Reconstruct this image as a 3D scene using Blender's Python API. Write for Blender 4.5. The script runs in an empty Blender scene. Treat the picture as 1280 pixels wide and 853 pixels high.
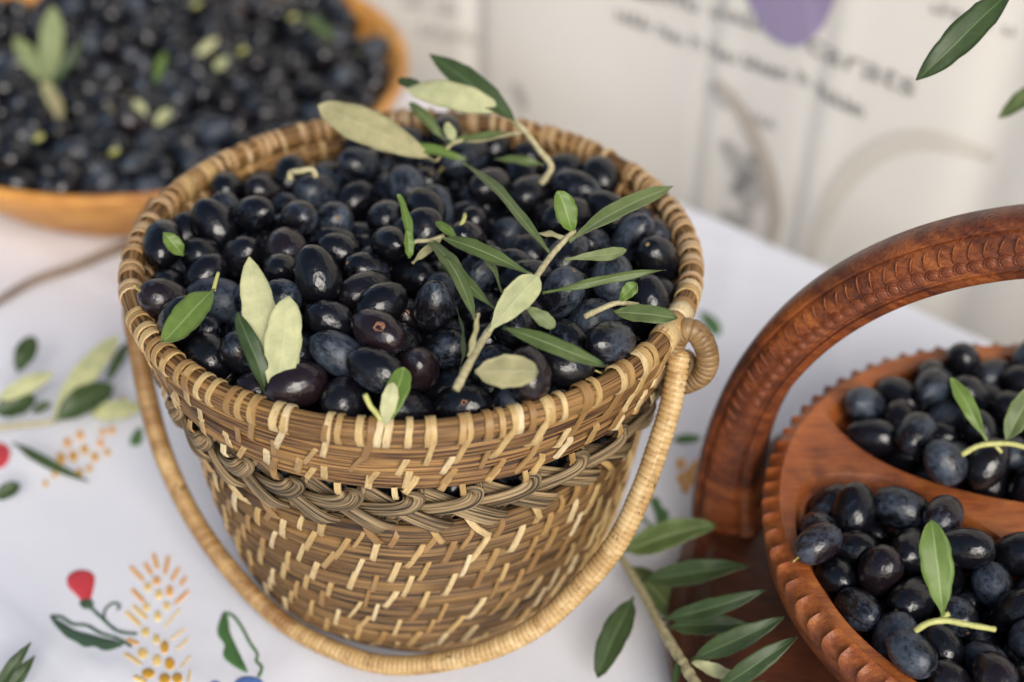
import bpy, bmesh, math, random
import numpy as np
from mathutils import Vector, Matrix, geometry, noise

random.seed(11)
rng = np.random.default_rng(11)
scene = bpy.context.scene
COL = scene.collection
R = math.radians

# ------------------------------------------------------------------ camera
LENS = 50.0
CAM_TARGET = Vector((0.0467, 0.0574, 0.08))
CAM_POS = Vector((0.0467, -0.5594, 0.54376))
CAM_ROLL = 0.0159
_f = (CAM_TARGET - CAM_POS).normalized()
_r = _f.cross(Vector((0, 0, 1))).normalized()
_u = _r.cross(_f)
_r2 = _r * math.cos(CAM_ROLL) + _u * math.sin(CAM_ROLL)
_u2 = _u * math.cos(CAM_ROLL) - _r * math.sin(CAM_ROLL)
cam_data = bpy.data.cameras.new('camera')
cam = bpy.data.objects.new('camera', cam_data)
COL.objects.link(cam)
cam.matrix_world = Matrix(((_r2.x, _u2.x, -_f.x, CAM_POS.x), (_r2.y, _u2.y, -_f.y, CAM_POS.y),
                           (_r2.z, _u2.z, -_f.z, CAM_POS.z), (0, 0, 0, 1)))
cam_data.lens = LENS
cam_data.sensor_width = 36
cam_data.clip_start = 0.02
cam_data.clip_end = 50
cam_data.dof.use_dof = True
cam_data.dof.focus_distance = 0.602
cam_data.dof.aperture_fstop = 3.5
cam_data.dof.aperture_blades = 0
scene.camera = cam

# ------------------------------------------------------------------ light
SUN_EL, SUN_AZ = R(33), R(15)       # azimuth measured from the camera side (-Y) towards +X
world = bpy.data.worlds.new('World')
scene.world = world
world.use_nodes = True
wn = world.node_tree
wn.nodes.clear()
w_out = wn.nodes.new('ShaderNodeOutputWorld')
w_bg = wn.nodes.new('ShaderNodeBackground')
w_sky = wn.nodes.new('ShaderNodeTexSky')
w_sky.sky_type = 'NISHITA'
w_sky.sun_disc = False
w_sky.sun_elevation = SUN_EL
w_sky.sun_rotation = math.pi - SUN_AZ
w_sky.air_density = 1.0
w_sky.dust_density = 2.0
w_sky.ozone_density = 1.0
w_bg.inputs['Strength'].default_value = 0.052
wn.links.new(w_sky.outputs[0], w_bg.inputs[0])
wn.links.new(w_bg.outputs[0], w_out.inputs[0])
sun_data = bpy.data.lights.new('sun', 'SUN')
sun_data.energy = 1.5
sun_data.angle = R(38)
sun_data.color = (1.0, 0.95, 0.88)
sun = bpy.data.objects.new('sun', sun_data)
COL.objects.link(sun)
_sd = Vector((math.sin(SUN_AZ) * math.cos(SUN_EL), -math.cos(SUN_AZ) * math.cos(SUN_EL), math.sin(SUN_EL)))
sun.rotation_euler = _sd.to_track_quat('Z', 'Y').to_euler()
sun.location = _sd * 3
scene.view_settings.view_transform = 'Standard'
scene.view_settings.look = 'None'
scene.view_settings.exposure = 1.14
scene.view_settings.gamma = 1.0
scene.render.engine = 'CYCLES'
scene.cycles.use_denoising = True
scene.cycles.max_bounces = 6
scene.cycles.diffuse_bounces = 3
scene.cycles.use_adaptive_sampling = True
scene.cycles.adaptive_threshold = 0.02

# ------------------------------------------------------------------ helpers
FPX = LENS / 36 * 1280


def px_ray(x, y):
    return (_f + _r2 * ((x - 640) / FPX) - _u2 * ((y - 426.5) / FPX))


def on_z(x, y, z=0.0):
    d = px_ray(x, y)
    return CAM_POS + d * ((z - CAM_POS.z) / d.z)


def at_depth(x, y, dep):
    return CAM_POS + px_ray(x, y) * dep


def on_plane(x, y, p, n):
    d = px_ray(x, y)
    return CAM_POS + d * ((p - CAM_POS).dot(n) / d.dot(n))


def depth_of(p):
    return (p - CAM_POS).dot(_f)


ORG = {}


def tag(o, label=None, cat=None, group=None, kind=None):
    if label:
        o['label'] = label
    if cat:
        o['category'] = cat
    if group:
        o['group'] = group
    if kind:
        o['kind'] = kind
    return o


def empty(name, loc, label, cat, group=None):
    o = bpy.data.objects.new(name, None)
    o.empty_display_size = 0.01
    o.location = loc
    COL.objects.link(o)
    ORG[o.name] = Vector(loc)
    return tag(o, label, cat, group)


def mesh(name, verts, faces, mats, smooth=True, uv=None, fmat=None):
    me = bpy.data.meshes.new(name)
    if isinstance(verts, np.ndarray):
        verts = verts.tolist()
    me.from_pydata(verts, [], faces)
    if not isinstance(mats, (list, tuple)):
        mats = [mats]
    for m in mats:
        me.materials.append(m)
    if smooth:
        me.polygons.foreach_set('use_smooth', [True] * len(me.polygons))
    if fmat is not None:
        me.polygons.foreach_set('material_index', fmat)
    if uv is not None:
        uv = np.asarray(uv, float)
        lay = me.uv_layers.new(name='UVMap')
        li = np.empty(len(me.loops), dtype=np.int32)
        me.loops.foreach_get('vertex_index', li)
        lay.data.foreach_set('uv', uv[li].ravel())
    me.update()
    return me


def link(name, me, parent=None, loc=None):
    o = bpy.data.objects.new(name, me)
    COL.objects.link(o)
    if parent is not None:
        o.parent = parent
    if loc is not None:
        o.location = loc
    return o


def part(name, verts, faces, mat, parent=None, smooth=True, uv=None, fmat=None, origin=None):
    """mesh object; verts in world space, shifted to the parent's origin"""
    org = ORG.get(parent.name, Vector((0, 0, 0))) if parent is not None else (Vector(origin) if origin is not None else Vector((0, 0, 0)))
    v = np.asarray(verts, float) - np.array(org)
    o = link(name, mesh(name, v, faces, mat, smooth, uv, fmat), parent)
    if parent is None:
        o.location = org
    ORG[o.name] = org
    return o


def catmull(P, n=8, closed=False):
    P = [Vector(p) for p in P]
    out = []
    N = len(P)
    rngi = range(N) if closed else range(N - 1)
    for i in rngi:
        if closed:
            p0, p1, p2, p3 = [P[(i + j) % N] for j in (-1, 0, 1, 2)]
        else:
            p0, p1, p2, p3 = P[max(i - 1, 0)], P[i], P[i + 1], P[min(i + 2, N - 1)]
        for k in range(n):
            t = k / n
            out.append(.5 * ((2 * p1) + (p2 - p0) * t + (2 * p0 - 5 * p1 + 4 * p2 - p3) * t * t + (3 * p1 - p0 - 3 * p2 + p3) * t ** 3))
    if not closed:
        out.append(P[-1])
    return out


def resample(pts, step):
    a = np.array([tuple(p) for p in pts])
    s = np.r_[0, np.cumsum(np.linalg.norm(np.diff(a, axis=0), axis=1))]
    n = max(2, int(s[-1] / step) + 1)
    t = np.linspace(0, s[-1], n)
    return np.stack([np.interp(t, s, a[:, k]) for k in range(3)], 1), t


def frames(pts, closed=False):
    """parallel-transport normals"""
    p = np.asarray(pts, float)
    T = np.gradient(p, axis=0)
    if closed:
        T = np.roll(p, -1, 0) - np.roll(p, 1, 0)
    T /= np.linalg.norm(T, axis=1)[:, None] + 1e-12
    N = np.zeros_like(p)
    a = np.array([0, 0, 1.0]) if abs(T[0][2]) < .9 else np.array([1.0, 0, 0])
    n = a - T[0] * a.dot(T[0])
    N[0] = n / np.linalg.norm(n)
    for i in range(1, len(p)):
        n = N[i - 1] - T[i] * N[i - 1].dot(T[i])
        N[i] = n / (np.linalg.norm(n) + 1e-12)
    return T, N, np.cross(T, N)


def tube(pts, rad, ns=8, closed=False, cap=True, rfun=None):
    """returns verts, faces, uv (u = metres along, v = 0..1 around)"""
    p = np.asarray([tuple(q) for q in pts], float)
    n = len(p)
    T, N, B = frames(p, closed)
    rad = np.broadcast_to(np.asarray(rad, float), (n,))
    s = np.r_[0, np.cumsum(np.linalg.norm(np.diff(p, axis=0), axis=1))]
    ph = np.arange(ns) * 2 * np.pi / ns
    rr = np.repeat(rad[:, None], ns, 1)
    if rfun is not None:
        rr = rr * rfun(s[:, None], ph[None, :])
    V = p[:, None, :] + N[:, None, :] * (np.cos(ph)[None, :, None] * rr[..., None]) + B[:, None, :] * (np.sin(ph)[None, :, None] * rr[..., None])
    F = []
    m = n if closed else n - 1
    for i in range(m):
        a, b = i * ns, ((i + 1) % n) * ns
        for k in range(ns):
            k2 = (k + 1) % ns
            F.append((a + k, a + k2, b + k2, b + k))
    uv = np.stack([np.repeat(s, ns), np.tile(ph / (2 * np.pi), n)], 1)
    V = V.reshape(-1, 3)
    if cap and not closed:
        F.append(tuple(range(ns - 1, -1, -1)))
        F.append(tuple(range((n - 1) * ns, n * ns)))
    return V, F, uv


def merge(parts):
    V, F, U = [], [], []
    o = 0
    for v, f, u in parts:
        V.append(np.asarray(v, float))
        U.append(np.asarray(u, float) if u is not None else np.zeros((len(v), 2)))
        F += [tuple(i + o for i in q) for q in f]
        o += len(v)
    return np.concatenate(V), F, np.concatenate(U)


def revolve(profile, n=96, c=(0, 0, 0)):
    prof = np.asarray(profile, float)
    a = np.arange(n) * 2 * np.pi / n
    V = np.stack([c[0] + prof[:, 0, None] * np.cos(a), c[1] + prof[:, 0, None] * np.sin(a), np.repeat(c[2] + prof[:, 1, None], n, 1)], -1).reshape(-1, 3)
    F = []
    for i in range(len(prof) - 1):
        for k in range(n):
            k2 = (k + 1) % n
            F.append((i * n + k, i * n + k2, (i + 1) * n + k2, (i + 1) * n + k))
    return V, F


# ------------------------------------------------------------------ materials
class NT:
    def __init__(self, name):
        self.m = bpy.data.materials.new(name)
        self.m.use_nodes = True
        self.t = self.m.node_tree
        self.t.nodes.clear()
        self.out = self.n('ShaderNodeOutputMaterial')
        self.b = self.n('ShaderNodeBsdfPrincipled')
        self.l(self.b.outputs[0], self.out.inputs[0])

    def n(self, typ, **kw):
        nd = self.t.nodes.new(typ)
        for k, v in kw.items():
            setattr(nd, k, v)
        return nd

    def l(self, a, b):
        self.t.links.new(a, b)

    def set(self, **kw):
        for k, v in kw.items():
            s = self.b.inputs[k.replace('_', ' ')]
            if hasattr(v, 'is_linked'):
                self.l(v, s)
            else:
                s.default_value = (v + (1,)) if isinstance(v, tuple) and len(v) == 3 else v
        return self

    def coord(self, which='Object'):
        return self.n('ShaderNodeTexCoord').outputs[which]

    def mapping(self, v, scale=(1, 1, 1), loc=None, rot=None):
        m = self.n('ShaderNodeMapping')
        self.l(v, m.inputs[0])
        m.inputs['Scale'].default_value = scale
        if rot is not None:
            m.inputs['Rotation'].default_value = rot
        if loc is not None:
            if hasattr(loc, 'is_linked'):
                self.l(loc, m.inputs['Location'])
            else:
                m.inputs['Location'].default_value = loc
        return m.outputs[0]

    def noise(self, v, scale, detail=4, rough=.55, dist=0.0, color=False):
        n = self.n('ShaderNodeTexNoise')
        self.l(v, n.inputs['Vector'])
        n.inputs['Scale'].default_value = scale
        n.inputs['Detail'].default_value = detail
        n.inputs['Roughness'].default_value = rough
        n.inputs['Distortion'].default_value = dist
        return n.outputs['Color' if color else 'Fac']

    def voronoi(self, v, scale, feature='F1'):
        n = self.n('ShaderNodeTexVoronoi', feature=feature)
        self.l(v, n.inputs['Vector'])
        n.inputs['Scale'].default_value = scale
        return n.outputs['Distance']

    def ramp(self, f, stops, interp='LINEAR'):
        r = self.n('ShaderNodeValToRGB')
        r.color_ramp.interpolation = interp
        e = r.color_ramp.elements
        while len(e) < len(stops):
            e.new(.5)
        for q, (p, c) in zip(e, stops):
            q.position = p
            q.color = (c + (1,)) if isinstance(c, tuple) else (c, c, c, 1)
        self.l(f, r.inputs[0])
        return r.outputs[0]

    def mix(self, f, a, b, mode='MIX'):
        m = self.n('ShaderNodeMix', data_type='RGBA', blend_type=mode)
        for s, v in ((m.inputs[0], f), (m.inputs[6], a), (m.inputs[7], b)):
            if hasattr(v, 'is_linked'):
                self.l(v, s)
            elif isinstance(v, tuple):
                s.default_value = v + (1,)
            else:
                s.default_value = v
        return m.outputs[2]

    def math(self, op, a, b=0.0, c=0.0, clamp=False):
        m = self.n('ShaderNodeMath', operation=op, use_clamp=clamp)
        for s, v in zip(m.inputs, (a, b, c)):
            if hasattr(v, 'is_linked'):
                self.l(v, s)
            else:
                s.default_value = v
        return m.outputs[0]

    def rand(self):
        return self.n('ShaderNodeObjectInfo').outputs['Random']

    def bump(self, h, strength=.3, dist=.001):
        b = self.n('ShaderNodeBump')
        b.inputs['Strength'].default_value = strength
        b.inputs['Distance'].default_value = dist
        self.l(h, b.inputs['Height'])
        self.l(b.outputs[0], self.b.inputs['Normal'])
        return b


def mat_olive(name, lo, hi, mass=False, rough=(.2, .5)):
    """black olive skin; waxy bloom where the noise passes lo..hi"""
    t = NT(name)
    if mass:
        rnd = t.n('ShaderNodeNewGeometry').outputs['Random Per Island']
        co = t.coord('Object')
        sc = 75
    else:
        rnd = t.rand()
        co = t.coord('Object')
        sc = .85
    off = t.n('ShaderNodeCombineXYZ')
    t.l(t.math('MULTIPLY', rnd, 37.0), off.inputs[0])
    t.l(t.math('MULTIPLY', rnd, 91.0), off.inputs[1])
    v = t.mapping(co, (1, 1, 1), off.outputs[0])
    n1 = t.noise(v, sc, 5, .6, .4)
    n2 = t.noise(v, sc * 5, 4, .65)
    mixn = t.math('ADD', t.math('MULTIPLY', n1, .72), t.math('MULTIPLY', n2, .28))
    mixn = t.math('ADD', mixn, t.math('MULTIPLY', t.math('SUBTRACT', rnd, .5), .10))
    bloom = t.ramp(mixn, [(lo, 0.0), (hi, 1.0)])
    # rubbed spots: small round patches where the wax is gone
    vd = t.voronoi(v, sc * 4.5)
    spots = t.ramp(vd, [(.10, 0.0), (.20, 1.0)])
    bloom = t.math('MULTIPLY', bloom, spots)
    skin = t.ramp(rnd, [(0, (.0040, .0042, .0058)), (.5, (.0052, .0056, .0085)), (.85, (.0075, .0065, .0085)), (1, (.014, .0075, .0095))])
    wax = t.ramp(n2, [(.3, (.020, .029, .047)), (.7, (.066, .085, .116))])
    t.set(Base_Color=t.mix(bloom, skin, wax))
    t.set(Roughness=t.math('ADD', rough[0], t.math('MULTIPLY', bloom, rough[1] - rough[0])))
    t.set(Specular_IOR_Level=.55)
    t.bump(t.math('ADD', t.math('MULTIPLY', vd, .6), t.math('MULTIPLY', n2, .7)), .09, .002 if mass else .06)
    return t.m


M = {}
M['olive_glossy'] = mat_olive('olive_glossy', .60, .80, rough=(.15, .42))
M['olive_mixed'] = mat_olive('olive_mixed', .49, .64, rough=(.17, .45))
M['olive_bloomed'] = mat_olive('olive_bloomed', .41, .58, rough=(.22, .5))
M['olive_mass'] = mat_olive('olive_mass', .50, .70, True, rough=(.22, .5))


def mat_simple(name, col, rough=.6):
    t = NT(name)
    t.set(Base_Color=col, Roughness=rough)
    return t.m


def mat_stalk():
    t = NT('stalk')
    n = t.noise(t.coord('Object'), 300, 3)
    t.set(Base_Color=t.ramp(n, [(.3, (.28, .25, .06)), (.7, (.42, .36, .13))]), Roughness=.6)
    return t.m


M['stalk'] = mat_stalk()
t = NT('scar')
t.set(Base_Color=t.ramp(t.rand(), [(0, (.10, .06, .03)), (.5, (.28, .2, .08)), (1, (.16, .07, .045))]), Roughness=.8)
M['scar'] = t.m


def mat_coil(name, dark, light, seed):
    t = NT(name)
    uv = t.coord('UV')
    s1 = t.noise(t.mapping(uv, (12, 760, 1), (seed, seed * 2, 0)), 1, 3, .6)
    s2 = t.noise(t.mapping(uv, (30, 2000, 1), (seed, seed * 3, 0)), 1, 2, .5)
    big = t.noise(t.mapping(uv, (26, 60, 1), (seed * 5, 0, 0)), 1, 3, .6)
    f = t.math('ADD', t.math('MULTIPLY', s1, .65), t.math('MULTIPLY', s2, .35))
    mid = tuple((a + b) * .5 for a, b in zip(dark, light))
    c = t.ramp(f, [(.39, tuple(x * .18 for x in dark)), (.455, dark), (.515, mid), (.60, light)])
    tone = t.ramp(big, [(.3, (.6, .52, .45)), (.55, (1, 1, 1)), (.75, (1.15, 1.05, .92))])
    t.set(Base_Color=t.mix(1.0, c, tone, 'MULTIPLY'), Roughness=.62)
    t.bump(f, .9, .0012)
    return t.m


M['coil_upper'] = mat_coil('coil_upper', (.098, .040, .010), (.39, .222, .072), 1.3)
M['coil_lower'] = mat_coil('coil_lower', (.072, .033, .009), (.285, .165, .056), 7.7)  # darker than the upper coils: shade of the overhang put into the colour
M['rush'] = mat_coil('rush', (.085, .056, .026), (.38, .275, .145), 3.1)


def mat_strip():
    t = NT('cane_strip')
    uv = t.coord('UV')
    rnd = t.rand()
    off = t.n('ShaderNodeCombineXYZ')
    t.l(t.math('MULTIPLY', rnd, 13), off.inputs[0])
    t.l(t.math('MULTIPLY', rnd, 29), off.inputs[1])
    v = t.mapping(uv, (1, 1, 1), off.outputs[0])
    fib = t.noise(t.mapping(v, (160, 2400, 1)), 1, 3, .6)
    spk = t.noise(t.mapping(v, (500, 900, 1)), 1, 3, .7)
    base = t.ramp(rnd, [(0, (.24, .13, .042)), (.3, (.37, .225, .08)), (.6, (.52, .355, .14)), (.85, (.65, .49, .24)), (1, (.74, .61, .37))])
    c = t.mix(t.ramp(fib, [(.35, .55), (.6, 0.0)]), base, (.20, .10, .04))
    c = t.mix(t.ramp(spk, [(.62, 0.0), (.70, .8)]), c, (.07, .045, .025))
    t.set(Base_Color=c, Roughness=.48)
    t.bump(fib, .4, .0004)
    return t.m


M['strip'] = mat_strip()


def mat_handle(name, c0, c1, c2):
    t = NT(name)
    uv = t.coord('UV')
    sep = t.n('ShaderNodeSeparateXYZ')
    t.l(uv, sep.inputs[0])
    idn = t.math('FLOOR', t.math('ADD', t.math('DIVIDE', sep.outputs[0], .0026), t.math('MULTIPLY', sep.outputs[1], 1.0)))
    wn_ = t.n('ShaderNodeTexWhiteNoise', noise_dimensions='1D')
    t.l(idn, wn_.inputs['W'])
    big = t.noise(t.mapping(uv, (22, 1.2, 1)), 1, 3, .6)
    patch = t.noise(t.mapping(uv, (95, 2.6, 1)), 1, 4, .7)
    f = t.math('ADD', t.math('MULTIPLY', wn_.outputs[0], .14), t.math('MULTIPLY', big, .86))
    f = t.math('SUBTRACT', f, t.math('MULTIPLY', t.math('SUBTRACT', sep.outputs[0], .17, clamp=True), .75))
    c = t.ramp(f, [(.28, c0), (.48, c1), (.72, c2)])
    spk = t.noise(t.mapping(uv, (420, 14, 1)), 1, 3, .7)
    sp = t.math('MULTIPLY', t.ramp(patch, [(.54, 0.0), (.62, 1.0)]), t.ramp(spk, [(.50, 0.0), (.58, .85)]))
    c = t.mix(sp, c, (.055, .032, .016))
    t.set(Base_Color=c, Roughness=.42)
    fib = t.noise(t.mapping(uv, (2600, 10, 1)), 1, 2, .5)
    t.bump(fib, .25, .0004)
    return t.m


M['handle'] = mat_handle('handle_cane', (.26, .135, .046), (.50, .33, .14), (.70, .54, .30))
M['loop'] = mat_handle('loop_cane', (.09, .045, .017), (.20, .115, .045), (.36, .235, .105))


def mat_wood(name, dark, mid, light, rough=.38, scale=1.0, carve=0.0):
    t = NT(name)
    co = t.coord('Object')
    w = t.noise(t.mapping(co, (18 * scale, 18 * scale, 70 * scale)), 1, 3, .55, 1.2)
    g = t.noise(t.mapping(co, (60 * scale, 600 * scale, 600 * scale), None, (0, 0, .5)), 1, 4, .6, .3)
    f = t.math('ADD', t.math('MULTIPLY', w, .6), t.math('MULTIPLY', g, .4))
    c = t.ramp(f, [(.32, dark), (.5, mid), (.68, light)])
    blot = t.noise(t.mapping(co, (30, 30, 30)), 1, 4, .65)
    c = t.mix(t.ramp(blot, [(.48, 0.0), (.68, .75)]), c, dark)
    t.set(Base_Color=c, Roughness=t.ramp(blot, [(.3, rough - .07), (.7, rough + .15)]))
    h = g
    if carve:
        cv = t.noise(t.mapping(co, (1, 1, 1)), 105, 1.0, .4, 2.2)
        lines = t.math('SINE', t.math('MULTIPLY', cv, 42))
        h = t.math('ADD', t.math('MULTIPLY', g, .5), t.math('MULTIPLY', lines, carve))
    t.bump(h, .35, .0012)
    return t.m


M['tray_wood'] = mat_wood('tray_wood', (.10, .024, .008), (.33, .088, .021), (.50, .175, .038), .40, 1.0, .12)
M['arch_wood'] = mat_wood('arch_wood', (.04, .011, .006), (.20, .052, .016), (.42, .13, .030), .33, 1.0, .18)
M['plate_wood'] = mat_wood('plate_wood', (.03, .010, .006), (.085, .025, .012), (.16, .048, .018), .4)
M['bowl_wood'] = mat_wood('bowl_wood', (.36, .14, .028), (.60, .27, .055), (.70, .37, .085), .45)
M['twig_bark'] = mat_wood('twig_bark', (.12, .075, .045), (.2, .14, .09), (.3, .22, .15), .7, 4)


def mat_leaf(name, a, b, c, rib, rough, under=False):
    t = NT(name)
    rnd = t.rand()
    uv = t.coord('UV')
    sep = t.n('ShaderNodeSeparateXYZ')
    t.l(uv, sep.inputs[0])
    n = t.noise(t.mapping(t.coord('Object'), (1, 1, 1)), 160, 4, .6)
    base = t.ramp(rnd, [(0, a), (.5, b), (1, c)])
    tone = t.ramp(n, [(.3, (.80, .82, .78)), (.7, (1.15, 1.12, 1.1))])
    col = t.mix(1.0, base, tone, 'MULTIPLY')
    dv = t.math('ABSOLUTE', t.math('SUBTRACT', sep.outputs[1], .5))
    rm = t.ramp(dv, [(.018, 1.0), (.045, 0.0)])
    col = t.mix(t.math('MULTIPLY', rm, .55 if not under else .35), col, rib)
    # side veins, faint
    vv = t.math('SINE', t.math('MULTIPLY', t.math('ADD', t.math('MULTIPLY', sep.outputs[0], 1.0), t.math('MULTIPLY', dv, -.9)), 70))
    vein = t.ramp(vv, [(.86, 0.0), (1.0, 1.0)])
    col = t.mix(t.math('MULTIPLY', vein, .18), col, rib)
    spec = t.noise(t.coord('Object'), 900, 2, .6)
    col = t.mix(t.ramp(spec, [(.66, 0.0), (.74, .35)]), col, (.20, .19, .10))
    t.set(Base_Color=col, Roughness=rough, Specular_IOR_Level=.4)
    t.set(Transmission_Weight=0.0)
    t.bump(t.math('ADD', n, t.math('MULTIPLY', rm, -.8)), .25, .0006)
    # thin-leaf translucency
    tr = t.n('ShaderNodeBsdfTranslucent')
    t.l(t.mix(1.0, col, (1.3, 1.35, .5), 'MULTIPLY'), tr.inputs[0])
    ms = t.n('ShaderNodeMixShader')
    ms.inputs[0].default_value = .22
    t.l(t.b.outputs[0], ms.inputs[1])
    t.l(tr.outputs[0], ms.inputs[2])
    t.l(ms.outputs[0], t.out.inputs[0])
    return t.m


PALE_RIB = (.40, .45, .24)
M['leaf_dark'] = mat_leaf('leaf_dark', (.034, .062, .022), (.043, .074, .026), (.055, .09, .034), (.16, .24, .10), .42)
M['leaf_mid'] = mat_leaf('leaf_mid', (.095, .145, .042), (.11, .16, .052), (.13, .18, .066), PALE_RIB, .45)
M['leaf_light'] = mat_leaf('leaf_light', (.115, .20, .036), (.135, .22, .044), (.155, .24, .055), (.34, .42, .17), .42)
M['leaf_under'] = mat_leaf('leaf_under', (.44, .46, .24), (.49, .51, .28), (.53, .54, .31), (.56, .58, .36), .65, True)
M['leaf_grey'] = mat_leaf('leaf_grey', (.20, .25, .11), (.24, .29, .14), (.27, .32, .16), (.42, .46, .27), .6, True)
M['leaf_ochre'] = mat_leaf('leaf_ochre', (.40, .37, .20), (.40, .37, .20), (.40, .37, .20), (.52, .50, .32), .65, True)
t = NT('stem')
n_ = t.noise(t.coord('Object'), 420, 3)
t.set(Base_Color=t.ramp(n_, [(.3, (.30, .26, .13)), (.7, (.50, .45, .27))]), Roughness=.65)
t.bump(n_, .4, .0006)
M['stem'] = t.m
t = NT('stem_green')
n_ = t.noise(t.coord('Object'), 420, 3)
t.set(Base_Color=t.ramp(n_, [(.3, (.36, .37, .10)), (.7, (.52, .52, .20))]), Roughness=.55)
M['stem_green'] = t.m


def mat_cloth(name, col, weave, rough=.9, strength=.5):
    t = NT(name)
    co = t.coord('Object')
    a = t.n('ShaderNodeTexWave', wave_type='BANDS', bands_direction='X')
    b = t.n('ShaderNodeTexWave', wave_type='BANDS', bands_direction='Y')
    for w_ in (a, b):
        t.l(co, w_.inputs[0])
        w_.inputs['Scale'].default_value = weave
        w_.inputs['Distortion'].default_value = .6
    wv = t.math('MULTIPLY', a.outputs['Fac'], b.outputs['Fac'])
    n = t.noise(co, 7, 4, .6)
    n2 = t.noise(co, 900, 2, .6)
    c = t.mix(t.ramp(n, [(.3, 0.0), (.7, 1.0)]), tuple(x * .95 for x in col), col)
    c = t.mix(t.math('MULTIPLY', n2, .10), c, tuple(x * .7 for x in col))
    t.set(Base_Color=c, Roughness=rough, Sheen_Weight=.15)
    t.bump(t.math('ADD', t.math('MULTIPLY', wv, .6), t.math('MULTIPLY', n2, .4)), strength, .0005)
    return t.m


M['cloth'] = mat_cloth('tablecloth_cotton', (.79, .80, .86), 260)
M['banner'] = mat_cloth('banner_cloth', (.78, .75, .69), 200, .9, .1)


def mat_thread(name, a, b, ang=0.7):
    t = NT(name)
    co = t.mapping(t.coord('Object'), (1, 1, 1), None, (0, 0, ang))
    w_ = t.n('ShaderNodeTexWave', wave_type='BANDS', bands_direction='X')
    t.l(co, w_.inputs[0])
    w_.inputs['Scale'].default_value = 170
    w_.inputs['Distortion'].default_value = 1.5
    n = t.noise(co, 500, 3)
    t.set(Base_Color=t.mix(n, a, b), Roughness=.6, Sheen_Weight=.1)
    t.bump(w_.outputs['Fac'], .9, .0008)
    return t.m


M['th_red'] = mat_thread('thread_red', (.58, .015, .030), (.76, .04, .06))
M['th_dgreen'] = mat_thread('thread_dark_green', (.025, .07, .035), (.05, .11, .055), 1.8)
M['th_green'] = mat_thread('thread_green', (.045, .15, .03), (.09, .22, .055), .2)
M['th_orange'] = mat_thread('thread_orange', (.80, .34, .05), (.88, .48, .12), 1.0)
M['th_yellow'] = mat_thread('thread_yellow', (.86, .56, .13), (.90, .68, .26), 1.4)
M['th_gold'] = mat_thread('thread_gold', (.72, .34, .015), (.82, .47, .04), .4)
M['th_blue'] = mat_thread('thread_blue', (.06, .15, .48), (.12, .26, .66), .9)
M['ink'] = mat_simple('printed_ink_grey', (.27, .26, .25), .9)
M['ink_soft'] = mat_simple('printed_ink_pale', (.46, .44, .41), .9)
M['ink_brown'] = mat_simple('printed_ink_brown', (.50, .44, .37), .9)
M['ink_beige'] = mat_simple('printed_ink_beige', (.63, .59, .52), .9)
M['ink_purple'] = mat_simple('printed_ink_purple', (.31, .26, .41), .9)
M['table_wood'] = mat_wood('table_wood', (.12, .08, .05), (.2, .14, .09), (.28, .2, .13), .6)

# ================================================================== setting
E0 = Vector((0.168, 0.334, 0))           # a point on the far table edge
EU = Vector((0.761, -0.649, 0)).normalized()
EN = Vector((-0.649, -0.761, 0)).normalized()   # from the edge towards the camera


def cloth_h(x, y):
    a = noise.noise(Vector((x * 9.0, y * 6.0, 3.7)))
    b = noise.noise(Vector((x * 22.0 + y * 9, y * 17.0, 9.1)))
    c = abs(noise.noise(Vector((x * 5 + y * 7, y * 3 - x * 4, 1.2))))
    e = abs(noise.noise(Vector((x * 3.1 - y * 4.4 + 5, y * 2.3 + x * 2.9, 7.7))))
    return -0.0040 + 0.0019 * a + 0.0009 * b + 0.0017 * max(0, .12 - c) / .12 + .0015 * max(0, .07 - e) / .07


def build_cloth():
    us = np.linspace(-1.15, 1.15, 260)
    vs = np.r_[np.linspace(-.34, -.0165, 14), np.linspace(-.0155, 0.0, 9)[:-1], np.linspace(0, 1.15, 170)]
    V, U = [], []
    for v in vs:
        for u in us:
            wob = .004 * math.sin(u * 11 + 1) + .003 * math.sin(u * 27)
            if v >= 0:
                p = E0 + EU * u + EN * v
                z = cloth_h(p.x, p.y)
            else:
                a = min(-v / .01, math.pi / 2)
                p = E0 + EU * u + EN * (-.01 * math.sin(a))
                z = cloth_h(p.x, p.y) - .01 * (1 - math.cos(a))
                ext = -v - .01 * math.pi / 2
                if ext > 0:
                    z -= ext
                    p = p + EN * (-(wob + .012 * math.sin(u * 34) ** 2) * min(1, ext / .15))
            V.append((p.x, p.y, z))
            U.append((u, v))
    n = len(us)
    F = [(j * n + i, j * n + i + 1, (j + 1) * n + i + 1, (j + 1) * n + i) for j in range(len(vs) - 1) for i in range(n - 1)]
    o = part('tablecloth', V, F, M['cloth'], None, True, U)
    return tag(o, 'white cotton tablecloth with coloured floral embroidery covering the table', 'tablecloth')


cloth = build_cloth()

# table slab below the cloth
V, F = [], []
for z in (-.045, -.008):
    for u, v in ((-1.14, .004), (1.14, .004), (1.14, 1.14), (-1.14, 1.14)):
        p = E0 + EU * u + EN * v
        V.append((p.x, p.y, z))
F = [(3, 2, 1, 0), (4, 5, 6, 7)] + [(i, (i + 1) % 4, (i + 1) % 4 + 4, i + 4) for i in range(4)]
tag(part('table', V, F, M['table_wood'], None, False), kind='structure')

# ------------------------------------------------------------------ banner behind the table
B0 = E0 - EN * .075


def fold(u, z):
    f = .004 * math.sin(u * 9 + .6) + .0025 * math.sin(u * 23 + z * 2)
    for c, w, a in FOLDS:
        d = (u - c - (z - .1) * .02) / w
        f += a * math.exp(-d * d)
    return f


def banner_u(x, y):
    p = on_plane(x, y, B0, EN)
    return (p - B0).dot(EU), p.z


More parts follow.
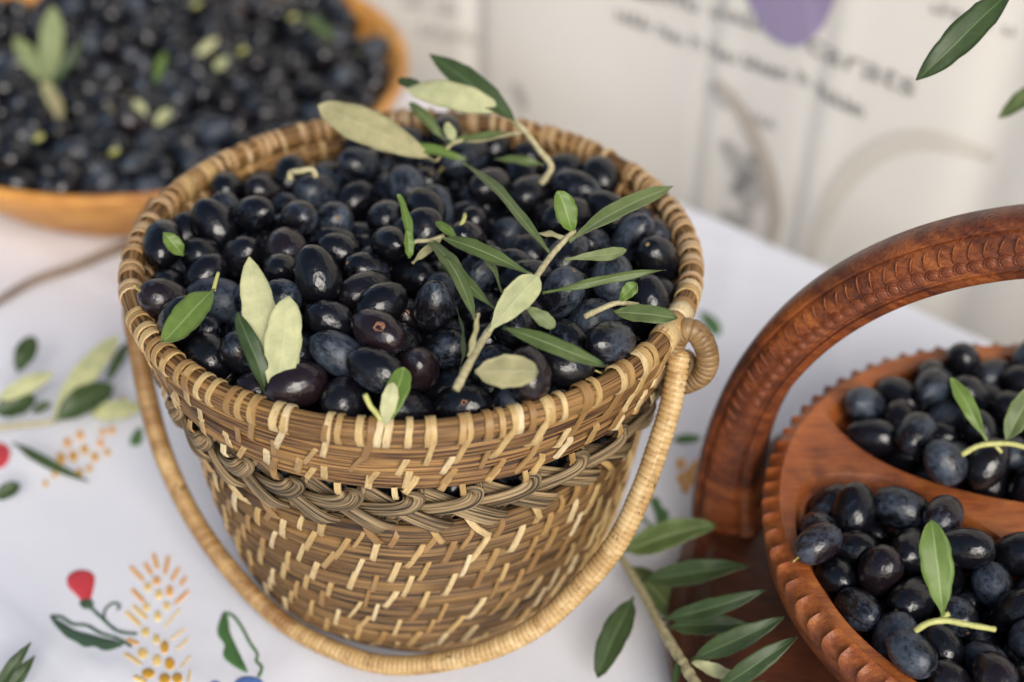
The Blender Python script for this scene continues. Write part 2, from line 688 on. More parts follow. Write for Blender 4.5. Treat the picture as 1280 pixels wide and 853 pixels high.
FOLDS = [(banner_u(878, 150)[0], .008, -.0016), (banner_u(1010, 200)[0], .008, -.0016), (banner_u(1236, 200)[0], .02, -.004), (banner_u(590, 70)[0], .012, -.005),
         (banner_u(890, 150)[0], .014, .0015), (banner_u(1028, 200)[0], .014, .0015)]


def banner_p(u, z, lift=0.0):
    return B0 + EU * u + EN * (fold(u, z) + lift) + Vector((0, 0, z))


us = np.linspace(-1.1, .9, 420)
zs = np.linspace(-.42, .85, 60)
V = [tuple(banner_p(u, z)) for z in zs for u in us]
n = len(us)
F = [(j * n + i, j * n + i + 1, (j + 1) * n + i + 1, (j + 1) * n + i) for j in range(len(zs) - 1) for i in range(n - 1)]
banner = part('printed_banner', V, F, M['banner'])
tag(banner, 'pale grey printed cloth banner with blurred lettering hanging behind the table', 'banner')


def banner_patch(name, uz, mat, lift=.0012):
    """flat print: a polygon in banner (u, z) coordinates, following the folds"""
    lo_u, hi_u = min(p[0] for p in uz), max(p[0] for p in uz)
    # slice into thin columns so that the print follows the folds
    pts = [Vector((p[0], p[1])) for p in uz]
    edges = [(i, (i + 1) % len(pts)) for i in range(len(pts))]
    v2, _, f2, *_ = geometry.delaunay_2d_cdt(pts, edges, [], 1, 1e-7)
    V = [tuple(banner_p(p.x, p.y, lift)) for p in v2]
    return part(name, V, [tuple(f) for f in f2], mat, banner, False)


def px_poly(P, closed=True, n=5):
    q = [banner_u(*p) for p in P]
    q = [(a, b, 0) for a, b in q]
    return [(p.x, p.y) for p in catmull(q, n, closed)]


def ribbon2d(P, w):
    """stroke outline of a 2-D polyline; w = half widths"""
    P = [Vector(p) for p in P]
    L, Rr = [], []
    for i, p in enumerate(P):
        d = (P[min(i + 1, len(P) - 1)] - P[max(i - 1, 0)]).normalized()
        nn = Vector((-d.y, d.x))
        ww = w if not hasattr(w, '__len__') else w[i]
        L.append(p + nn * ww)
        Rr.append(p - nn * ww)
    return L + Rr[::-1]


def px_stroke(name, P, w, mat, taper=True, lift=.0012):
    q = [Vector(p) for p in px_poly(P, False, 6)]
    ws = [w * (.35 + .65 * math.sin(math.pi * (i + .5) / len(q))) for i in range(len(q))] if taper else w
    return banner_patch(name, [tuple(p) for p in ribbon2d(q, ws)], mat, lift)


def banner_text(body, p0, p1, height_px, mat):
    u0, z0 = banner_u(*p0)
    u1, z1 = banner_u(*p1)
    cu = bpy.data.curves.new('lettering', 'FONT')
    cu.body = body
    cu.size = 1.0
    ob = bpy.data.objects.new('tmp', cu)
    COL.objects.link(ob)
    me = bpy.data.meshes.new_from_object(ob.evaluated_get(bpy.context.evaluated_depsgraph_get()))
    bpy.data.objects.remove(ob)
    co = np.array([v.co for v in me.vertices])
    fs = [tuple(p.vertices) for p in me.polygons]
    L = math.hypot(u1 - u0, z1 - z0)
    k = L / np.ptp(co[:, 0])
    hz = depth_of(banner_p(u0, z0)) / FPX * height_px / .7
    d = Vector((u1 - u0, z1 - z0)).normalized()
    nn = Vector((-d.y, d.x))
    V = []
    for c in co:
        q = Vector((u0, z0)) + d * (c[0] - co[:, 0].min()) * k + nn * c[1] * hz
        V.append(tuple(banner_p(q.x, q.y, .0014)))
    return part('lettering', V, fs, mat, banner, False)


banner_text('carats', (1014, 60), (1146, 118), 30, M['ink'])


def illegible(p0, p1, h, n, mat, seed):
    """a line of print too blurred to read: short strokes of letter height"""
    rd = random.Random(seed)
    vs_, fs_ = [], []
    for k in range(n):
        f0 = (k + rd.uniform(.05, .2)) / n
        f1 = (k + rd.uniform(.7, .95)) / n
        if rd.random() < .12:
            continue
        a = (p0[0] + (p1[0] - p0[0]) * f0, p0[1] + (p1[1] - p0[1]) * f0)
        b = (p0[0] + (p1[0] - p0[0]) * f1, p0[1] + (p1[1] - p0[1]) * f1)
        up = h * rd.choice((.65, .7, 1.0))
        for (x, y, hh, ww) in ((a[0], a[1], up, 3.0), (b[0], b[1], h * .65, 3.0)):
            q = [(x, y), (x + ww, y + ww * .4), (x + ww, y + ww * .4 - hh), (x, y - hh)]
            i = len(vs_)
            vs_ += [tuple(banner_p(*banner_u(*p), .0013)) for p in q]
            fs_.append((i, i + 1, i + 2, i + 3))
        yy = rd.choice((0, -h * .6))
        q = [(a[0], a[1] + yy), (b[0], b[1] + yy), (b[0], b[1] + yy - 3.5), (a[0], a[1] + yy - 3.5)]
        i = len(vs_)
        vs_ += [tuple(banner_p(*banner_u(*p), .0016)) for p in q]
        fs_.append((i, i + 1, i + 2, i + 3))
    o = part('lettering', vs_, fs_, mat, banner, False)
    return o


illegible((768, 24), (850, 56), 16, 8, M['ink'], 1)
illegible((852, 56), (990, 98), 16, 12, M['ink'], 2)
illegible((1004, 100), (1086, 145), 18, 7, M['ink'], 3)
illegible((790, -4), (900, 22), 18, 8, M['ink'], 4)
illegible((905, 20), (952, 36), 20, 3, M['ink'], 5)
illegible((1168, 12), (1280, 52), 18, 8, M['ink_soft'], 6)
illegible((500, 8), (580, 22), 20, 6, M['ink_soft'], 7)
illegible((520, 44), (590, 58), 14, 5, M['ink_soft'], 8)
illegible((945, 148), (985, 165), 14, 4, M['ink_soft'], 9)
banner_patch('printed_petal', px_poly([(938, -30), (1046, -30), (1040, 20), (1020, 45), (1000, 55), (975, 48), (952, 25)]), M['ink_purple'])
px_stroke('printed_branch', [(898, 100), (925, 130), (950, 175), (968, 225), (975, 270), (968, 300)], .0075, M['ink_brown'])
px_stroke('printed_leaf', [(905, 175), (930, 205), (945, 235), (935, 260)], .011, M['ink_soft'])
px_stroke('printed_leaf', [(920, 240), (940, 215), (950, 190)], .007, M['ink'])
px_stroke('printed_leaf', [(890, 105), (905, 118), (912, 135)], .006, M['ink_soft'])
px_stroke('printed_leaf', [(905, 265), (925, 275), (945, 270)], .007, M['ink_soft'])
px_stroke('printed_arch', [(1020, 325), (1035, 275), (1060, 225), (1100, 188), (1150, 172), (1200, 182), (1240, 200)], .0085, M['ink_beige'])
px_stroke('printed_spray', [(640, 105), (650, 120), (655, 140)], .006, M['ink_soft'])

# ------------------------------------------------------------------ embroidery on the cloth


def sit(p, lift):
    return (p.x, p.y, cloth_h(p.x, p.y) + lift)


def emb_poly(name, P, mat, smooth=4, lift=.0007):
    q = [on_z(*p) for p in P]
    q = catmull([(a.x, a.y, 0) for a in q], smooth, True)
    pts = [Vector((a.x, a.y)) for a in q]
    cen = sum(pts, Vector((0, 0))) / len(pts)
    inner = [cen + (p - cen) * .82 for p in pts]
    n = len(pts)
    V = [sit(p, -.0006) for p in pts] + [sit(p, lift * .6) for p in pts] + [sit(p, lift) for p in inner]
    F = []
    for r_ in (0, 1):
        for i in range(n):
            j = (i + 1) % n
            F.append((r_ * n + i, r_ * n + j, (r_ + 1) * n + j, (r_ + 1) * n + i))
    tri = geometry.tessellate_polygon([[Vector((p.x, p.y, 0)) for p in inner]])
    F += [tuple(2 * n + i for i in t_) for t_ in tri]
    return part(name, V, F, mat, cloth, True)


def emb_stroke(name, P, wpx, mat, lift=.0008, n=5, zz=0):
    q = [on_z(*p) for p in P]
    q = catmull([(a.x, a.y, 0) for a in q], n, False)
    w = wpx / FPX * depth_of(on_z(*P[0])) * .5
    pts = [Vector((a.x, a.y)) for a in q]
    V, F = [], []
    for i, p in enumerate(pts):
        d = (pts[min(i + 1, len(pts) - 1)] - pts[max(i - 1, 0)]).normalized()
        nn = Vector((-d.y, d.x))
        e = .55 if i in (0, len(pts) - 1) else 1.0
        e *= 1 + .12 * math.sin(i * 2.4 + zz)
        for s_, l_ in ((-1, -.0006), (-.8, lift * .7), (0, lift), (.8, lift * .7), (1, -.0006)):
            V.append(sit(p + nn * (w * s_ * e), l_))
    for i in range(len(pts) - 1):
        for k in range(4):
            F.append((i * 5 + k, i * 5 + k + 1, (i + 1) * 5 + k + 1, (i + 1) * 5 + k))
    return part(name, V, F, mat, cloth, True)


def Z3(x, y):
    return (x / 3.368, 640 + y / 3.368)


def Z2(x, y):
    return (x / 3.554, 400 + y / 3.554)


def Z7(x, y):
    return (720 + x / 2.91, 560 + y / 2.91)


emb_poly('embroidered_flower', [Z3(*p) for p in ((320, 222), (365, 226), (393, 250), (388, 300), (372, 348), (340, 350), (310, 320), (278, 285), (280, 245))], M['th_red'])
emb_poly('embroidered_calyx', [Z3(*p) for p in ((328, 362), (345, 382), (372, 384), (390, 365), (372, 344), (340, 347))], M['th_dgreen'], lift=.0009)
emb_stroke('embroidered_stem', [Z3(*p) for p in ((375, 378), (430, 430), (490, 480), (575, 495))], 4.6, M['th_dgreen'])
emb_stroke('embroidered_stem', [Z3(*p) for p in ((432, 430), (438, 390), (470, 364), (500, 374), (488, 394))], 3.8, M['th_dgreen'])
emb_poly('embroidered_leaf', [Z3(*p) for p in ((205, 415), (225, 452), (270, 500), (310, 520), (350, 545), (395, 545), (430, 562), (480, 556), (515, 538), (470, 518), (420, 505), (370, 490), (300, 470), (250, 440))], M['th_dgreen'], 3)
emb_stroke('embroidered_leaf', [Z3(*p) for p in ((205, 415), (250, 418), (300, 448), (360, 455), (420, 488), (490, 512), (552, 552))], 4.2, M['th_dgreen'], .0009)
emb_stroke('embroidered_leaf', [Z3(*p) for p in ((936, 410), (975, 420), (1015, 470), (1050, 535), (1080, 580), (1076, 610), (1100, 642), (1085, 684))], 4.4, M['th_green'])
emb_poly('embroidered_leaf', [Z3(*p) for p in ((937, 408), (915, 465), (915, 505), (942, 545), (936, 590), (970, 625), (1038, 662), (1022, 612), (992, 550), (966, 490), (958, 430))], M['th_green'], 3)
emb_poly('embroidered_flower', [Z3(*p) for p in ((985, 715), (1002, 692), (1040, 680), (1085, 690), (1110, 715), (1108, 765), (1045, 790), (985, 765))], M['th_blue'])
emb_poly('embroidered_flower', [Z3(*p) for p in ((885, 715), (910, 708), (930, 720), (920, 750), (890, 750))], M['th_blue'])
for i, (x0, y0, x1, y1, m) in enumerate((
        (545, 210, 600, 270, 'o'), (605, 195, 635, 245, 'o'), (640, 155, 660, 220, 'o'), (705, 165, 690, 245, 'o'), (750, 215, 718, 270, 'o'), (780, 255, 755, 290, 'o'),
        (550, 305, 603, 360, 'o'), (790, 315, 730, 370, 'o'), (555, 375, 615, 432, 'y'), (525, 400, 588, 460, 'y'), (755, 390, 685, 470, 'l'), (775, 475, 715, 525, 'l'),
        (790, 520, 740, 570, 'l'), (530, 515, 580, 540, 'o'), (520, 580, 592, 632, 'y'), (800, 595, 755, 650, 'l'), (562, 685, 615, 712, 'y'), (800, 660, 790, 717, 'l'))):
    emb_stroke('embroidered_stitch', [Z3(x0, y0), Z3((x0 + x1) / 2, (y0 + y1) / 2), Z3(x1, y1)], 3.0 if m == 'l' else 6.2, M['th_yellow' if m in 'yl' else 'th_orange'], .0006, 3)


def emb_dot(c, rx, ry, mat):
    P = [(c[0] + rx * math.cos(a), c[1] + ry * math.sin(a)) for a in np.arange(8) * math.pi / 4]
    emb_poly('embroidered_dot', P, mat, 2)


for x, y, rx, ry, m in ((655, 270, 18, 18, 'th_orange'), (618, 297, 16, 18, 'th_yellow'), (665, 328, 16, 20, 'th_yellow'), (710, 315, 16, 24, 'th_orange'), (698, 378, 15, 16, 'th_yellow'),
                        (612, 382, 15, 18, 'th_yellow'), (660, 420, 15, 20, 'th_yellow'), (608, 487, 18, 20, 'th_yellow'), (655, 520, 16, 20, 'th_yellow'), (690, 557, 18, 28, 'th_gold'),
                        (597, 582, 22, 22, 'th_yellow'), (658, 615, 18, 24, 'th_yellow'), (712, 630, 22, 26, 'th_gold'), (622, 672, 28, 22, 'th_gold'), (692, 700, 24, 26, 'th_gold'), (745, 697, 22, 24, 'th_gold')):
    emb_dot(Z3(x, y), rx / 3.368, ry / 3.368, M[m])
for x, y, r_ in ((295, 525, 18), (265, 590, 20), (320, 580, 20), (370, 550, 18), (350, 490, 18), (440, 520, 16), (415, 580, 18), (345, 650, 16), (270, 640, 16), (390, 630, 14),
                 (470, 560, 14), (490, 460, 16), (540, 330, 14), (425, 262, 14), (235, 660, 12), (195, 700, 12), (450, 470, 14), (390, 290, 12)):
    emb_dot(Z2(x, y), r_ / 3.554, r_ / 3.554 * 1.2, M['th_gold' if y > 540 else 'th_orange'])
emb_poly('embroidered_flower', [Z2(*p) for p in ((-60, 545), (-10, 525), (30, 545), (42, 580), (25, 620), (-10, 640), (-60, 625))], M['th_red'])
for x, y in ((382, 42), (415, 75), (400, 128), (455, 125), (440, 182), (440, 48), (385, 95), (425, 100)):
    emb_dot(Z7(x, y), 6, 7, M['th_orange'])
emb_poly('embroidered_leaf', [Z7(*p) for p in ((270, 168), (300, 163), (318, 200), (338, 215), (332, 282), (302, 275), (290, 222))], M['th_green'])
emb_stroke('embroidered_stem', [Z7(*p) for p in ((245, 228), (262, 255), (300, 274))], 4, M['th_green'])
emb_poly('embroidered_leaf', [(842, 546), (858, 539), (876, 541), (872, 548), (855, 551)], M['th_green'])
emb_poly('embroidered_leaf', [(875, 385), (892, 392), (902, 405), (898, 416), (884, 408)], M['th_green'])
emb_poly('embroidered_leaf', [(160, 545), (168, 530), (176, 528), (176, 545), (168, 550)], M['th_green'])

# ================================================================== woven basket
basket = empty('woven_basket', (0, 0, 0), 'round coiled cane basket with braided band heaped with black olives', 'basket')


def ring_noise(n, m, step, amp, drift=0):
    """fibre relief: n samples along the ring, m around the section"""
    k = max(3, n // step)
    g = rng.normal(0, 1, (k, m))
    x = np.arange(n) / n * k
    i0 = np.floor(x).astype(int) % k
    i1 = (i0 + 1) % k
    f = (x - np.floor(x))[:, None]
    f = f * f * (3 - 2 * f)
    return amp * (g[i0] * (1 - f) + g[i1] * f)


def coil(name, rc, zc, ax, az, mat, n=300, m=34):
    a = np.arange(n) * 2 * np.pi / n
    ph = np.arange(m) * 2 * np.pi / m
    k = 1 + ring_noise(n, m, 9, .042) + ring_noise(n, 1, 16, .02)
    rr = rc + ax * np.cos(ph)[None] * k + ring_noise(n, 1, 14, .00025)
    zz = zc + az * np.sin(ph)[None] * k + ring_noise(n, 1, 14, .00035)
    V = np.stack([rr * np.cos(a)[:, None], rr * np.sin(a)[:, None], zz], -1).reshape(-1, 3)
    F = []
    for i in range(n):
        i2 = (i + 1) % n
        for j in range(m):
            j2 = (j + 1) % m
            F.append((i * m + j, i2 * m + j, i2 * m + j2, i * m + j2))
    # u in metres along the ring (mirrored halves so that the seam never shows), v in metres around
    u = np.abs(a - np.pi) * rc
    uv = np.stack([np.repeat(u, m), np.tile(np.abs(ph - np.pi) * (ax + az) / 2, n) + zc * 7], 1)
    return part(name, V, F, mat, basket, True, uv)


UP_COILS = [(.1215, .1432), (.1245, .1537), (.1275, .1642), (.1300, .1745)]
LOW_COILS = [(.0895 + .0205 * (i / 8) ** .55, .0062 + i * .0116) for i in range(9)]
for r_, z_ in UP_COILS:
    coil('coil', r_, z_, .0047, .0054, M['coil_upper'])
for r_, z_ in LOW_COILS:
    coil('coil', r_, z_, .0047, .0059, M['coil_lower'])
V, F = revolve([(.0001, .004), (.05, .0045), (.088, .003), (.088, .009), (.05, .0095), (.0001, .009)], 64)
part('basket_floor', V, F, M['coil_lower'], basket, True, np.stack([V[:, 0], V[:, 1]], 1))


def strip_mesh(rc, zc, ax, az, ph0, ph1, nseg, width, slant, wig, thick=.0005, extra=0.0, zl=None):
    """ribbon following the outside of a coil section; local at angle 0 (+X side); slant = tangential metres per metre of height"""
    V, U = [], []
    L = 0
    prev = None
    pa = np.linspace(ph0, ph1, nseg + 1)
    for i, p in enumerate(pa):
        er, ez = math.cos(p), math.sin(p)
        rad = rc + (ax + .0004) * er
        z = zc + (az + .0001) * ez
        tx = slant * (z - zc) + wig * math.sin(i * 1.3)
        nrm = Vector((er / ax, 0, ez / az)).normalized()
        c = Vector((rad, tx, z))
        if prev is not None:
            L += (c - prev).length
        prev = c
        w = width * (1 + .08 * math.sin(i * 2.1 + width * 9e4))
        for q, (sx, lf) in enumerate(((-1, -.0003), (-.82, thick), (.82, thick), (1, -.0003))):
            v = c + nrm * lf + Vector((0, sx * w / 2, 0))
            # bend onto the ring
            ang = v.y / rc
            V.append((v.x * math.cos(ang), v.x * math.sin(ang), v.z))
            U.append((L, (sx * .5 + .5) * w))
    F = []
    for i in range(nseg):
        for q in range(3):
            F.append((i * 4 + q, i * 4 + q + 1, (i + 1) * 4 + q + 1, (i + 1) * 4 + q))
    return V, F, U


def flatten_path_mesh(pts, nrms, width, thick=.0005):
    """ribbon along explicit points (local at angle 0, x = radius, y = tangential, z)"""
    V, U = [], []
    L = 0
    for i, (c, nn) in enumerate(zip(pts, nrms)):
        c, nn = Vector(c), Vector(nn).normalized()
        if i:
            L += (c - Vector(pts[i - 1])).length
        d = (Vector(pts[min(i + 1, len(pts) - 1)]) - Vector(pts[max(i - 1, 0)])).normalized()
        sd = nn.cross(d).normalized()
        for sx, lf in ((-1, -.0003), (-.82, thick), (.82, thick), (1, -.0003)):
            v = c + nn * lf + sd * (sx * width / 2)
            ang = v.y / c.x
            V.append((v.x * math.cos(ang), v.x * math.sin(ang), v.z))
            U.append((L, (sx * .5 + .5) * width))
    F = []
    for i in range(len(pts) - 1):
        for q in range(3):
            F.append((i * 4 + q, i * 4 + q + 1, (i + 1) * 4 + q + 1, (i + 1) * 4 + q))
    return V, F, U


strips = []            # (score, mesh data tuple, angle)


def add_row(variants, count, jitter, phase=0.0, weight=1.0, skip=0.0):
    for k in range(count):
        if random.random() < skip:
            continue
        a = (k + phase + random.uniform(-jitter, jitter)) * 2 * math.pi / count
        strips.append((math.cos(a + math.pi / 2 - .12) * weight, random.choice(variants), a))


def wall_strip(z_top, z_bot, prof, width, slant, nseg=8):
    """taut strip that runs down over the coils between two heights"""
    pts, nr = [], []
    zs_ = np.linspace(z_top, z_bot, nseg + 1)
    zm = (z_top + z_bot) / 2
    for i, z in enumerate(zs_):
        r0 = prof(z)
        e = 0.0
        if i in (0, nseg):
            e = -.0022
        elif i in (1, nseg - 1):
            e = .0001
        else:
            e = .0006
        pts.append((r0 + e, slant * (z - zm), z))
        nr.append((1, 0, .12))
    return flatten_path_mesh(pts, nr, width)


def hull_prof(coils, ax, az):
    def f(z):
        best = 0
        for rc, zc in coils:
            d = (z - zc) / az
            if abs(d) < 1:
                best = max(best, rc + ax * math.sqrt(1 - d * d))
        # taut: never deeper than the line between crests minus a little
        line = np.interp(z, [c[1] for c in coils], [c[0] for c in coils]) + ax
        return max(best, line - .0001)
    return f


profU = hull_prof(UP_COILS, .0046, .0058)
profL = hull_prof(LOW_COILS, .0046, .0063)
# rim wraps: go over the top coil and into the basket
rc, zc = UP_COILS[3]
rim_vars = [strip_mesh(rc, zc, .0050, .0062, R(-62), R(232), 14, random.uniform(.0026, .0037), random.uniform(-.05, .22), .0001) for _ in range(8)]
add_row(rim_vars, 116, .32, 0, 1.3, .12)
# long ones from the rim down over the second coil
long_vars = []
for _ in range(8):
    w = random.uniform(.0025, .0036)
    sl = random.uniform(.12, .55)
    top = []
    for p in np.linspace(R(170), R(20), 7):
        top.append(((rc + .0053 * math.cos(p), 0, zc + .0065 * math.sin(p)), (math.cos(p), 0, math.sin(p))))
    zb_ = random.uniform(.1515, .1565)
    for z in np.linspace(zc - .001, zb_, 6):
        top.append(((profU(z) + (.0006 if z > zb_ + .001 else -.002), sl * (z - zc), z), (1, 0, .1)))
    long_vars.append(flatten_path_mesh([p for p, _ in top], [q for _, q in top], w))
add_row(long_vars, 46, .3, .3, 1.4, .08)
for row, (zt, zbm, cnt, ph_) in enumerate(((.1650, .1490, 44, .1), (.1560, .1395, 48, .45), (.1480, .1375, 40, .2))):
    vs_ = [wall_strip(zt + random.uniform(-.002, .001), zbm + random.uniform(-.001, .002), profU, random.uniform(.0022, .0035), random.uniform(.15, .65)) for _ in range(7)]
    add_row(vs_, cnt, .25, ph_, 1.15, .04)
for i in range(9):
    rc_, zc_ = LOW_COILS[i]
    vs_ = [wall_strip(min(zc_ + .0112 + random.uniform(-.0012, .0012), .1035), max(zc_ - .0085 + random.uniform(-.002, .003), .002), profL, random.uniform(.0019, .0032), random.uniform(.2, .6), 7) for _ in range(9)]
    add_row(vs_, 46, .17, -i * .46, 1.0, .06)
# inner wraps of the upper band (seen on the far inner wall)
for i in range(3):
    rc_, zc_ = UP_COILS[i]
    vs_ = [strip_mesh(rc_, zc_, .0049, .0066, R(112), R(248), 6, random.uniform(.0028, .0042), random.uniform(-.3, .3), .0001) for _ in range(5)]
    for k in range(70):
        a = (k + i * .4 + random.uniform(-.25, .25)) * 2 * math.pi / 70
        strips.append((-math.cos(a + math.pi / 2) * .6 - (0 if i == 2 else .5), random.choice(vs_), a))
# ties that bind the braid to the coils
NLOOP = 30
for k in range(NLOOP):
    a = (k + .5) * 2 * math.pi / NLOOP
    w = random.uniform(.0026, .0034)
    t0 = [(.1262, 0, .1415), (.1272, .0003, .1375), (.1260, .0006, .1345), (.1222, .0008, .1325)]
    strips.append((math.cos(a + math.pi / 2) * 1.3, flatten_path_mesh(t0, [(1, 0, .2)] * 4, w), a + random.uniform(-.02, .02)))
    sl = random.choice((-.5, -.9, -.1, .3))
    t1 = [(.1150, sl * .006, .1125), (.1178, sl * .003, .1085), (.1176, 0, .1045), (.1160, -sl * .005, .0985), (.1125, -sl * .008, .0945)]
    strips.append((math.cos(a + math.pi / 2) * 1.3, flatten_path_mesh(t1, [(1, 0, .2)] * 5, w * 1.15), a + math.pi / NLOOP + random.uniform(-.03, .03)))

strips.sort(key=lambda s: -s[0])
cache = {}
rest = []
for i, (sc_, (V, F, U), a) in enumerate(strips):
    if i < 300:
        key = id(V)
        if key not in cache:
            cache[key] = mesh('strip', V, F, M['strip'], True, U)
            cache[key].set_sharp_from_angle(angle=R(42))
        o = link('strip', cache[key], basket)
        o.rotation_euler.z = a
    else:
        c_, s_ = math.cos(a), math.sin(a)
        v = np.array(V)
        rest.append((np.stack([v[:, 0] * c_ - v[:, 1] * s_, v[:, 0] * s_ + v[:, 1] * c_, v[:, 2]], 1), F, np.array(U) + random.uniform(0, 9)))
t = NT('cane_strip_far')
rn_ = t.n('ShaderNodeNewGeometry').outputs['Random Per Island']
fib = t.noise(t.mapping(t.coord('UV'), (160, 2400, 1)), 1, 3, .6)
cc = t.ramp(rn_, [(0, (.27, .15, .06)), (.4, (.44, .27, .12)), (1, (.60, .44, .25))])
t.set(Base_Color=t.mix(t.ramp(fib, [(.35, .55), (.6, 0.0)]), cc, (.20, .10, .04)), Roughness=.5)
M['strip_far'] = t.m
V, F, U = merge(rest)
tag(part('strips', V, F, M['strip_far'], basket, True, U), kind='stuff').data.set_sharp_from_angle(angle=R(42))

# ---- braid: three strands, each a flat bundle of rushes
NP = 10                                  # periods round the basket
BR_A, BR_B, BR_C = .0112, .0042, .0060
for k in range(3):
    rods = []
    n = 1800
    th = np.arange(n) * 2 * np.pi * NP / n + k * 2 * np.pi / 3
    s0 = np.arange(n) * 2 * np.pi / n

    def strand(dth=0.0):
        t_ = th + dth
        z = BR_A * np.sin(t_)
        rad = BR_B * np.sin(2 * t_)
        tang = BR_C * np.sin(2 * t_)
        return z, rad, tang
    z, rad, tang = strand()
    # in-surface direction and its normal
    rm = .1175
    xs = s0 * rm + tang
    dx = np.roll(xs, -1) - np.roll(xs, 1)
    dx = np.where(dx < -.1, dx + 2 * np.pi * rm, dx)
    dx = np.where(dx < -.3, dx + 2 * np.pi * rm, dx)
    dz = np.roll(z, -1) - np.roll(z, 1)
    L = np.hypot(dx, dz) + 1e-9
    nx, nz = -dz / L, dx / L
    for ax_ in (nx, nz):
        for _ in range(6):
            ax_[:] = (ax_ + np.roll(ax_, 1) + np.roll(ax_, -1)) / 3
    for q in (-2.5, -1.5, -.5, .5, 1.5, 2.5):
        off = q * .0015
        wob = ring_noise(n, 1, 30, .00025)[:, 0]
        zz = z + nz * (off + wob)
        xx = xs + nx * (off + wob)
        rr = rm + .27 * zz + rad + .0011 * math.cos(q / 2.5 * 1.4) + ring_noise(n, 1, 25, .0002)[:, 0] + .0012
        aa = xx / rm
        pts = np.stack([rr * np.cos(aa), rr * np.sin(aa), .1215 + zz], 1)
        rods.append(tube(pts,   .00108 * random.uniform(.85, 1.2), 6, True))
    V, F, U = merge([(v, f, np.stack([np.abs(u[:, 0] - .6), u[:, 1] * .004 + i * .013 + k], 1)) for i, (v, f, u) in enumerate(rods)])
    part('braid_strand', V, F, M['rush'], basket, True, U)

# ---- bail handle, fallen forward
HP = [(850, 436), (840, 500), (822, 560), (800, 620), (770, 680), (720, 740), (660, 790), (580, 822), (490, 832), (420, 815), (350, 775), (290, 715), (240, 645), (205, 570), (185, 500), (172, 430), (166, 390)]
HA = R(-25)
hr = Vector((.142 * math.cos(HA), .142 * math.sin(HA), .168))
hl = Vector((-.142 * math.cos(HA), -.142 * math.sin(HA), .168))
hb = on_z(490, 832, .0095)
hn = (hl - hr).cross(hb - hr).normalized()
pts = [on_plane(x, y, hr, hn) for x, y in HP]
pts = [Vector((p.x, p.y, max(p.z, .0068))) for p in pts]
pts.append(Vector((-.146, .052, .142)))
pts.append(Vector((-.136, .066, .160)))
pl, _ = resample(catmull(pts, 10), .00026)
rr_ = .0050 + .0003 * np.sin(np.linspace(0, 9, len(pl)))
rr_[:14] *= np.sqrt(np.linspace(.15, 1, 14))
jit = rng.uniform(.9, 1.1, 4000)


def wraps(pitch, depth):
    def f(s, p):
        w = s / pitch + p / (2 * np.pi)
        i = np.floor(w).astype(int)
        x = w - i
        return (1 - depth * np.abs(2 * x - 1) ** 6) * (1 + .10 * (jit[i % 4000] - 1))
    return f


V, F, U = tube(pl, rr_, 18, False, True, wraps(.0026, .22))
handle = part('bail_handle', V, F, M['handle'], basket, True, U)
# ---- wrapped loops the handle hangs from
dl = depth_of(Vector((.1215, -.062, .18)))
lp = [(838, 440, .008), (845, 420, .002), (856, 409, -.001), (871, 411, -.001), (884, 428, .003), (889, 450, .008), (883, 469, .014), (868, 480, .020), (850, 486, .025), (822, 488, .028)]
lpts = [at_depth(852 + (x - 852) * .88, 442 + (y - 442) * .88, dl + .006 + d) for x, y, d in lp]
pl, _ = resample(catmull(lpts, 10), .00028)
V, F, U = tube(pl, .0052, 18, False, True, wraps(.0026, .22))
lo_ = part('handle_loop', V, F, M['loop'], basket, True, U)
me2 = lo_.data
o = link('handle_loop', me2, basket)
o.rotation_euler.z = R(180)
o.location.z = -.012
# binding round the rim beside each loop
for aa in (R(-26), R(152)):
    V_, F_, U_ = strip_mesh(.1300, .1745, .0052, .0064, R(-75), R(238), 14, .009, 0, .0001)
    for dz_ in (-1, 0, 1):
        o = link('rim_binding', mesh('rim_binding', V_, F_, M['strip'], True, U_), basket)
        o.rotation_euler.z = aa + dz_ * .064
# knot where the handle meets the loop
kc = pts[0]
ring = [kc + Vector((math.cos(q) * .0060, .002 * math.sin(q * 2), math.sin(q) * .0056)) + Vector((.001, .004, -.012)) for q in np.linspace(0, 2 * math.pi, 20)[:-1]]
V, F, U = tube(ring, .0022, 8, True, rfun=None)
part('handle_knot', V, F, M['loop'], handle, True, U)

# ================================================================== big bowl behind
BC = Vector((-.234, .424, 0))
bowl = empty('serving_bowl', BC, 'large round orange-brown bowl full of black olives behind the basket', 'bowl')
prof = [(.0001, .003), (.13, .003), (.138, .0), (.146, .0), (.149, .008), (.170, .022), (.185, .036), (.194, .050), (.1975, .056), (.197, .0605), (.193, .0620), (.189, .0595), (.186, .054), (.172, .036), (.15, .022), (.11, .011), (.0001, .010)]
V, F = revolve(prof, 120, tuple(BC))
bowl_body = part('bowl_body', V, F, M['bowl_wood'], bowl)
V, F, U = tube([BC + Vector((.1950 * math.cos(a), .1950 * math.sin(a), .0590)) for a in np.arange(120) * 2 * math.pi / 120], .0040, 10, True)
part('rim', V, F, M['bowl_wood'], bowl_body)

# ================================================================== carved tray with arched handle
TC = Vector((.311, -.086, .085))
FC = Vector((.331, -.104, 0))
tray = empty('carved_wooden_tray', FC, 'carved reddish wooden tray with arched handle holding olives in two hollows', 'tray')
# foot plate
prof = [(.0001, .001), (.198, .001), (.205, .005), (.2075, .012), (.2065, .019), (.203, .0225), (.1975, .0232), (.1955, .0215), (.1935, .0205), (.1915, .022), (.187, .0228), (.16, .0205), (.1, .0195), (.07, .022), (.055, .03), (.05, .042), (.055, .052), (.075, .056)]
V, F = revolve(prof, 160, tuple(FC))
part('foot_plate', V, F, M['plate_wood'], tray)
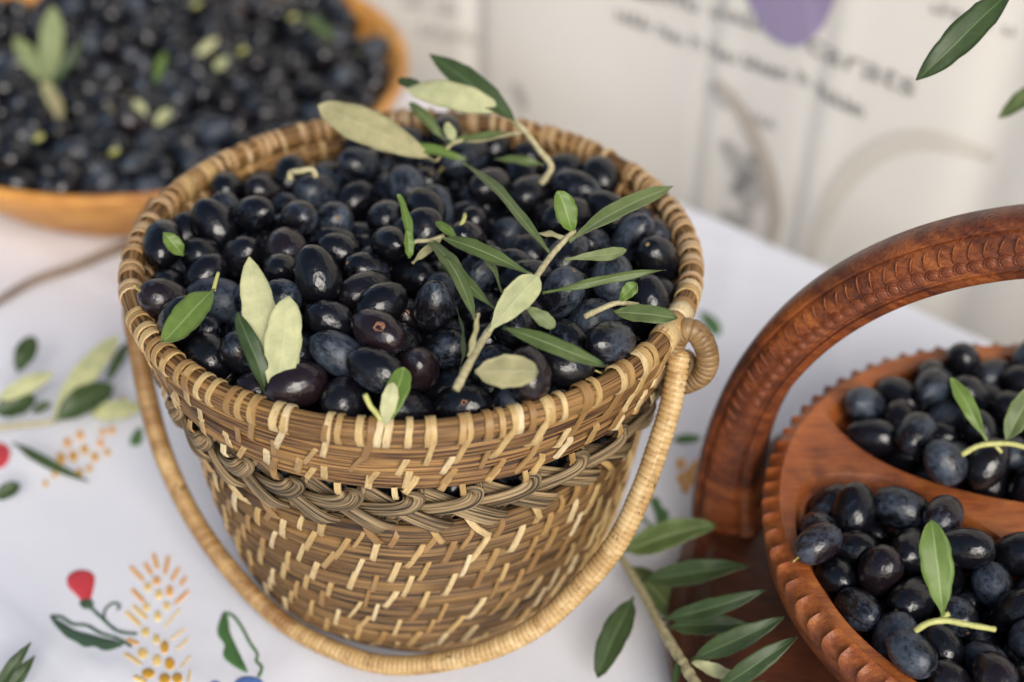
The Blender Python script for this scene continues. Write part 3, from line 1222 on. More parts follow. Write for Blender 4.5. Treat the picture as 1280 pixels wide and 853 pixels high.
# round top with three hollows
CUPS = [
    [(-.104, .078), (-.093, .054), (-.075, .037), (-.051, .025), (-.023, .017), (.01, .016), (.035, .028), (.05, .05), (.056, .085), (.05, .112), (.03, .127), (0, .131), (-.04, .124), (-.075, .107), (-.095, .092)],
    [(-.1305, .012), (-.126, .026), (-.115, .034), (-.1, .0355), (-.076, .030), (-.0545, .010), (-.034, -.015), (-.02, -.05), (-.018, -.085), (-.03, -.115), (-.05, -.124), (-.075, -.111), (-.1, -.087), (-.118, -.062), (-.129, -.032), (-.133, -.008)],
    [(.05, .005), (.07, .03), (.085, .075), (.1, .083), (.118, .06), (.131, .02), (.131, -.02), (.118, -.06), (.095, -.092), (.06, -.118), (.03, -.122), (.012, -.1), (.01, -.06), (.025, -.02)]]
NT_N, SUB = 84, 8
RT_ = .146
NA = NT_N * SUB
V = []
F = []


NJ = [random.uniform(.72, 1.15) for _ in range(NT_N)]


def scoop(k):
    x = (k % SUB) / SUB * 2 - 1
    return max(0.0, 1 - x * x) ** .6 * NJ[(k // SUB) % NT_N]


rings = []
for (r_, z_, depth_k, rk) in ((.1372, 0.0, 0, 0), (.1385, .0006, 0, 0), (.1398, .0002, .12, 0), (.1418, -.0002, .45, 0), (.1440, -.0010, .8, .0), (.1458, -.0022, 1.0, .0006), (.1464, -.0052, .9, .001), (.1458, -.0085, .25, .0004),
                              (.1452, -.012, 0, 0), (.1435, -.020, 0, 0), (.137, -.027, 0, 0), (.11, -.032, 0, 0), (.07, -.033, 0, 0), (.0001, -.033, 0, 0)):
    row = []
    for k in range(NA):
        a = 2 * math.pi * (k + 2) / NA
        s_ = scoop(k)
        rr2 = r_ - rk * s_ * 1.6
        zz2 = z_ - .0042 * depth_k * s_
        row.append(len(V))
        V.append((TC.x + rr2 * math.cos(a), TC.y + rr2 * math.sin(a), TC.z + zz2))
    rings.append(row)
for A_, B_ in zip(rings, rings[1:]):
    for k in range(NA):
        k2 = (k + 1) % NA
        F.append((A_[k], B_[k], B_[k2], A_[k2]))
cdt_p = [Vector((V[i][0] - TC.x, V[i][1] - TC.y)) for i in rings[0]]
cdt_e = [(k, (k + 1) % NA) for k in range(NA)]
cup_rows = []
for C_ in CUPS:
    q = [Vector((p.x, p.y)) for p in catmull([(x, y, 0) for x, y in C_], 10, True)]
    ar = sum(q[i - 1].x * q[i].y - q[i].x * q[i - 1].y for i in range(len(q)))
    if ar < 0:
        q.reverse()
    b0 = len(cdt_p)
    cdt_p += q
    cdt_e += [(b0 + i, b0 + (i + 1) % len(q)) for i in range(len(q))]
    cup_rows.append(q)


def inside(p, q):
    r_ = False
    j = len(q) - 1
    for i in range(len(q)):
        if (q[i].y > p.y) != (q[j].y > p.y) and p.x < (q[j].x - q[i].x) * (p.y - q[i].y) / (q[j].y - q[i].y) + q[i].x:
            r_ = not r_
        j = i
    return r_


v2, _, f2, *_ = geometry.delaunay_2d_cdt(cdt_p, cdt_e, [], 1, 1e-8)
b0 = len(V)
V += [(TC.x + p.x, TC.y + p.y, TC.z) for p in v2]
for f in f2:
    c_ = sum((v2[i] for i in f), Vector((0, 0))) / len(f)
    if not any(inside(c_, q) for q in cup_rows):
        F.append(tuple(b0 + i for i in f))
for q in cup_rows:
    n = len(q)
    nrm = []
    for i in range(n):
        d = (q[(i + 1) % n] - q[i - 1]).normalized()
        nrm.append(Vector((-d.y, d.x)))
    base = len(V)
    pr = [(-.0004, .0001), (.0006, -.0012), (.0014, -.0045), (.0026, -.0065), (.0044, -.0070), (.0052, -.0105), (.0080, -.0122), (.0090, -.0155), (.0140, -.0200), (.0200, -.0232), (.0250, -.0245)]
    for d_, z_ in pr:
        for p, nn in zip(q, nrm):
            w_ = p + nn * d_
            V.append((TC.x + w_.x, TC.y + w_.y, TC.z + z_))
    for i in range(len(pr) - 1):
        for k in range(n):
            k2 = (k + 1) % n
            F.append((base + i * n + k, base + i * n + k2, base + (i + 1) * n + k2, base + (i + 1) * n + k))
    cc_ = sum(q, Vector((0, 0))) / n
    V.append((TC.x + cc_.x, TC.y + cc_.y, TC.z - .0247))
    for k in range(n):
        F.append((base + (len(pr) - 1) * n + k, base + (len(pr) - 1) * n + (k + 1) % n, len(V) - 1))
o = part('tray_top', V, F, M['tray_wood'], tray)
bm = bmesh.new()
bm.from_mesh(o.data)
bmesh.ops.remove_doubles(bm, verts=bm.verts, dist=1e-6)
bmesh.ops.recalc_face_normals(bm, faces=bm.faces)
bm.to_mesh(o.data)
bm.free()
o.data.set_sharp_from_angle(angle=R(38))

# arched handle: rises from the foot plate across the tray
AA = R(-30)
AX = Vector((math.cos(AA), math.sin(AA), 0))         # along the span (left foot = -AX)
AN = Vector((math.sin(AA), -math.cos(AA), 0))        # towards the camera
AC = Vector((.33, -.1, .055))
R_OUT, R_IN, DEP = .2054, .1775, .0175
# section (radius, depth towards camera): rounded outer back, moulded front face
sec = [(R_IN, 0), (R_IN + .001, -.001), (R_OUT - .003, -.001), (R_OUT - .0006, .0004), (R_OUT, .003), (R_OUT, .0090), (R_OUT - .0010, .0125), (R_OUT - .0032, .0150), (R_OUT - .0042, .0156), (R_OUT - .0048, .0140), (R_OUT - .0056, .0140),
       (R_OUT - .0064, .0157), (R_OUT - .0092, .0168), (R_IN + .0105, .0178), (R_IN + .0068, .0176), (R_IN + .0058, .0160), (R_IN + .0050, .0160), (R_IN + .0042, .0172), (R_IN + .0015, .0165), (R_IN, .0145), (R_IN, .007)]
NSEG = 220
ta = np.linspace(R(-10), R(190), NSEG)
V, F = [], []
ns = len(sec)
for t_ in ta:
    flare = 1 + .35 * max(0, (.35 - math.sin(t_)) / .5) ** 2
    for r_, d_ in sec:
        rm_ = (R_OUT + R_IN) / 2
        rr2 = rm_ + (r_ - rm_) * flare
        p = AC + AX * (-rr2 * math.cos(t_)) + Vector((0, 0, rr2 * math.sin(t_))) + AN * (d_ * flare)
        V.append((p.x, p.y, max(p.z, .0195)))
for i in range(NSEG - 1):
    for k in range(ns):
        k2 = (k + 1) % ns
        F.append((i * ns + k, (i + 1) * ns + k, (i + 1) * ns + k2, i * ns + k2))
F.append(tuple(range(ns)))
F.append(tuple(range((NSEG - 1) * ns, NSEG * ns))[::-1])
arch = part('arched_handle', V, F, M['arch_wood'], tray)
arch.data.set_sharp_from_angle(angle=R(50))
# carved row of scallops on the front face
rs_ = R_IN + .0098
sv, sf = [], []
for i in range(5):
    e = i / 4 * math.pi / 2
    for k in range(10):
        a = k * 2 * math.pi / 10
        rad = .0026 * math.cos(e)
        sv.append((rad * math.cos(a) * 1.05, rad * math.sin(a),   .0009 * math.sin(e) - .0002))
for i in range(4):
    for k in range(10):
        k2 = (k + 1) % 10
        sf.append((i * 10 + k, i * 10 + k2, (i + 1) * 10 + k2, (i + 1) * 10 + k))
# crescent lip round each bead
lv, lf, _u_ = tube([(.0031 * math.cos(a), .0031 * math.sin(a), .0001) for a in np.linspace(R(20), R(215), 12)], np.r_[.0002, np.full(10, .00042), .0002], 5)
sv2, sf2, _ = merge([(sv, sf, None), (lv, lf, None)])
sme = mesh('carved_bead', sv2, sf2, M['arch_wood'])
for t_ in np.linspace(R(8), R(172), 84):
    p = AC + AX * (-rs_ * math.cos(t_)) + Vector((0, 0, rs_ * math.sin(t_))) + AN * .0178
    rad_dir = AX * (-math.cos(t_)) + Vector((0, 0, math.sin(t_)))
    tan_dir = rad_dir.cross(AN)
    o = link('carved_bead', sme, arch)
    o.matrix_local = Matrix(((tan_dir.x, rad_dir.x, -AN.x * -1, 0), (tan_dir.y, rad_dir.y, AN.y, 0), (tan_dir.z, rad_dir.z, AN.z, 0), (0, 0, 0, 1)))
    o.location = p - FC
    o.scale = (random.uniform(.85, 1.12), random.uniform(.85, 1.1), random.uniform(.6, 1.15))
# gouged flutes fanning outwards above the beads
fv, ff, _u_ = tube([(0, 0, .0002), (.0007, .0026, .0005), (.0021, .0056, .0003), (.0040, .0080, -.0004)], [.0002, .0004, .00045, .0002], 5)
fme = mesh('carved_flute', fv, ff, M['arch_wood'])
for t_ in np.linspace(R(7.4), R(171.4), 84):
    r3 = rs_ + .0034
    p = AC + AX * (-r3 * math.cos(t_)) + Vector((0, 0, r3 * math.sin(t_))) + AN * .0174
    rad_dir = AX * (-math.cos(t_)) + Vector((0, 0, math.sin(t_)))
    tan_dir = rad_dir.cross(AN)
    o = link('carved_flute', fme, arch)
    o.matrix_local = Matrix(((tan_dir.x, rad_dir.x, AN.x, 0), (tan_dir.y, rad_dir.y, AN.y, 0), (tan_dir.z, rad_dir.z, AN.z, 0), (0, 0, 0, 1)))
    o.location = p - FC
    o.scale = (random.uniform(.85, 1.12), random.uniform(.85, 1.1), random.uniform(.6, 1.15))

# ================================================================== olives
BASKET_SHOWN = '''
539 -722 1488 57 -22 -78 15 909 1208;-785 -488 1425 90 -37 -16 -16 917 1145;-857 727 1626 30 -9 -71 63 1004 1449;412 -850 1608 6 53 62 58 928 1222;-218 1087 1534 21 77 25 55 995 1372;-396 -726 1453 1 -20 -38 90 951 1224;
-225 -928 1589 40 51 -4 -76 971 1448;1037 -346 1485 4 -14 91 -39 958 1454;-1118 -209 1659 84 25 15 -45 944 1392;-828 -786 1714 3 -38 52 76 992 1255;209 -949 1667 2 -71 -42 56 977 1364;-572 -982 1685 63 -28 72 -11 910 1209;
-272 219 1655 39 60 47 53 980 1317;-981 -43 1711 30 -54 78 1 941 1272;-682 -672 1757 18 -25 -95 -11 911 1238;-212 -1122 1762 55 -74 -27 -27 956 1223;271 -1118 1732 10 72 -12 -68 936 1264;762 -573 1483 59 -33 8 -73 858 1318;
99 1130 1760 13 -11 65 74 918 1277;-916 -581 1669 86 30 30 29 940 1424;-416 -1068 1792 4 -68 -28 68 997 1397;43 -1143 1718 89 27 -28 -22 968 1466;690 -935 1812 23 -60 -20 74 974 1272;1084 -251 1691 80 32 46 20 1000 1462;
208 869 1536 55 -13 -32 -76 964 1249;-342 1051 1692 51 -20 62 -56 873 1338;513 434 1571 15 -75 1 -64 1006 1529;909 -697 1660 54 -41 65 34 860 1294;903 714 1752 39 69 -39 46 965 1223;-80 1090 1688 5 88 26 40 1007 1324;
-862 -408 1744 64 18 -67 -34 1004 1452;-512 -715 1744 71 60 12 -36 852 1292;-362 -30 1788 34 49 -39 -70 934 1368;1140 211 1727 57 18 41 -69 845 1144;350 1073 1665 5 -69 -71 9 1002 1376;-987 588 1721 62 -61 -40 -28 866 1111;
-1120 204 1685 49 86 -13 -6 990 1308;-427 -876 1809 42 32 69 50 923 1308;81 -987 1824 84 28 20 -42 937 1427;127 -97 1730 13 72 -1 68 970 1222;-26 -808 1787 63 69 -26 -23 1004 1290;939 278 1791 6 40 -34 -85 1005 1536;
-519 820 1643 71 68 -20 2 959 1399;-391 -442 1840 18 -51 -46 -71 985 1458;344 -729 1738 0 -96 -11 25 956 1280;83 343 1749 15 42 -79 43 984 1476;-337 544 1686 54 55 -63 -1 901 1221;-7 -576 1772 8 -4 35 -93 996 1384;
515 -616 1793 29 37 -86 21 968 1344;-192 715 1629 30 43 -60 61 978 1468;-680 729 1715 73 -37 29 50 915 1208;-938 -220 1746 5 -38 -30 -87 876 1155;-649 -494 1786 80 -29 -47 24 942 1250;-82 -1089 1894 9 -59 23 77 878 1323;
921 -403 1668 54 -20 -52 63 959 1333;828 70 1754 38 14 84 37 928 1158;21 -252 1775 0 63 -34 -70 950 1278;-958 144 1783 36 -38 14 84 967 1438;-84 -902 1947 17 -61 30 71 893 1354;330 -556 1810 75 -48 46 -10 854 1119;
560 -77 1760 2 75 -55 36 1002 1315;4 729 1652 20 -36 -90 -10 940 1410;-534 -625 1897 26 39 -14 87 946 1192;-246 -950 1862 61 26 -45 -60 875 1339;809 -573 1758 28 -8 -92 26 992 1248;1030 80 1794 62 -10 20 -75 937 1428;
713 795 1724 75 -15 63 12 1001 1248;319 -374 1893 22 -40 -16 -88 950 1373;-72 565 1761 38 56 -41 61 1005 1307;-775 202 1814 32 47 -13 82 889 1265;-290 -776 1902 22 47 -10 -85 850 1149;182 -804 1789 66 44 12 59 881 1240;
715 -173 1838 80 -52 21 -19 963 1391;487 89 1664 2 35 -93 -14 935 1283;-793 -84 1759 87 5 33 -37 933 1249;-1049 -527 1816 14 -90 -4 -42 949 1333;-951 -694 1842 86 -2 30 -41 917 1345;1140 -75 1772 7 -88 -39 -28 974 1447;
-340 831 1729 61 -12 77 10 924 1201;160 -501 1849 35 -3 -3 94 899 1171;-184 -342 1858 12 75 50 42 901 1151;-92 -697 1931 15 -49 -62 59 912 1311;716 198 1825 7 -58 -46 67 926 1390;60 -106 1919 33 91 -23 12 979 1213;
266 270 1721 12 -6 16 -98 904 1196;-1164 -51 1800 58 65 -33 37 960 1451;-568 -163 1856 54 -66 27 44 991 1247;388 -908 1793 33 47 -6 82 872 1128;880 -803 1837 71 19 -50 45 929 1420;1076 -426 1783 18 -14 33 92 917 1267;
683 371 1717 48 18 -74 -43 973 1417;504 790 1712 19 -1 69 -70 943 1354;35 923 1629 37 -88 26 -15 897 1314;-534 600 1699 14 -77 -30 -55 966 1261;248 -134 1897 46 22 28 -81 950 1342;-324 -192 1862 22 -44 -11 86 882 1094;
-173 -533 1882 73 54 -35 -24 945 1355;520 -418 1886 72 -35 60 2 917 1340;551 549 1738 48 -2 73 48 1006 1412;-132 197 1800 49 -85 -8 -19 968 1426;-661 -856 1788 30 -83 47 -4 879 1247;467 -786 1909 34 9 54 -76 941 1259;
680 -516 1884 18 -32 -93 8 892 1295;775 522 1791 68 37 63 4 914 1394;204 914 1738 70 -58 36 -22 992 1481;-785 562 1704 19 -91 13 -34 861 1247;-86 -214 1926 6 28 -44 85 851 1208;-371 -568 1995 82 -37 -1 43 977 1358;
132 -669 1910 100 1 5 -7 884 1317;46 195 1870 19 56 -46 66 864 1319;-388 161 1811 38 -59 -68 -22 932 1160;536 -1061 1865 71 -50 17 46 917 1216;710 -745 1779 75 -27 -43 -42 903 1180;908 -357 1860 22 12 -78 58 948 1240;
435 265 1659 12 -96 21 10 883 1146;532 999 1664 11 57 73 -37 935 1211;343 542 1785 76 48 -42 3 930 1275;-544 89 1864 8 -59 67 45 867 1314;-558 -377 1882 41 18 38 -81 844 1253'''
BASKET_REST = '''
-158 -63 215 43 83 -6 -36 882 1234;253 392 216 41 -63 -64 -18 886 1155;-101 311 216 53 -47 -48 -52 949 1419;-356 -23 211 54 -46 -52 -47 893 1110;-192 -260 219 43 21 81 35 908 1341;176 -251 220 61 -63 41 23 1004 1371;
358 21 221 68 16 -56 46 940 1417;449 580 222 38 -49 -42 -66 986 1504;34 704 210 16 -44 64 61 890 1115;-321 638 212 26 47 -39 74 892 1307;-671 367 223 50 1 -64 58 990 1514;-728 -77 208 72 -19 63 22 876 1188;
-587 -477 220 62 64 -30 34 992 1337;-200 -688 221 18 -5 -67 -72 1000 1385;176 -668 215 4 -55 -25 -80 934 1155;563 -488 216 57 -64 -24 45 948 1302;745 -98 219 78 -26 56 10 956 1456;624 236 220 46 -56 -68 -16 905 1278;
-7 -171 218 32 89 0 32 895 1163;78 358 210 15 -45 50 73 897 1196;-335 177 220 59 -38 -55 45 990 1357;-376 -207 230 99 -11 -3 5 873 1150;16 -547 220 35 54 27 72 975 1283;518 -84 212 56 21 -80 -4 844 1282;
424 296 220 8 -57 -54 61 967 1437;-152 740 215 48 -74 -12 -46 941 1242;-496 563 220 70 -57 -29 -30 993 1397;-762 127 213 18 -44 -60 -65 911 1383;-698 -260 212 55 -74 21 -31 902 1165;-394 -643 220 54 -31 51 59 980 1211;
-7 -750 212 71 54 41 -21 913 1257;386 -622 222 46 -76 6 45 1005 1500;676 -307 215 72 -16 -65 -18 941 1262;761 94 209 60 -15 -79 1 857 1102;599 456 221 79 37 -26 -41 914 1231;285 687 214 16 5 -75 63 932 1345;
144 -9 220 45 -16 71 51 993 1462;-280 399 218 65 -75 -12 -10 975 1399;-533 -112 218 71 58 -36 -18 972 1212;-183 -454 207 10 -47 -46 -75 863 1285;402 -342 219 29 -49 -56 59 970 1347;479 142 321 80 -17 -57 -7 937 1390;
-50 524 219 46 11 88 6 904 1223;-468 330 228 63 2 40 66 967 1240;-811 -7 366 64 -34 38 58 993 1269;-606 -544 398 55 -31 -54 55 874 1148;-302 -749 365 70 55 42 -17 892 1291;121 -784 350 78 -51 2 36 923 1244;
524 -606 371 67 56 -13 48 923 1305;781 -226 380 11 -80 -57 18 986 1335;735 331 338 38 -79 17 46 956 1455;363 726 399 6 14 -43 -89 986 1484;-35 791 351 11 34 53 -77 858 1275;-411 681 364 31 -29 53 -73 915 1264;
3 128 210 47 31 66 50 889 1275;-548 96 220 48 -18 77 -38 971 1420;-380 -414 226 47 25 -78 34 1003 1442;224 -463 229 20 -2 -98 0 937 1207;475 -37 388 42 48 -73 -26 998 1273;141 546 236 78 -32 -16 -51 895 1151;
-173 604 354 21 92 -14 -30 887 1197;-534 -289 289 54 -36 -15 74 899 1217;-475 -662 382 4 70 45 -55 859 1089;-87 -692 385 73 -28 -60 -16 979 1429;297 -743 339 12 17 -86 46 876 1147;661 -422 359 46 12 -58 -66 935 1318;
662 24 354 98 -8 12 -13 943 1371;598 564 366 6 31 -27 91 875 1219;160 775 341 13 61 33 -71 992 1264;-234 784 391 13 -25 -32 -91 933 1413;-602 500 373 9 54 -51 67 998 1446;-786 212 385 16 -42 82 36 969 1337;
28 240 357 44 -30 -75 -40 959 1339;-394 -322 404 54 -82 -18 -6 873 1314;147 -557 369 64 18 72 -22 843 1093;362 -171 286 17 -78 -15 59 910 1168;299 517 348 39 76 -18 -49 917 1244;24 609 364 33 68 34 -55 879 1110;
-432 66 376 43 40 80 17 964 1269;-386 -758 534 57 -3 -80 -16 978 1393;27 -848 485 55 -52 -64 -12 848 1068;429 -725 504 11 -73 -39 56 1005 1384;568 -210 358 58 -68 42 -13 1001 1260;576 270 429 52 -16 -69 -48 998 1283;
516 656 498 45 -55 -21 -68 912 1188;19 831 519 59 61 47 -25 961 1297;-388 478 366 8 55 -52 65 956 1206;-575 229 376 56 44 15 68 992 1444;-852 71 552 15 54 8 -82 938 1187;-707 -393 357 37 -28 67 57 941 1163;
-160 132 322 48 57 -58 34 944 1389;1 -358 217 59 -51 -17 60 847 1292;274 -310 383 16 43 -39 -80 946 1349;363 338 406 62 -26 26 -69 982 1388;-155 426 367 67 -11 -71 20 901 1242;-268 -46 364 56 10 78 27 878 1177;
-290 -201 500 89 26 -27 -26 998 1450;210 -814 530 90 39 -11 -15 1001 1507;627 -532 502 48 -74 -16 45 892 1352;816 -54 446 84 19 -51 -6 850 1239;709 443 484 52 -76 -7 -38 860 1138;184 645 490 75 -47 -30 36 1006 1507;
-147 701 536 6 46 13 -88 903 1346;-549 646 507 24 40 88 6 977 1208;-813 296 616 42 1 91 -4 971 1335;-773 -204 370 19 -67 -21 69 915 1222;-577 -634 545 12 -80 25 -53 912 1197;-166 -833 481 57 32 -72 -23 884 1127;
-14 -1 334 43 84 -22 23 871 1078;342 -526 392 43 8 -56 71 978 1385;211 205 233 26 -29 -19 90 934 1267;120 429 372 63 -7 -62 -46 896 1246;-263 98 477 79 38 41 -26 939 1313;-609 -51 375 50 50 1 71 905 1256;
-66 -494 377 8 75 -47 -46 906 1345;391 -191 463 53 8 75 -40 890 1132;588 95 528 76 -8 61 21 930 1357;361 540 528 25 18 95 -2 855 1123;22 906 714 53 -23 -15 80 867 1307;-262 531 500 13 31 -61 -72 969 1247;
-729 379 447 83 15 52 -12 906 1147;-715 -106 517 51 47 -42 58 902 1361;-564 -354 467 48 40 63 -46 902 1372;-277 -515 359 49 -56 -29 -60 973 1367;46 -863 668 45 -79 8 40 942 1428;589 -658 632 72 -5 -62 29 876 1095;
127 36 481 84 -46 16 -24 975 1496;291 25 401 43 -30 69 50 867 1227;-20 550 538 86 -8 50 11 1006 1526;-363 285 388 16 40 -10 -90 926 1347;-524 -160 536 6 -32 -9 94 931 1395;-122 -279 391 48 -30 66 50 984 1445;
87 -155 375 56 -47 66 -18 934 1402;756 452 655 76 -52 31 23 909 1224;384 768 602 77 -4 -50 39 945 1205;-142 860 632 16 -98 -7 9 932 1357;-479 419 523 37 -38 -44 -73 990 1333;-651 90 479 20 -52 59 58 857 1064;
-797 -304 520 54 6 -48 -69 928 1266;-422 -513 474 21 -87 -9 43 857 1171;-217 -857 663 9 -62 13 77 992 1471;300 -603 571 46 70 -33 -44 858 1224;723 -443 630 44 30 -67 -51 921 1375;875 -71 610 34 45 -56 60 893 1344;
-90 -76 485 36 64 -38 -56 986 1435;202 233 432 33 35 73 -49 879 1303;-210 290 478 64 -39 19 64 849 1176;-385 -31 531 22 48 -56 -65 872 1142;-204 -418 523 51 -24 70 -45 937 1225;64 -350 381 79 32 -38 -37 908 1269;
378 -23 557 70 34 -63 -2 924 1302;273 874 755 71 -6 -69 -14 901 1382;-315 396 613 46 88 -6 -5 860 1199;-690 509 580 14 41 -15 -89 940 1394;-747 -42 690 53 20 -70 -43 990 1383;-695 -474 556 55 57 -59 15 965 1293;
-242 -622 506 37 59 55 -45 861 1206;101 -621 526 41 87 21 -19 939 1188;454 -378 486 1 -70 3 72 932 1410;650 -281 528 34 77 54 1 1000 1268;561 307 615 46 -69 -14 -54 938 1302;648 593 603 30 66 67 -18 859 1242;
-172 107 642 66 64 21 32 870 1249;-67 127 492 10 38 -54 -74 957 1305;-590 259 568 13 -71 45 52 871 1243;-7 -246 538 87 4 -40 -30 905 1128;191 -443 504 44 2 -73 -52 966 1332;526 -134 558 17 -92 12 -33 865 1231;
180 440 549 16 61 49 -60 918 1410;-408 590 622 68 46 53 21 871 1083;-696 149 671 61 -20 -6 -76 977 1337;-706 -246 669 69 -8 -51 -50 881 1198;-510 -744 679 47 -35 -78 -21 847 1052;-77 -671 575 37 -36 -62 -59 954 1388;
332 -415 627 71 63 5 30 859 1301;817 -426 793 23 22 75 58 904 1388;693 -60 594 62 1 56 -55 845 1163;523 459 507 71 -60 30 -22 894 1230;521 694 693 68 48 -54 7 850 1296;-154 917 845 27 67 -6 -69 948 1192;
66 226 592 3 86 -40 32 997 1357;-414 188 548 37 19 -83 37 894 1302;-428 -353 605 83 -51 -23 -5 1003 1380;3 -440 550 43 -34 63 55 883 1137;214 -157 512 47 -55 49 48 900 1226;232 312 673 84 -8 53 3 879 1145;
-29 359 498 50 -35 -51 61 922 1243;-547 18 631 65 37 42 -52 996 1286;-795 -410 718 47 60 -16 63 993 1260;-276 -669 672 55 10 77 31 867 1126;165 -706 670 30 64 -21 -67 846 1286;522 -476 646 68 19 62 -36 883 1149;
833 -280 617 71 -23 -6 -67 933 1309;814 137 439 54 -66 -48 20 979 1229;401 405 641 27 83 19 -44 936 1187;160 771 648 8 -70 4 71 876 1325;-366 744 530 34 72 -8 60 952 1345;-634 634 698 49 2 87 -8 871 1161;
-57 -95 673 49 51 51 -49 924 1357;-241 -301 669 13 54 9 -83 922 1244;-148 -517 692 45 -78 34 29 934 1287;124 -319 635 56 15 -48 66 861 1289;373 166 514 5 -83 3 -56 984 1474;-162 552 677 77 -56 -6 -29 966 1425;
-525 249 740 78 50 -10 -37 858 1080;-442 -570 643 41 76 32 38 849 1179;-101 -732 757 4 -46 41 -79 959 1187;225 -524 732 38 -12 -66 -64 984 1346;495 -284 662 83 -35 -2 43 890 1161;907 62 747 8 -49 -83 -27 896 1196;
584 471 731 9 -93 12 32 942 1276;246 605 674 69 -23 68 -1 904 1374;42 944 907 44 71 45 31 930 1285;-493 749 724 88 -19 -33 -29 923 1262;-777 68 835 58 -23 76 20 843 1084;-870 -352 896 48 56 -26 61 978 1406;
141 -52 647 14 -74 -14 64 892 1269;-324 -476 745 14 -96 24 1 935 1256;297 -214 690 48 33 -32 75 985 1388;406 197 709 7 34 -53 -77 1009 1288;-146 301 651 8 68 -44 58 914 1322;-475 446 723 3 47 -45 76 1005 1321;
-238 -81 644 37 -89 25 -10 908 1362;80 -757 829 64 47 44 -42 914 1313;400 -769 692 13 59 -22 76 967 1432;669 -195 717 16 65 16 73 951 1312;837 233 612 5 16 -64 75 988 1483;676 616 789 13 54 -26 -79 877 1255;
260 914 955 10 81 -51 -28 994 1425;-314 822 723 14 46 -77 41 1006 1510;-663 377 698 28 -57 59 -50 878 1275;-775 -164 848 59 -43 -36 -58 1006 1275;-568 -424 726 49 -38 44 -66 975 1386;-407 -825 826 71 -51 -21 45 998 1473;
80 -60 825 18 -82 28 47 970 1419;332 -504 899 2 58 36 73 913 1372;340 -9 728 72 39 -58 6 856 1307;11 412 672 39 55 61 40 941 1259;-335 266 755 73 -28 -4 62 1008 1540;-363 70 689 37 -30 82 -30 970 1247;
-414 -109 720 26 -1 15 95 912 1186;625 -366 779 7 -78 15 61 917 1154;532 20 686 47 -18 63 60 889 1336;543 295 795 61 -50 -62 -2 871 1240;166 474 794 15 26 -85 43 935 1401;-214 950 1019 42 53 44 59 919 1168;
-615 695 887 42 69 58 7 1003 1318;-589 -75 807 56 -55 62 0 861 1124;-550 -237 750 23 -12 96 10 882 1307;-674 -581 703 71 4 71 -2 861 1292;-202 -880 845 67 -53 45 -24 848 1117;238 -861 735 50 36 74 -24 906 1187;
-49 -321 705 51 82 -26 0 934 1329;476 -135 792 34 70 -38 -50 907 1383;198 119 683 89 -14 -36 24 929 1309;-44 146 774 6 -6 46 -88 960 1366;-481 226 914 64 -17 -57 -48 942 1274;-408 -328 825 94 29 -18 5 961 1361;
33 -508 722 53 -82 23 2 920 1162;676 182 697 39 -21 52 73 906 1253;343 375 811 70 -46 -54 -5 856 1207;23 638 729 73 46 45 -23 998 1467;-347 628 793 52 -52 41 -54 959 1235;-690 272 845 70 16 62 33 948 1348;
-921 -60 789 8 23 85 -47 877 1271;-752 -536 871 42 84 -24 -25 940 1179;-258 -674 842 26 36 66 -60 865 1173;175 -927 890 42 79 -26 -36 884 1177;444 -597 765 48 67 24 51 987 1289;911 -128 782 43 85 26 -16 899 1135;
115 -249 797 29 52 -16 -79 864 1212;302 111 874 96 10 3 25 992 1393;98 280 796 48 -32 -80 -17 938 1188;-620 113 904 27 53 80 5 856 1275;-242 -210 840 30 -1 -91 -29 993 1324;120 -564 903 3 95 30 -6 960 1241;
290 -132 882 43 -67 40 46 995 1337;501 789 845 48 -75 -7 45 899 1335;-277 449 790 71 -28 64 -13 864 1105;-477 435 929 93 32 11 16 993 1248;-896 126 721 57 38 -38 61 865 1072;-674 -352 861 49 7 -83 -27 846 1213;
-439 -626 809 62 -51 22 -56 888 1264;-24 -937 879 25 -2 94 22 953 1248;387 -843 874 29 68 -31 -60 990 1345;687 -604 775 88 39 -22 16 927 1216;714 -18 765 15 67 -9 -72 921 1307;804 460 840 19 -23 54 79 969 1297;
31 -394 868 77 26 57 14 885 1295;4 660 912 58 32 62 41 852 1161;-678 391 988 50 -44 -59 45 905 1291;-554 -505 904 46 -55 -20 -66 943 1241;-190 -397 841 16 -96 4 -22 884 1311;264 -344 850 33 -2 36 87 897 1164;
502 101 862 60 -66 -10 -45 999 1272;-438 840 913 52 -2 -80 30 949 1451;-636 508 836 13 -4 -1 99 877 1227;-942 -160 964 72 31 6 -62 958 1239;-827 -522 1045 46 -83 -22 22 943 1295;-296 -806 984 61 63 -19 44 944 1291;
328 -923 1028 76 3 61 21 858 1277;431 -395 778 81 38 42 15 843 1256;808 -258 880 9 -51 78 35 897 1331;856 240 814 40 -58 -12 -70 998 1521;698 656 972 35 -68 28 58 974 1350;114 789 822 18 -86 -34 33 858 1126;
-34 -210 934 8 -40 -64 65 1001 1492;-597 243 1058 16 -40 -80 42 849 1127;-411 -179 936 76 43 4 -49 903 1254;-72 -568 873 67 -68 -28 -5 948 1358;437 -307 934 45 8 63 -63 967 1280;641 273 980 90 -6 16 40 938 1261;
-22 431 869 19 -58 28 -74 1000 1393;-911 232 881 13 56 -71 41 933 1183;-768 -255 1019 32 46 -49 67 902 1177;-618 -701 843 66 -52 -53 -9 906 1324;-84 -767 936 66 10 -65 -35 854 1134;560 -719 895 60 -32 -57 -46 985 1345;
624 -242 913 32 -93 -11 -15 934 1291;941 115 946 42 85 -21 24 1006 1355;881 347 998 81 22 48 25 977 1378;308 704 836 82 11 -51 -23 1002 1410;-151 731 810 7 -78 -19 60 959 1226;-564 798 1078 34 52 -76 17 1005 1268;
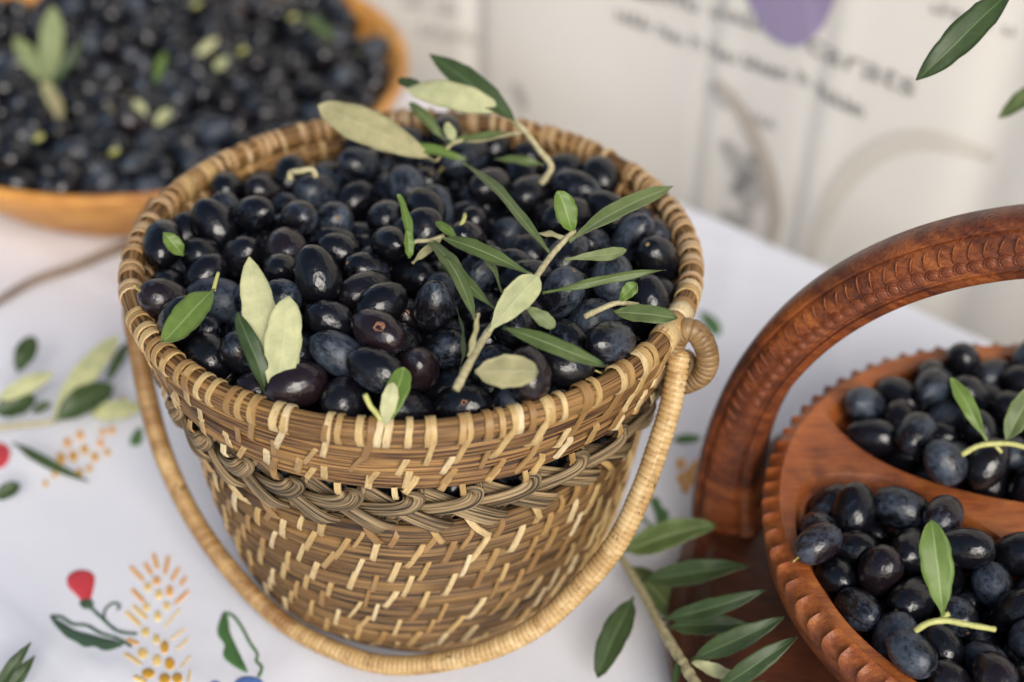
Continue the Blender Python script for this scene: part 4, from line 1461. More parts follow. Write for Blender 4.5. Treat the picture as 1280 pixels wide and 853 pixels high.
112 113 911 26 -2 5 -96 977 1217;-516 -91 1069 23 -26 -47 81 987 1380;-215 -609 1014 40 -67 59 20 957 1409;421 -453 1069 63 -36 65 -23 930 1168;613 -48 952 8 -83 -54 10 1000 1342;226 334 954 63 72 -23 -19 950 1456;
-166 304 834 85 -35 -39 8 864 1136;-655 -415 1031 32 15 73 58 883 1227;-535 -787 992 54 -73 13 -39 872 1208;212 -734 946 73 -53 -5 43 876 1201;551 -507 896 11 -90 25 -33 905 1376;946 -158 978 8 86 -34 -38 859 1290;
703 115 889 47 -26 22 -82 894 1143;417 545 782 44 28 31 80 902 1235;-65 811 978 4 86 36 -36 901 1112;-258 766 972 76 7 -51 39 947 1197;-819 430 845 70 50 4 -51 969 1417;-862 27 997 82 55 16 8 952 1378;
-112 -53 849 52 -39 -37 -67 873 1254;-292 -299 1009 38 88 -28 8 881 1329;24 -668 1030 28 73 -7 62 894 1165;421 -32 1004 64 -70 15 29 998 1344;472 424 930 64 -60 -1 48 953 1275;-252 415 973 58 34 49 55 958 1408;
-434 21 886 14 -85 14 -48 984 1389;-96 -983 1067 54 30 -76 -19 899 1155;370 -667 976 7 76 -45 46 871 1206;802 -482 982 57 15 -79 -18 967 1388;806 -30 956 97 -18 11 -14 933 1171;669 449 965 24 38 -88 -15 871 1329;
367 746 1021 77 -15 -50 36 1004 1483;-191 579 905 90 -32 -23 -19 896 1256;-594 571 1036 38 78 -10 48 964 1221;-975 175 1116 32 41 -69 50 999 1480;-596 -226 957 34 -20 -87 -28 907 1318;-676 -660 1021 50 -42 68 32 991 1381;
-16 2 1020 7 56 -56 -60 999 1393;197 -417 1009 57 -18 -78 -21 956 1244;158 -154 1032 42 -6 -21 -88 940 1327;431 219 1013 45 -11 81 37 1009 1449;-406 299 1065 71 5 -61 34 884 1171;-701 72 1112 14 67 50 53 963 1466;
-327 -113 1131 60 75 1 -27 972 1238;530 -614 1077 80 22 -54 -15 976 1410;983 -180 1175 73 48 -47 13 988 1482;983 229 1124 57 -19 40 69 851 1096;512 612 944 38 20 90 11 882 1165;114 760 1027 0 -69 -57 -45 958 1424;
-434 654 962 19 84 34 -37 925 1161;-764 577 958 14 13 56 -81 888 1166;-673 -48 972 5 69 55 48 906 1121;-453 -373 1026 46 -21 -41 -76 873 1081;-312 -953 1146 40 34 6 -85 998 1305;96 -974 1033 60 -49 -63 5 845 1194;
16 75 1205 55 -23 79 -16 1007 1461;43 -293 1098 45 89 -5 7 982 1264;412 115 1200 51 -83 19 -13 905 1251;-46 218 951 58 -44 62 28 967 1243;-225 101 811 21 27 61 -71 899 1206;-252 -47 961 70 6 30 65 908 1331;
347 -755 1124 91 -30 25 13 848 1246;1005 42 1110 26 63 -68 27 875 1082;591 536 1094 48 58 29 -58 847 1240;303 551 968 26 71 -64 -9 991 1378;-92 1009 1167 52 -42 46 -58 951 1227;-723 705 1154 4 54 84 7 952 1187;
-790 214 1021 2 90 26 35 961 1265;-832 -134 1147 70 59 -10 -39 919 1278;-408 -589 998 21 38 41 -81 974 1484;-141 -787 1114 33 21 -79 47 1001 1345;503 -828 1040 84 -25 -43 -24 894 1115;619 -418 1040 50 -60 -47 -42 883 1165;
-143 -149 1092 3 30 76 -58 954 1439;743 357 1150 61 -61 -3 51 998 1350;108 211 1078 60 -12 78 10 900 1125;-293 168 974 41 24 44 -76 981 1478;-551 -281 1145 35 37 53 68 846 1282;-89 -433 1020 86 50 -5 -9 962 1312;
303 -264 1060 25 -25 -91 22 889 1113;827 543 1103 26 -14 38 87 998 1494;103 990 1083 32 88 30 14 863 1322;-397 893 1096 49 -52 41 56 860 1251;-744 508 1129 32 -16 -41 -84 891 1155;-992 -48 1103 52 -10 23 -81 862 1170;
-555 -539 1119 12 73 -29 60 873 1088;-400 -787 1131 37 -16 -80 44 903 1295;168 -826 1086 24 19 -68 -67 856 1120;632 -786 1169 88 36 16 -29 967 1342;537 -197 1081 55 76 12 -32 925 1324;791 147 1088 83 18 31 -43 983 1459;
58 -381 1270 46 -22 82 26 911 1246;47 374 1044 60 33 -70 -17 858 1280;-475 114 1058 37 -39 -72 45 899 1224;-788 3 1297 82 9 50 24 993 1329;-110 -583 1165 2 78 -18 60 891 1224;244 -420 1187 57 51 -31 -56 863 1279;
224 42 1058 27 33 81 -41 933 1402;-63 531 1033 46 54 41 -58 938 1174;-413 518 1092 8 13 -67 -73 881 1240;-890 393 1041 42 19 -65 60 971 1409;-931 -321 1095 17 16 -45 -86 974 1341;-588 -831 1166 22 41 -39 80 902 1258;
-256 -820 1268 59 67 31 32 894 1242;240 -978 1182 61 54 -58 2 975 1356;716 -649 984 7 -88 45 14 889 1196;743 -190 1058 25 75 -27 54 999 1287;938 404 1176 66 -70 24 8 862 1088;413 459 1117 41 55 -73 3 867 1292;
225 -96 1409 17 -1 84 -52 889 1273;-548 412 1150 57 -66 11 48 907 1205;-667 -169 1222 7 -23 -81 -53 906 1359;-341 -597 1173 73 16 -62 -24 898 1146;282 -241 1247 52 -7 -63 -57 889 1328;396 -101 1189 19 23 -72 -63 994 1322;
-79 392 1179 46 53 -51 49 894 1359;-809 724 1414 49 45 16 -73 988 1508;-1049 53 1272 6 98 -4 21 929 1269;-876 -531 1234 52 -82 -1 -22 935 1375;-471 -945 1312 32 83 36 28 1004 1276;54 -922 1196 18 62 45 -62 918 1198;
390 -561 1235 44 -13 -89 4 998 1498;889 -498 1154 60 16 -69 37 856 1173;586 123 1095 82 -22 38 37 990 1454;722 715 1199 33 -63 64 29 913 1238;262 988 1175 36 15 -18 -90 908 1252;-238 804 1156 24 -45 -55 -66 948 1368;
-170 95 1115 46 81 20 -30 897 1211;-358 10 1308 65 -66 -12 -36 994 1498;-283 -453 1091 50 47 45 57 857 1249;70 -502 1120 9 -44 42 79 951 1199;478 -343 1212 77 24 -58 -7 956 1325;284 302 1132 78 27 -49 -27 973 1211;
-188 278 1080 51 10 84 -14 861 1161;-1022 -171 1251 33 72 57 -21 994 1231;-806 -698 1315 19 -8 93 -29 897 1237;-486 -754 1291 44 37 -58 -58 874 1277;199 -667 1177 69 27 -27 61 951 1418;597 -490 1209 61 4 -75 25 930 1154;
840 -42 1154 82 3 57 10 883 1262;927 523 1325 53 29 60 -52 937 1411;386 632 1212 16 -41 90 1 994 1423;72 1046 1299 55 -44 0 71 1006 1416;-498 920 1250 3 36 92 -13 868 1131;-718 323 1164 22 -49 22 -82 890 1286;
-184 -19 1248 48 -1 53 70 860 1171;-136 -346 1185 57 -55 -59 13 991 1344;3 -590 1323 10 -20 -10 97 963 1357;638 -347 1346 10 53 39 -74 967 1418;226 150 1239 51 -65 25 -50 881 1172;-234 556 1106 46 -76 -45 -8 958 1338;
-552 19 1231 28 -84 20 -41 980 1467;-658 -834 1337 91 5 39 -16 926 1335;133 -1056 1332 40 28 -83 -29 973 1381;738 -784 1336 59 56 14 -56 877 1105;918 -328 1042 49 33 66 -46 885 1184;936 133 1260 18 77 -35 -51 892 1171;
563 761 1093 41 -87 -10 -24 971 1460;208 657 1145 22 69 46 -52 846 1060;-87 688 1143 31 -90 22 -20 940 1336;-852 599 1252 51 24 -82 -6 876 1141;-846 178 1254 22 -4 96 -18 880 1335;-983 -366 1290 62 -13 -28 -72 961 1233;
-10 -130 1226 62 68 -20 33 858 1195;195 -557 1345 48 15 -23 83 1000 1302;389 -413 1366 40 -9 -78 -47 847 1153;185 -49 1229 65 -17 70 23 983 1370;-166 562 1313 67 -51 -16 -52 1002 1534;-300 392 1185 45 49 32 67 845 1052;
-263 -458 1263 30 -49 30 76 857 1220;448 -891 1217 43 77 28 38 958 1447;940 -458 1329 71 67 11 18 1003 1432;776 -192 1248 51 -60 18 -59 927 1343;1017 306 1341 10 81 58 -6 1007 1488;533 886 1229 30 -72 34 -53 901 1126;
117 543 996 29 62 -65 34 893 1346;-536 647 1218 24 22 80 -49 1008 1414;-938 367 1220 80 45 39 6 894 1319;-1069 -260 1459 8 -16 -97 -18 961 1304;-667 -642 1204 50 64 7 58 878 1227;-140 -1029 1251 13 -71 30 -63 971 1463;
75 -218 1380 48 37 43 -67 963 1344;378 -591 1429 1 44 -43 -79 858 1277;567 153 1295 51 12 68 -51 921 1279;49 262 1260 74 -7 -49 46 962 1450;-318 168 1168 33 -28 75 51 858 1168;-447 -429 1199 1 -64 34 -68 869 1188;
-118 -436 1367 65 -34 6 67 945 1231;1050 -234 1341 41 71 45 -35 876 1274;609 -37 1191 56 -37 70 -25 910 1352;520 319 1177 10 -65 -38 65 1001 1346;215 475 1132 17 57 50 63 904 1192;-318 965 1243 58 -72 38 10 897 1328;
-590 929 1420 22 -27 93 13 844 1072;-929 94 1403 60 75 -18 23 856 1280;-759 -348 1186 50 18 85 -2 963 1259;-480 -577 1299 5 -29 13 -95 893 1130;27 -731 1197 51 -78 -36 -2 858 1071;567 -850 1349 55 -50 -51 -42 887 1300;
-233 -85 1419 14 53 8 -83 954 1179;648 284 1394 87 30 20 -35 911 1261;102 447 1291 45 47 56 50 914 1293;-313 322 1357 82 -15 -48 -26 1007 1487;-171 -194 1286 73 32 46 38 850 1256;-429 -408 1384 2 -70 37 61 995 1459;
399 -834 1430 81 -8 -57 -15 849 1074;744 209 1264 43 -10 -88 19 866 1151;209 628 1324 48 84 4 -25 964 1232;40 563 1174 54 -3 83 13 847 1118;-342 632 1254 82 -56 0 -14 964 1355;-1032 256 1333 14 -9 49 86 976 1314;
-856 -171 1358 9 -32 93 -16 984 1276;-636 -465 1288 2 -63 -46 63 991 1284;-262 -1065 1454 89 -5 -36 27 963 1480;323 -723 1313 34 23 75 -52 851 1171;759 -644 1179 7 46 -37 81 876 1340;666 -96 1354 17 85 -18 -47 852 1124;
104 70 1378 15 81 23 53 957 1272;332 697 1465 32 -89 -32 -11 894 1181;-461 626 1401 90 -28 28 16 896 1186;-360 -275 1237 12 70 -35 61 927 1264;-480 -570 1479 61 56 -31 -47 849 1129;188 -912 1469 76 24 -60 10 1001 1453;
489 -22 1365 66 23 -2 71 960 1416;128 849 1184 66 64 -9 -37 844 1103;-121 867 1289 79 60 3 -13 855 1057;-499 223 1225 37 82 14 41 997 1243;-1069 -61 1433 70 4 43 57 933 1427;-720 -309 1378 59 11 56 57 959 1257;
-642 -646 1394 40 -67 23 58 983 1268;113 -755 1369 32 67 -21 -63 993 1521;863 -267 1402 40 36 50 68 925 1383;767 39 1294 41 52 -56 -50 878 1274;574 578 1270 22 -48 -64 55 966 1284;117 1 1562 46 -5 -75 47 1004 1430;
-96 368 1359 27 -5 -78 56 943 1392;-515 -164 1325 36 54 -32 68 859 1200;-280 -279 1406 58 -5 -68 -44 955 1195;215 -347 1376 48 -4 55 68 878 1226;570 -219 1471 14 -11 -85 -50 949 1346;206 270 1380 38 26 43 -78 987 1443;
-465 461 1298 79 -10 -59 13 892 1234;-676 208 1317 4 14 -96 23 911 1394;-1058 -403 1638 45 9 54 -71 957 1257;-927 -598 1448 58 4 16 -80 901 1239;-234 -636 1320 57 20 73 31 913 1384;357 -998 1362 54 58 -1 61 968 1385;
609 -644 1331 45 -20 -87 -5 938 1256;1103 -125 1493 79 57 -20 -8 866 1268;752 512 1287 46 -13 -21 -85 844 1065;322 443 1295 20 82 -44 30 998 1396;-150 1048 1346 12 74 -43 -50 970 1449;-42 -55 1393 91 18 23 -28 886 1243;
-160 168 1301 26 -66 -66 23 906 1224;-426 -86 1467 85 -52 -2 8 921 1218;51 -432 1459 84 -42 -31 -12 956 1293;428 -365 1536 57 55 -42 44 957 1460;378 250 1308 46 -39 78 18 858 1060;-104 746 1468 16 17 80 -56 873 1336;
-519 111 1390 13 26 -48 83 911 1207;-480 -994 1511 78 21 59 2 1001 1357;-46 -1084 1419 87 -23 42 15 936 1260;807 -760 1509 67 65 -37 -6 951 1382;758 -377 1147 98 14 -14 3 912 1344;1069 -33 1303 24 -2 18 -95 852 1250;
856 664 1438 10 -55 -56 61 850 1199;328 819 1208 73 -4 -49 48 926 1394;-385 1018 1411 58 48 -66 0 987 1239;-644 821 1298 22 58 -1 78 851 1242;206 -351 1550 53 -49 -63 29 873 1182;-589 8 1536 40 82 -22 -34 947 1350;
-124 -740 1436 50 -64 9 -57 976 1337;275 -709 1518 5 -30 30 -90 924 1364;325 72 1369 65 -11 47 59 899 1330;127 695 1496 14 67 -46 -56 953 1381;-524 308 1401 15 50 -11 85 919 1147;-787 -714 1527 79 -24 4 -57 968 1323;
-316 -889 1427 44 -32 -61 57 889 1211;134 -1103 1520 64 9 -61 -45 880 1197;868 -642 1362 91 -2 38 -16 867 1303;755 -162 1509 69 50 -49 19 921 1264;823 360 1364 51 -34 19 -77 909 1288;499 731 1346 92 16 27 -24 893 1280;
23 726 1311 47 44 55 53 1004 1450;-759 442 1301 31 -33 -65 61 960 1264;-676 -126 1409 58 -10 65 -49 850 1065;-96 -254 1471 37 -56 -65 -35 983 1373;-22 -892 1484 13 57 56 -59 890 1130;388 -206 1393 15 35 69 61 949 1239;
-18 220 1459 69 -52 49 10 993 1268;-304 526 1446 14 -28 -93 20 963 1478;-616 215 1527 59 78 19 -2 910 1260;-70 -862 1308 39 -92 0 0 875 1132;528 -965 1501 37 89 -24 -11 956 1340;755 -494 1318 26 62 -70 24 855 1206;
1088 120 1409 6 66 -75 0 912 1293;1009 457 1508 31 -30 -80 -42 942 1384;372 886 1381 42 48 -3 -77 955 1378;-657 615 1358 15 49 -76 -40 887 1125;-800 -20 1496 50 22 23 80 950 1176;-970 -426 1475 57 10 -80 17 920 1385;
-92 -84 1578 54 -38 20 -73 888 1181;66 -636 1502 42 -6 -60 67 851 1227;261 -174 1581 52 -69 -24 44 1004 1339;320 354 1497 54 -22 -38 72 874 1342;-274 716 1430 8 -5 -44 -89 846 1201;-695 -139 1609 57 -36 57 -47 883 1181;
-292 -535 1495 80 -39 -23 -39 887 1321;966 -531 1528 40 41 0 82 1002 1287;937 -163 1561 44 75 35 -34 860 1126;873 180 1430 77 -50 38 -4 989 1225;588 913 1395 56 -4 82 -12 853 1301;0 1083 1499 63 58 30 -43 889 1251;
-418 812 1380 20 98 -4 2 948 1375;-870 319 1431 19 -18 7 96 937 1393;-916 -161 1567 67 -22 41 -58 979 1390;-671 -877 1538 12 -88 -16 44 935 1410;336 -1052 1554 5 40 55 -74 1002 1317;227 -286 1737 80 -54 -7 -24 988 1363;
586 -42 1559 40 27 87 12 937 1161;447 559 1425 15 21 -96 -8 957 1200;-105 533 1504 10 21 -60 -77 901 1303;-781 88 1663 18 87 -7 -45 915 1206;-365 -321 1569 43 60 -31 60 937 1389;-226 -700 1582 39 -52 62 45 857 1202;
896 -73 1393 6 73 33 -60 905 1336;506 409 1340 35 -57 -74 -7 854 1121;246 1045 1418 3 37 -82 -43 962 1408;-242 898 1417 79 0 11 -60 874 1173;-790 531 1456 60 -41 63 -28 852 1101;-1097 140 1471 62 -26 24 69 914 1191;
-600 -436 1487 26 -78 -48 30 881 1276;-418 -840 1625 30 73 -2 -62 945 1310;-116 -1108 1596 30 40 -35 79 959 1278;669 -858 1616 10 -57 65 50 893 1319;60 -228 1575 62 47 22 -58 914 1265;477 222 1458 63 62 -34 31 983 1445;
-175 74 1512 7 88 -8 46 970 1339;-370 175 1481 43 30 75 -40 969 1482;-547 -243 1498 39 87 -20 22 994 1320;102 -799 1605 10 31 23 -92 917 1325;838 222 1616 10 -86 11 50 934 1383;670 896 1560 67 61 16 39 927 1165;
183 871 1346 18 43 -64 61 868 1131;-714 864 1544 3 -78 -57 27 905 1238;-787 164 1486 16 92 -6 36 893 1235;-235 -818 1733 60 60 19 50 865 1251;1117 55 1605 82 -55 -11 -10 950 1293;663 562 1448 71 -52 47 -6 984 1222;
-21 150 1641 61 68 -31 -27 963 1373;96 404 1462 55 37 50 56 846 1285;-192 274 1491 8 26 56 78 850 1279;-575 -708 1575 50 75 34 28 976 1340;230 -524 1541 44 -8 -89 -2 865 1111;563 -510 1462 76 16 54 33 967 1318;
364 -35 1514 27 55 -18 77 873 1163;-496 1013 1561 84 -24 49 -2 867 1163;-630 451 1436 30 20 83 43 849 1063;-955 122 1578 24 20 74 -60 890 1329;-774 -328 1568 61 40 -44 53 995 1360;-15 -958 1650 7 47 -61 63 875 1185;
749 -385 1525 52 24 -82 -12 999 1433;677 88 1449 46 -63 -37 51 929 1266;708 761 1386 51 -57 62 -18 950 1424;437 1018 1491 38 -80 11 46 894 1159;-410 71 1639 60 -49 -9 63 928 1321;-492 -430 1669 60 -8 -76 23 932 1171;
-90 -523 1559 17 55 -64 -51 994 1488;476 -178 1619 16 48 -29 82 858 1152;302 10 1683 80 -27 45 28 950 1295;342 793 1631 1 -24 33 91 856 1130;-961 488 1371 46 -58 -39 -54 958 1357;901 29 1571 89 4 41 19 990 1414;
745 407 1537 25 9 -84 48 981 1355;482 827 1522 63 -10 45 63 881 1293;-346 910 1566 74 -56 31 -19 867 1301;100 -446 1659 62 -14 -13 -76 877 1329;-481 -111 1652 74 -18 63 13 903 1251;-394 -614 1626 37 -36 41 75 935 1361;
424 -584 1610 9 82 -25 50 996 1428;601 260 1588 22 44 36 -79 856 1112;261 528 1487 48 22 -79 -32 892 1284;-484 484 1550 58 -50 60 20 991 1415;1057 254 1548 43 -65 50 -38 912 1308;826 766 1576 7 -84 39 37 860 1142;
-646 597 1548 52 67 53 6 892 1125;-1132 -6 1617 10 33 -83 43 899 1168;-281 -116 1607 56 83 7 -1 963 1396;-244 -482 1700 91 -36 -6 -21 986 1386;165 -627 1686 87 16 29 36 999 1358;680 102 1646 22 80 49 26 946 1269;
-331 371 1558 91 6 -39 11 898 1147;-636 -299 1710 24 -38 -37 81 1004 1531;476 -1029 1690 23 39 44 -78 944 1270;855 -226 1715 50 12 -86 -1 989 1241;1081 394 1680 72 -67 5 17 845 1080;-584 752 1470 5 -96 1 -27 911 1205;
-977 548 1549 54 55 12 -63 911 1253;-197 48 1699 18 79 -22 55 844 1130;-62 -710 1633 1 59 -72 37 854 1160;400 -407 1720 72 -34 48 -36 958 1319;147 248 1567 4 41 -38 83 875 1091;-46 357 1606 10 41 71 57 950 1355;
-80 -383 1695 64 48 59 -12 903 1145;536 -827 1740 18 2 81 -56 881 1203;647 -260 1639 15 -32 -59 -72 855 1296;553 660 1568 57 -22 65 45 944 1199;-141 924 1587 6 -38 -79 48 852 1130;-718 -534 1605 50 -43 69 -30 973 1272;
-24 24 1798 97 0 1 24 950 1221;594 -473 1659 79 26 -25 -50 918 1278;216 440 1645 43 -44 13 -78 957 1273;-618 -11 1726 81 25 35 40 941 1166;-250 -281 1703 19 -79 44 -39 892 1147;737 -74 1672 94 7 19 -28 891 1101;
11 888 1424 31 60 0 73 877 1311;-1048 365 1512 81 6 19 -56 902 1135;-316 -642 1790 77 -32 -37 41 922 1331;652 -651 1630 44 -66 55 -26 967 1273;-151 -124 1755 60 -46 63 -15 967 1226;323 158 1554 61 -64 -46 0 942 1225;
-437 -262 1747 61 48 57 -27 861 1073;919 604 1593 16 58 33 -73 900 1266;165 1093 1586 30 -41 58 64 956 1238;150 110 1732 31 -46 76 33 898 1332;-191 459 1641 60 -54 -12 -58 865 1071;-376 695 1580 14 15 -84 49 940 1276;
-835 438 1596 61 -42 61 -28 858 1179;733 -376 1766 86 -18 7 -46 956 1236;-482 278 1647 20 -8 -57 -80 936 1280;902 413 1658 23 -11 53 81 920 1217;278 630 1638 77 -46 -44 6 867 1230;-953 327 1706 11 56 -81 14 991 1407;
-768 280 1634 43 10 84 32 897 1189;370 -141 1748 68 -15 43 57 845 1092;56 540 1582 77 18 -30 -53 889 1277;503 -254 1800 88 -24 -27 32 923 1376;728 610 1634 70 -53 6 -47 920 1262;-653 430 1670 14 -14 0 98 942 1213;
-623 185 1705 13 22 -53 -81 845 1276'''
TRAY_SHOWN = '''
2580 -361 697 34 -51 -28 74 849 1159;2419 -255 725 10 63 -70 -32 903 1355;2788 -488 762 16 60 -76 19 941 1235;2934 87 817 15 77 -9 61 920 1270;2460 102 824 61 28 65 -37 1003 1372;2932 -328 834 77 60 -18 -14 875 1134;
2664 -39 809 59 -19 60 51 857 1229;3007 323 805 23 52 41 72 902 1261;2260 -227 842 64 -8 -75 -16 913 1379;2583 -212 839 80 24 53 -15 844 1244;2681 227 842 63 -49 -48 -36 935 1376;2944 -581 837 86 6 9 50 936 1371;
3146 163 872 23 -55 56 -57 936 1421;2443 -304 930 55 77 -5 -33 935 1277;2264 3 855 54 -3 -43 72 974 1488;2733 -531 944 2 59 67 -46 913 1378;2764 -280 906 27 70 65 -7 900 1337;2782 0 940 18 -86 20 -43 855 1246;
3214 362 905 17 -46 -24 -84 1004 1406;2604 55 945 15 -28 -61 72 850 1264;2979 -67 906 41 70 33 48 881 1095;2526 -531 953 36 23 -27 -86 950 1194;2416 -106 849 75 -46 -11 -45 853 1121;2831 326 904 10 -14 -18 97 920 1168;
2512 -1452 700 59 -77 16 -17 968 1383;2571 -1144 695 66 -62 8 -42 893 1301;2153 -761 715 75 33 38 -44 938 1408;2462 -1627 819 42 -50 -71 -25 854 1124;1927 -1144 805 7 22 -50 84 861 1080;1885 -889 838 55 30 31 -71 893 1225;
2120 -1508 800 5 68 -73 2 1003 1450;2237 -1300 833 61 -66 40 -18 954 1444;2280 -783 886 10 70 -16 69 976 1421;2651 -1413 882 25 33 -90 -13 954 1450;2598 -1224 849 45 76 -33 35 853 1153;1988 -1349 818 70 32 43 -47 874 1325;
2034 -1006 839 69 46 23 50 871 1075;1997 -660 777 44 -11 -85 27 903 1337;2291 -1772 833 77 -14 -45 -42 875 1176;2403 -1390 836 54 -63 34 44 849 1062;2564 -981 819 57 47 -25 -63 1003 1424;2293 -1012 847 81 51 -26 -12 990 1517;
2057 -802 889 82 -45 -6 -35 987 1352;2440 -1796 928 66 -73 -16 0 879 1182;2289 -1576 855 52 -31 -56 -56 845 1126;2413 -1139 796 31 53 13 -78 854 1078;2649 -1606 928 76 24 32 -52 911 1202;2478 -1109 963 46 34 -70 -43 913 1354;
1844 -1066 934 43 -62 1 -65 850 1192;2127 -1677 922 34 6 -69 -64 847 1203;2103 -1176 881 13 -34 -92 17 969 1241;2432 -908 958 32 59 41 -61 877 1152;2728 -1094 912 2 80 -40 -45 976 1282'''
TRAY_REST = '''
2304 -100 704 30 16 77 53 897 1147;2501 -70 696 35 59 -32 65 948 1441;2822 -324 693 87 0 -45 -22 867 1100;2799 13 694 70 -57 33 29 934 1169;2828 223 726 38 -9 39 83 918 1216;3129 -332 697 38 25 69 -56 964 1273;
3060 -15 686 66 -30 -60 -33 850 1219;3053 183 696 73 -32 52 -32 940 1288;3416 -250 710 0 -30 -73 62 951 1459;3421 7 692 3 -37 -59 72 871 1105;3382 182 697 17 -68 -42 57 857 1172;2693 -189 693 39 -65 6 -65 929 1319;
2624 98 700 71 -2 66 25 908 1230;2963 -442 695 57 67 -42 -20 900 1124;2951 -178 696 75 38 -46 27 945 1208;3300 -448 706 56 4 -82 15 847 1288;3244 -134 701 26 61 48 57 987 1425;3230 61 691 2 -61 41 -68 898 1167;
2625 -398 858 17 -63 0 76 881 1224;3112 -534 749 54 42 -73 6 899 1325;3156 -21 832 18 -66 43 -58 864 1105;3470 -401 832 65 -47 56 22 915 1370;3552 -32 815 12 -63 76 7 886 1205;3085 -205 843 71 24 -16 65 918 1280;
3312 -554 845 52 26 -77 -26 855 1227;3269 -270 844 45 78 -38 19 990 1510;3534 161 815 53 78 -8 32 869 1186;2828 -125 820 20 -63 -52 -54 858 1073;3137 -620 899 44 -14 81 -36 857 1278;3379 -91 837 43 73 28 46 885 1095;
3230 269 737 31 23 -39 84 850 1054;3089 -396 905 76 -3 -9 64 947 1363;3559 -213 888 9 -95 9 29 953 1194;3369 114 879 28 34 -46 77 966 1477;2053 -1105 692 42 50 -36 66 866 1206;2011 -878 699 57 32 64 -41 881 1326;
2342 -1668 700 76 -51 -41 4 866 1159;2294 -1455 704 18 32 -65 -67 997 1445;2243 -1155 693 72 -9 60 34 903 1231;2331 -823 702 62 -53 -18 -55 884 1162;2572 -1725 695 5 -75 -6 -66 948 1431;2110 -1313 694 76 57 -19 26 870 1116;
2188 -972 694 54 -57 56 26 917 1170;2386 -1287 691 77 -34 -50 -20 888 1162;2428 -1001 686 54 -3 76 -37 848 1229;2656 -1913 741 33 -78 -52 2 980 1463;2688 -1539 723 48 -60 63 -8 1000 1451;2679 -1326 702 64 -39 -66 -10 882 1332;
2606 -1791 878 24 -37 73 52 880 1287;2769 -1723 790 31 90 -23 18 996 1418;2780 -1274 843 44 -17 -78 -41 907 1187;2462 -1872 767 38 24 -78 -42 882 1199;2542 -1986 914 7 -51 81 -28 930 1407;2838 -1518 883 23 -32 73 56 1000 1529;
2796 -1897 919 35 -85 -2 39 956 1438;3414 -1760 719 14 -81 -42 -38 966 1206;3430 -1447 710 44 -7 -31 84 895 1103;3646 -1742 688 50 37 64 45 864 1126;3748 -1408 689 37 67 -7 -64 880 1241;3635 -1159 689 14 70 -31 -63 883 1129;
3970 -1602 716 46 51 -72 -9 845 1206;3972 -1428 689 45 54 -38 -61 884 1332;3994 -1140 686 66 49 47 32 845 1183;3882 -838 711 15 -58 -30 -74 978 1258;4013 -542 720 18 60 35 -70 844 1256;4179 -1052 695 45 25 -78 37 881 1097;
4226 -863 712 31 -61 -65 33 935 1276;4205 -573 728 48 50 -49 54 990 1224;3538 -1908 744 2 -60 -33 -73 990 1319;3548 -1590 693 64 46 -50 -36 921 1370;3563 -1320 696 84 19 50 -3 878 1249;3777 -1599 692 10 35 -71 60 901 1149;
3820 -1225 696 88 -31 32 -18 854 1205;3734 -998 713 79 -15 -52 -28 995 1512;4140 -1310 720 37 46 -41 69 949 1407;4027 -955 692 60 61 -15 -49 896 1220;4070 -728 725 74 -19 -5 64 1004 1391;4097 -326 712 46 74 -34 36 901 1303;
3307 -1640 815 53 -11 18 82 843 1091;3734 -1862 796 46 -56 30 62 873 1208;3722 -1296 841 21 -51 -37 -74 959 1328;3517 -1063 801 35 12 -76 53 948 1270;4075 -1483 829 23 -37 -17 88 877 1151;4083 -1120 846 40 61 -33 -60 931 1361;
3897 -682 836 48 -2 37 -80 954 1390;4314 -725 836 18 -95 23 12 990 1292;3412 -1980 873 39 24 -75 -47 884 1178;3545 -1686 845 57 68 -43 19 859 1311;3404 -1265 776 5 34 65 -68 875 1249;3890 -1747 797 71 -19 38 56 958 1327;
3956 -1299 824 70 28 -66 -6 994 1356;3864 -1071 846 50 -49 44 57 972 1404;4266 -1185 788 59 -75 26 15 859 1168;4298 -999 836 94 3 -35 -6 947 1285;4152 -804 907 7 58 -80 14 924 1413;4210 -407 828 71 -7 -50 50 859 1209;
3592 -1869 924 69 -67 28 -2 911 1385;3651 -1497 831 81 -30 -5 50 902 1128;4053 -1662 889 93 35 4 7 908 1178;3996 -911 867 80 3 57 -18 934 1187;3433 -1538 893 33 -78 50 16 913 1179;3526 -1358 869 83 -44 8 -33 914 1304;
3731 -1659 883 94 -19 4 -27 994 1462;3849 -1491 830 44 -74 13 49 953 1247;3679 -1088 909 15 -32 -49 -80 994 1463;4235 -1365 896 13 7 57 81 974 1449;4416 -888 942 68 73 12 -3 925 1279;3973 -413 845 47 -75 -29 -35 954 1418;
3850 -1892 924 73 59 29 -19 848 1202;3460 -1186 941 68 3 -73 4 930 1364;3735 -846 862 2 -10 -96 -24 991 1384;3332 -1803 903 39 36 -85 0 953 1402;3319 -1386 903 1 80 56 -21 956 1240'''
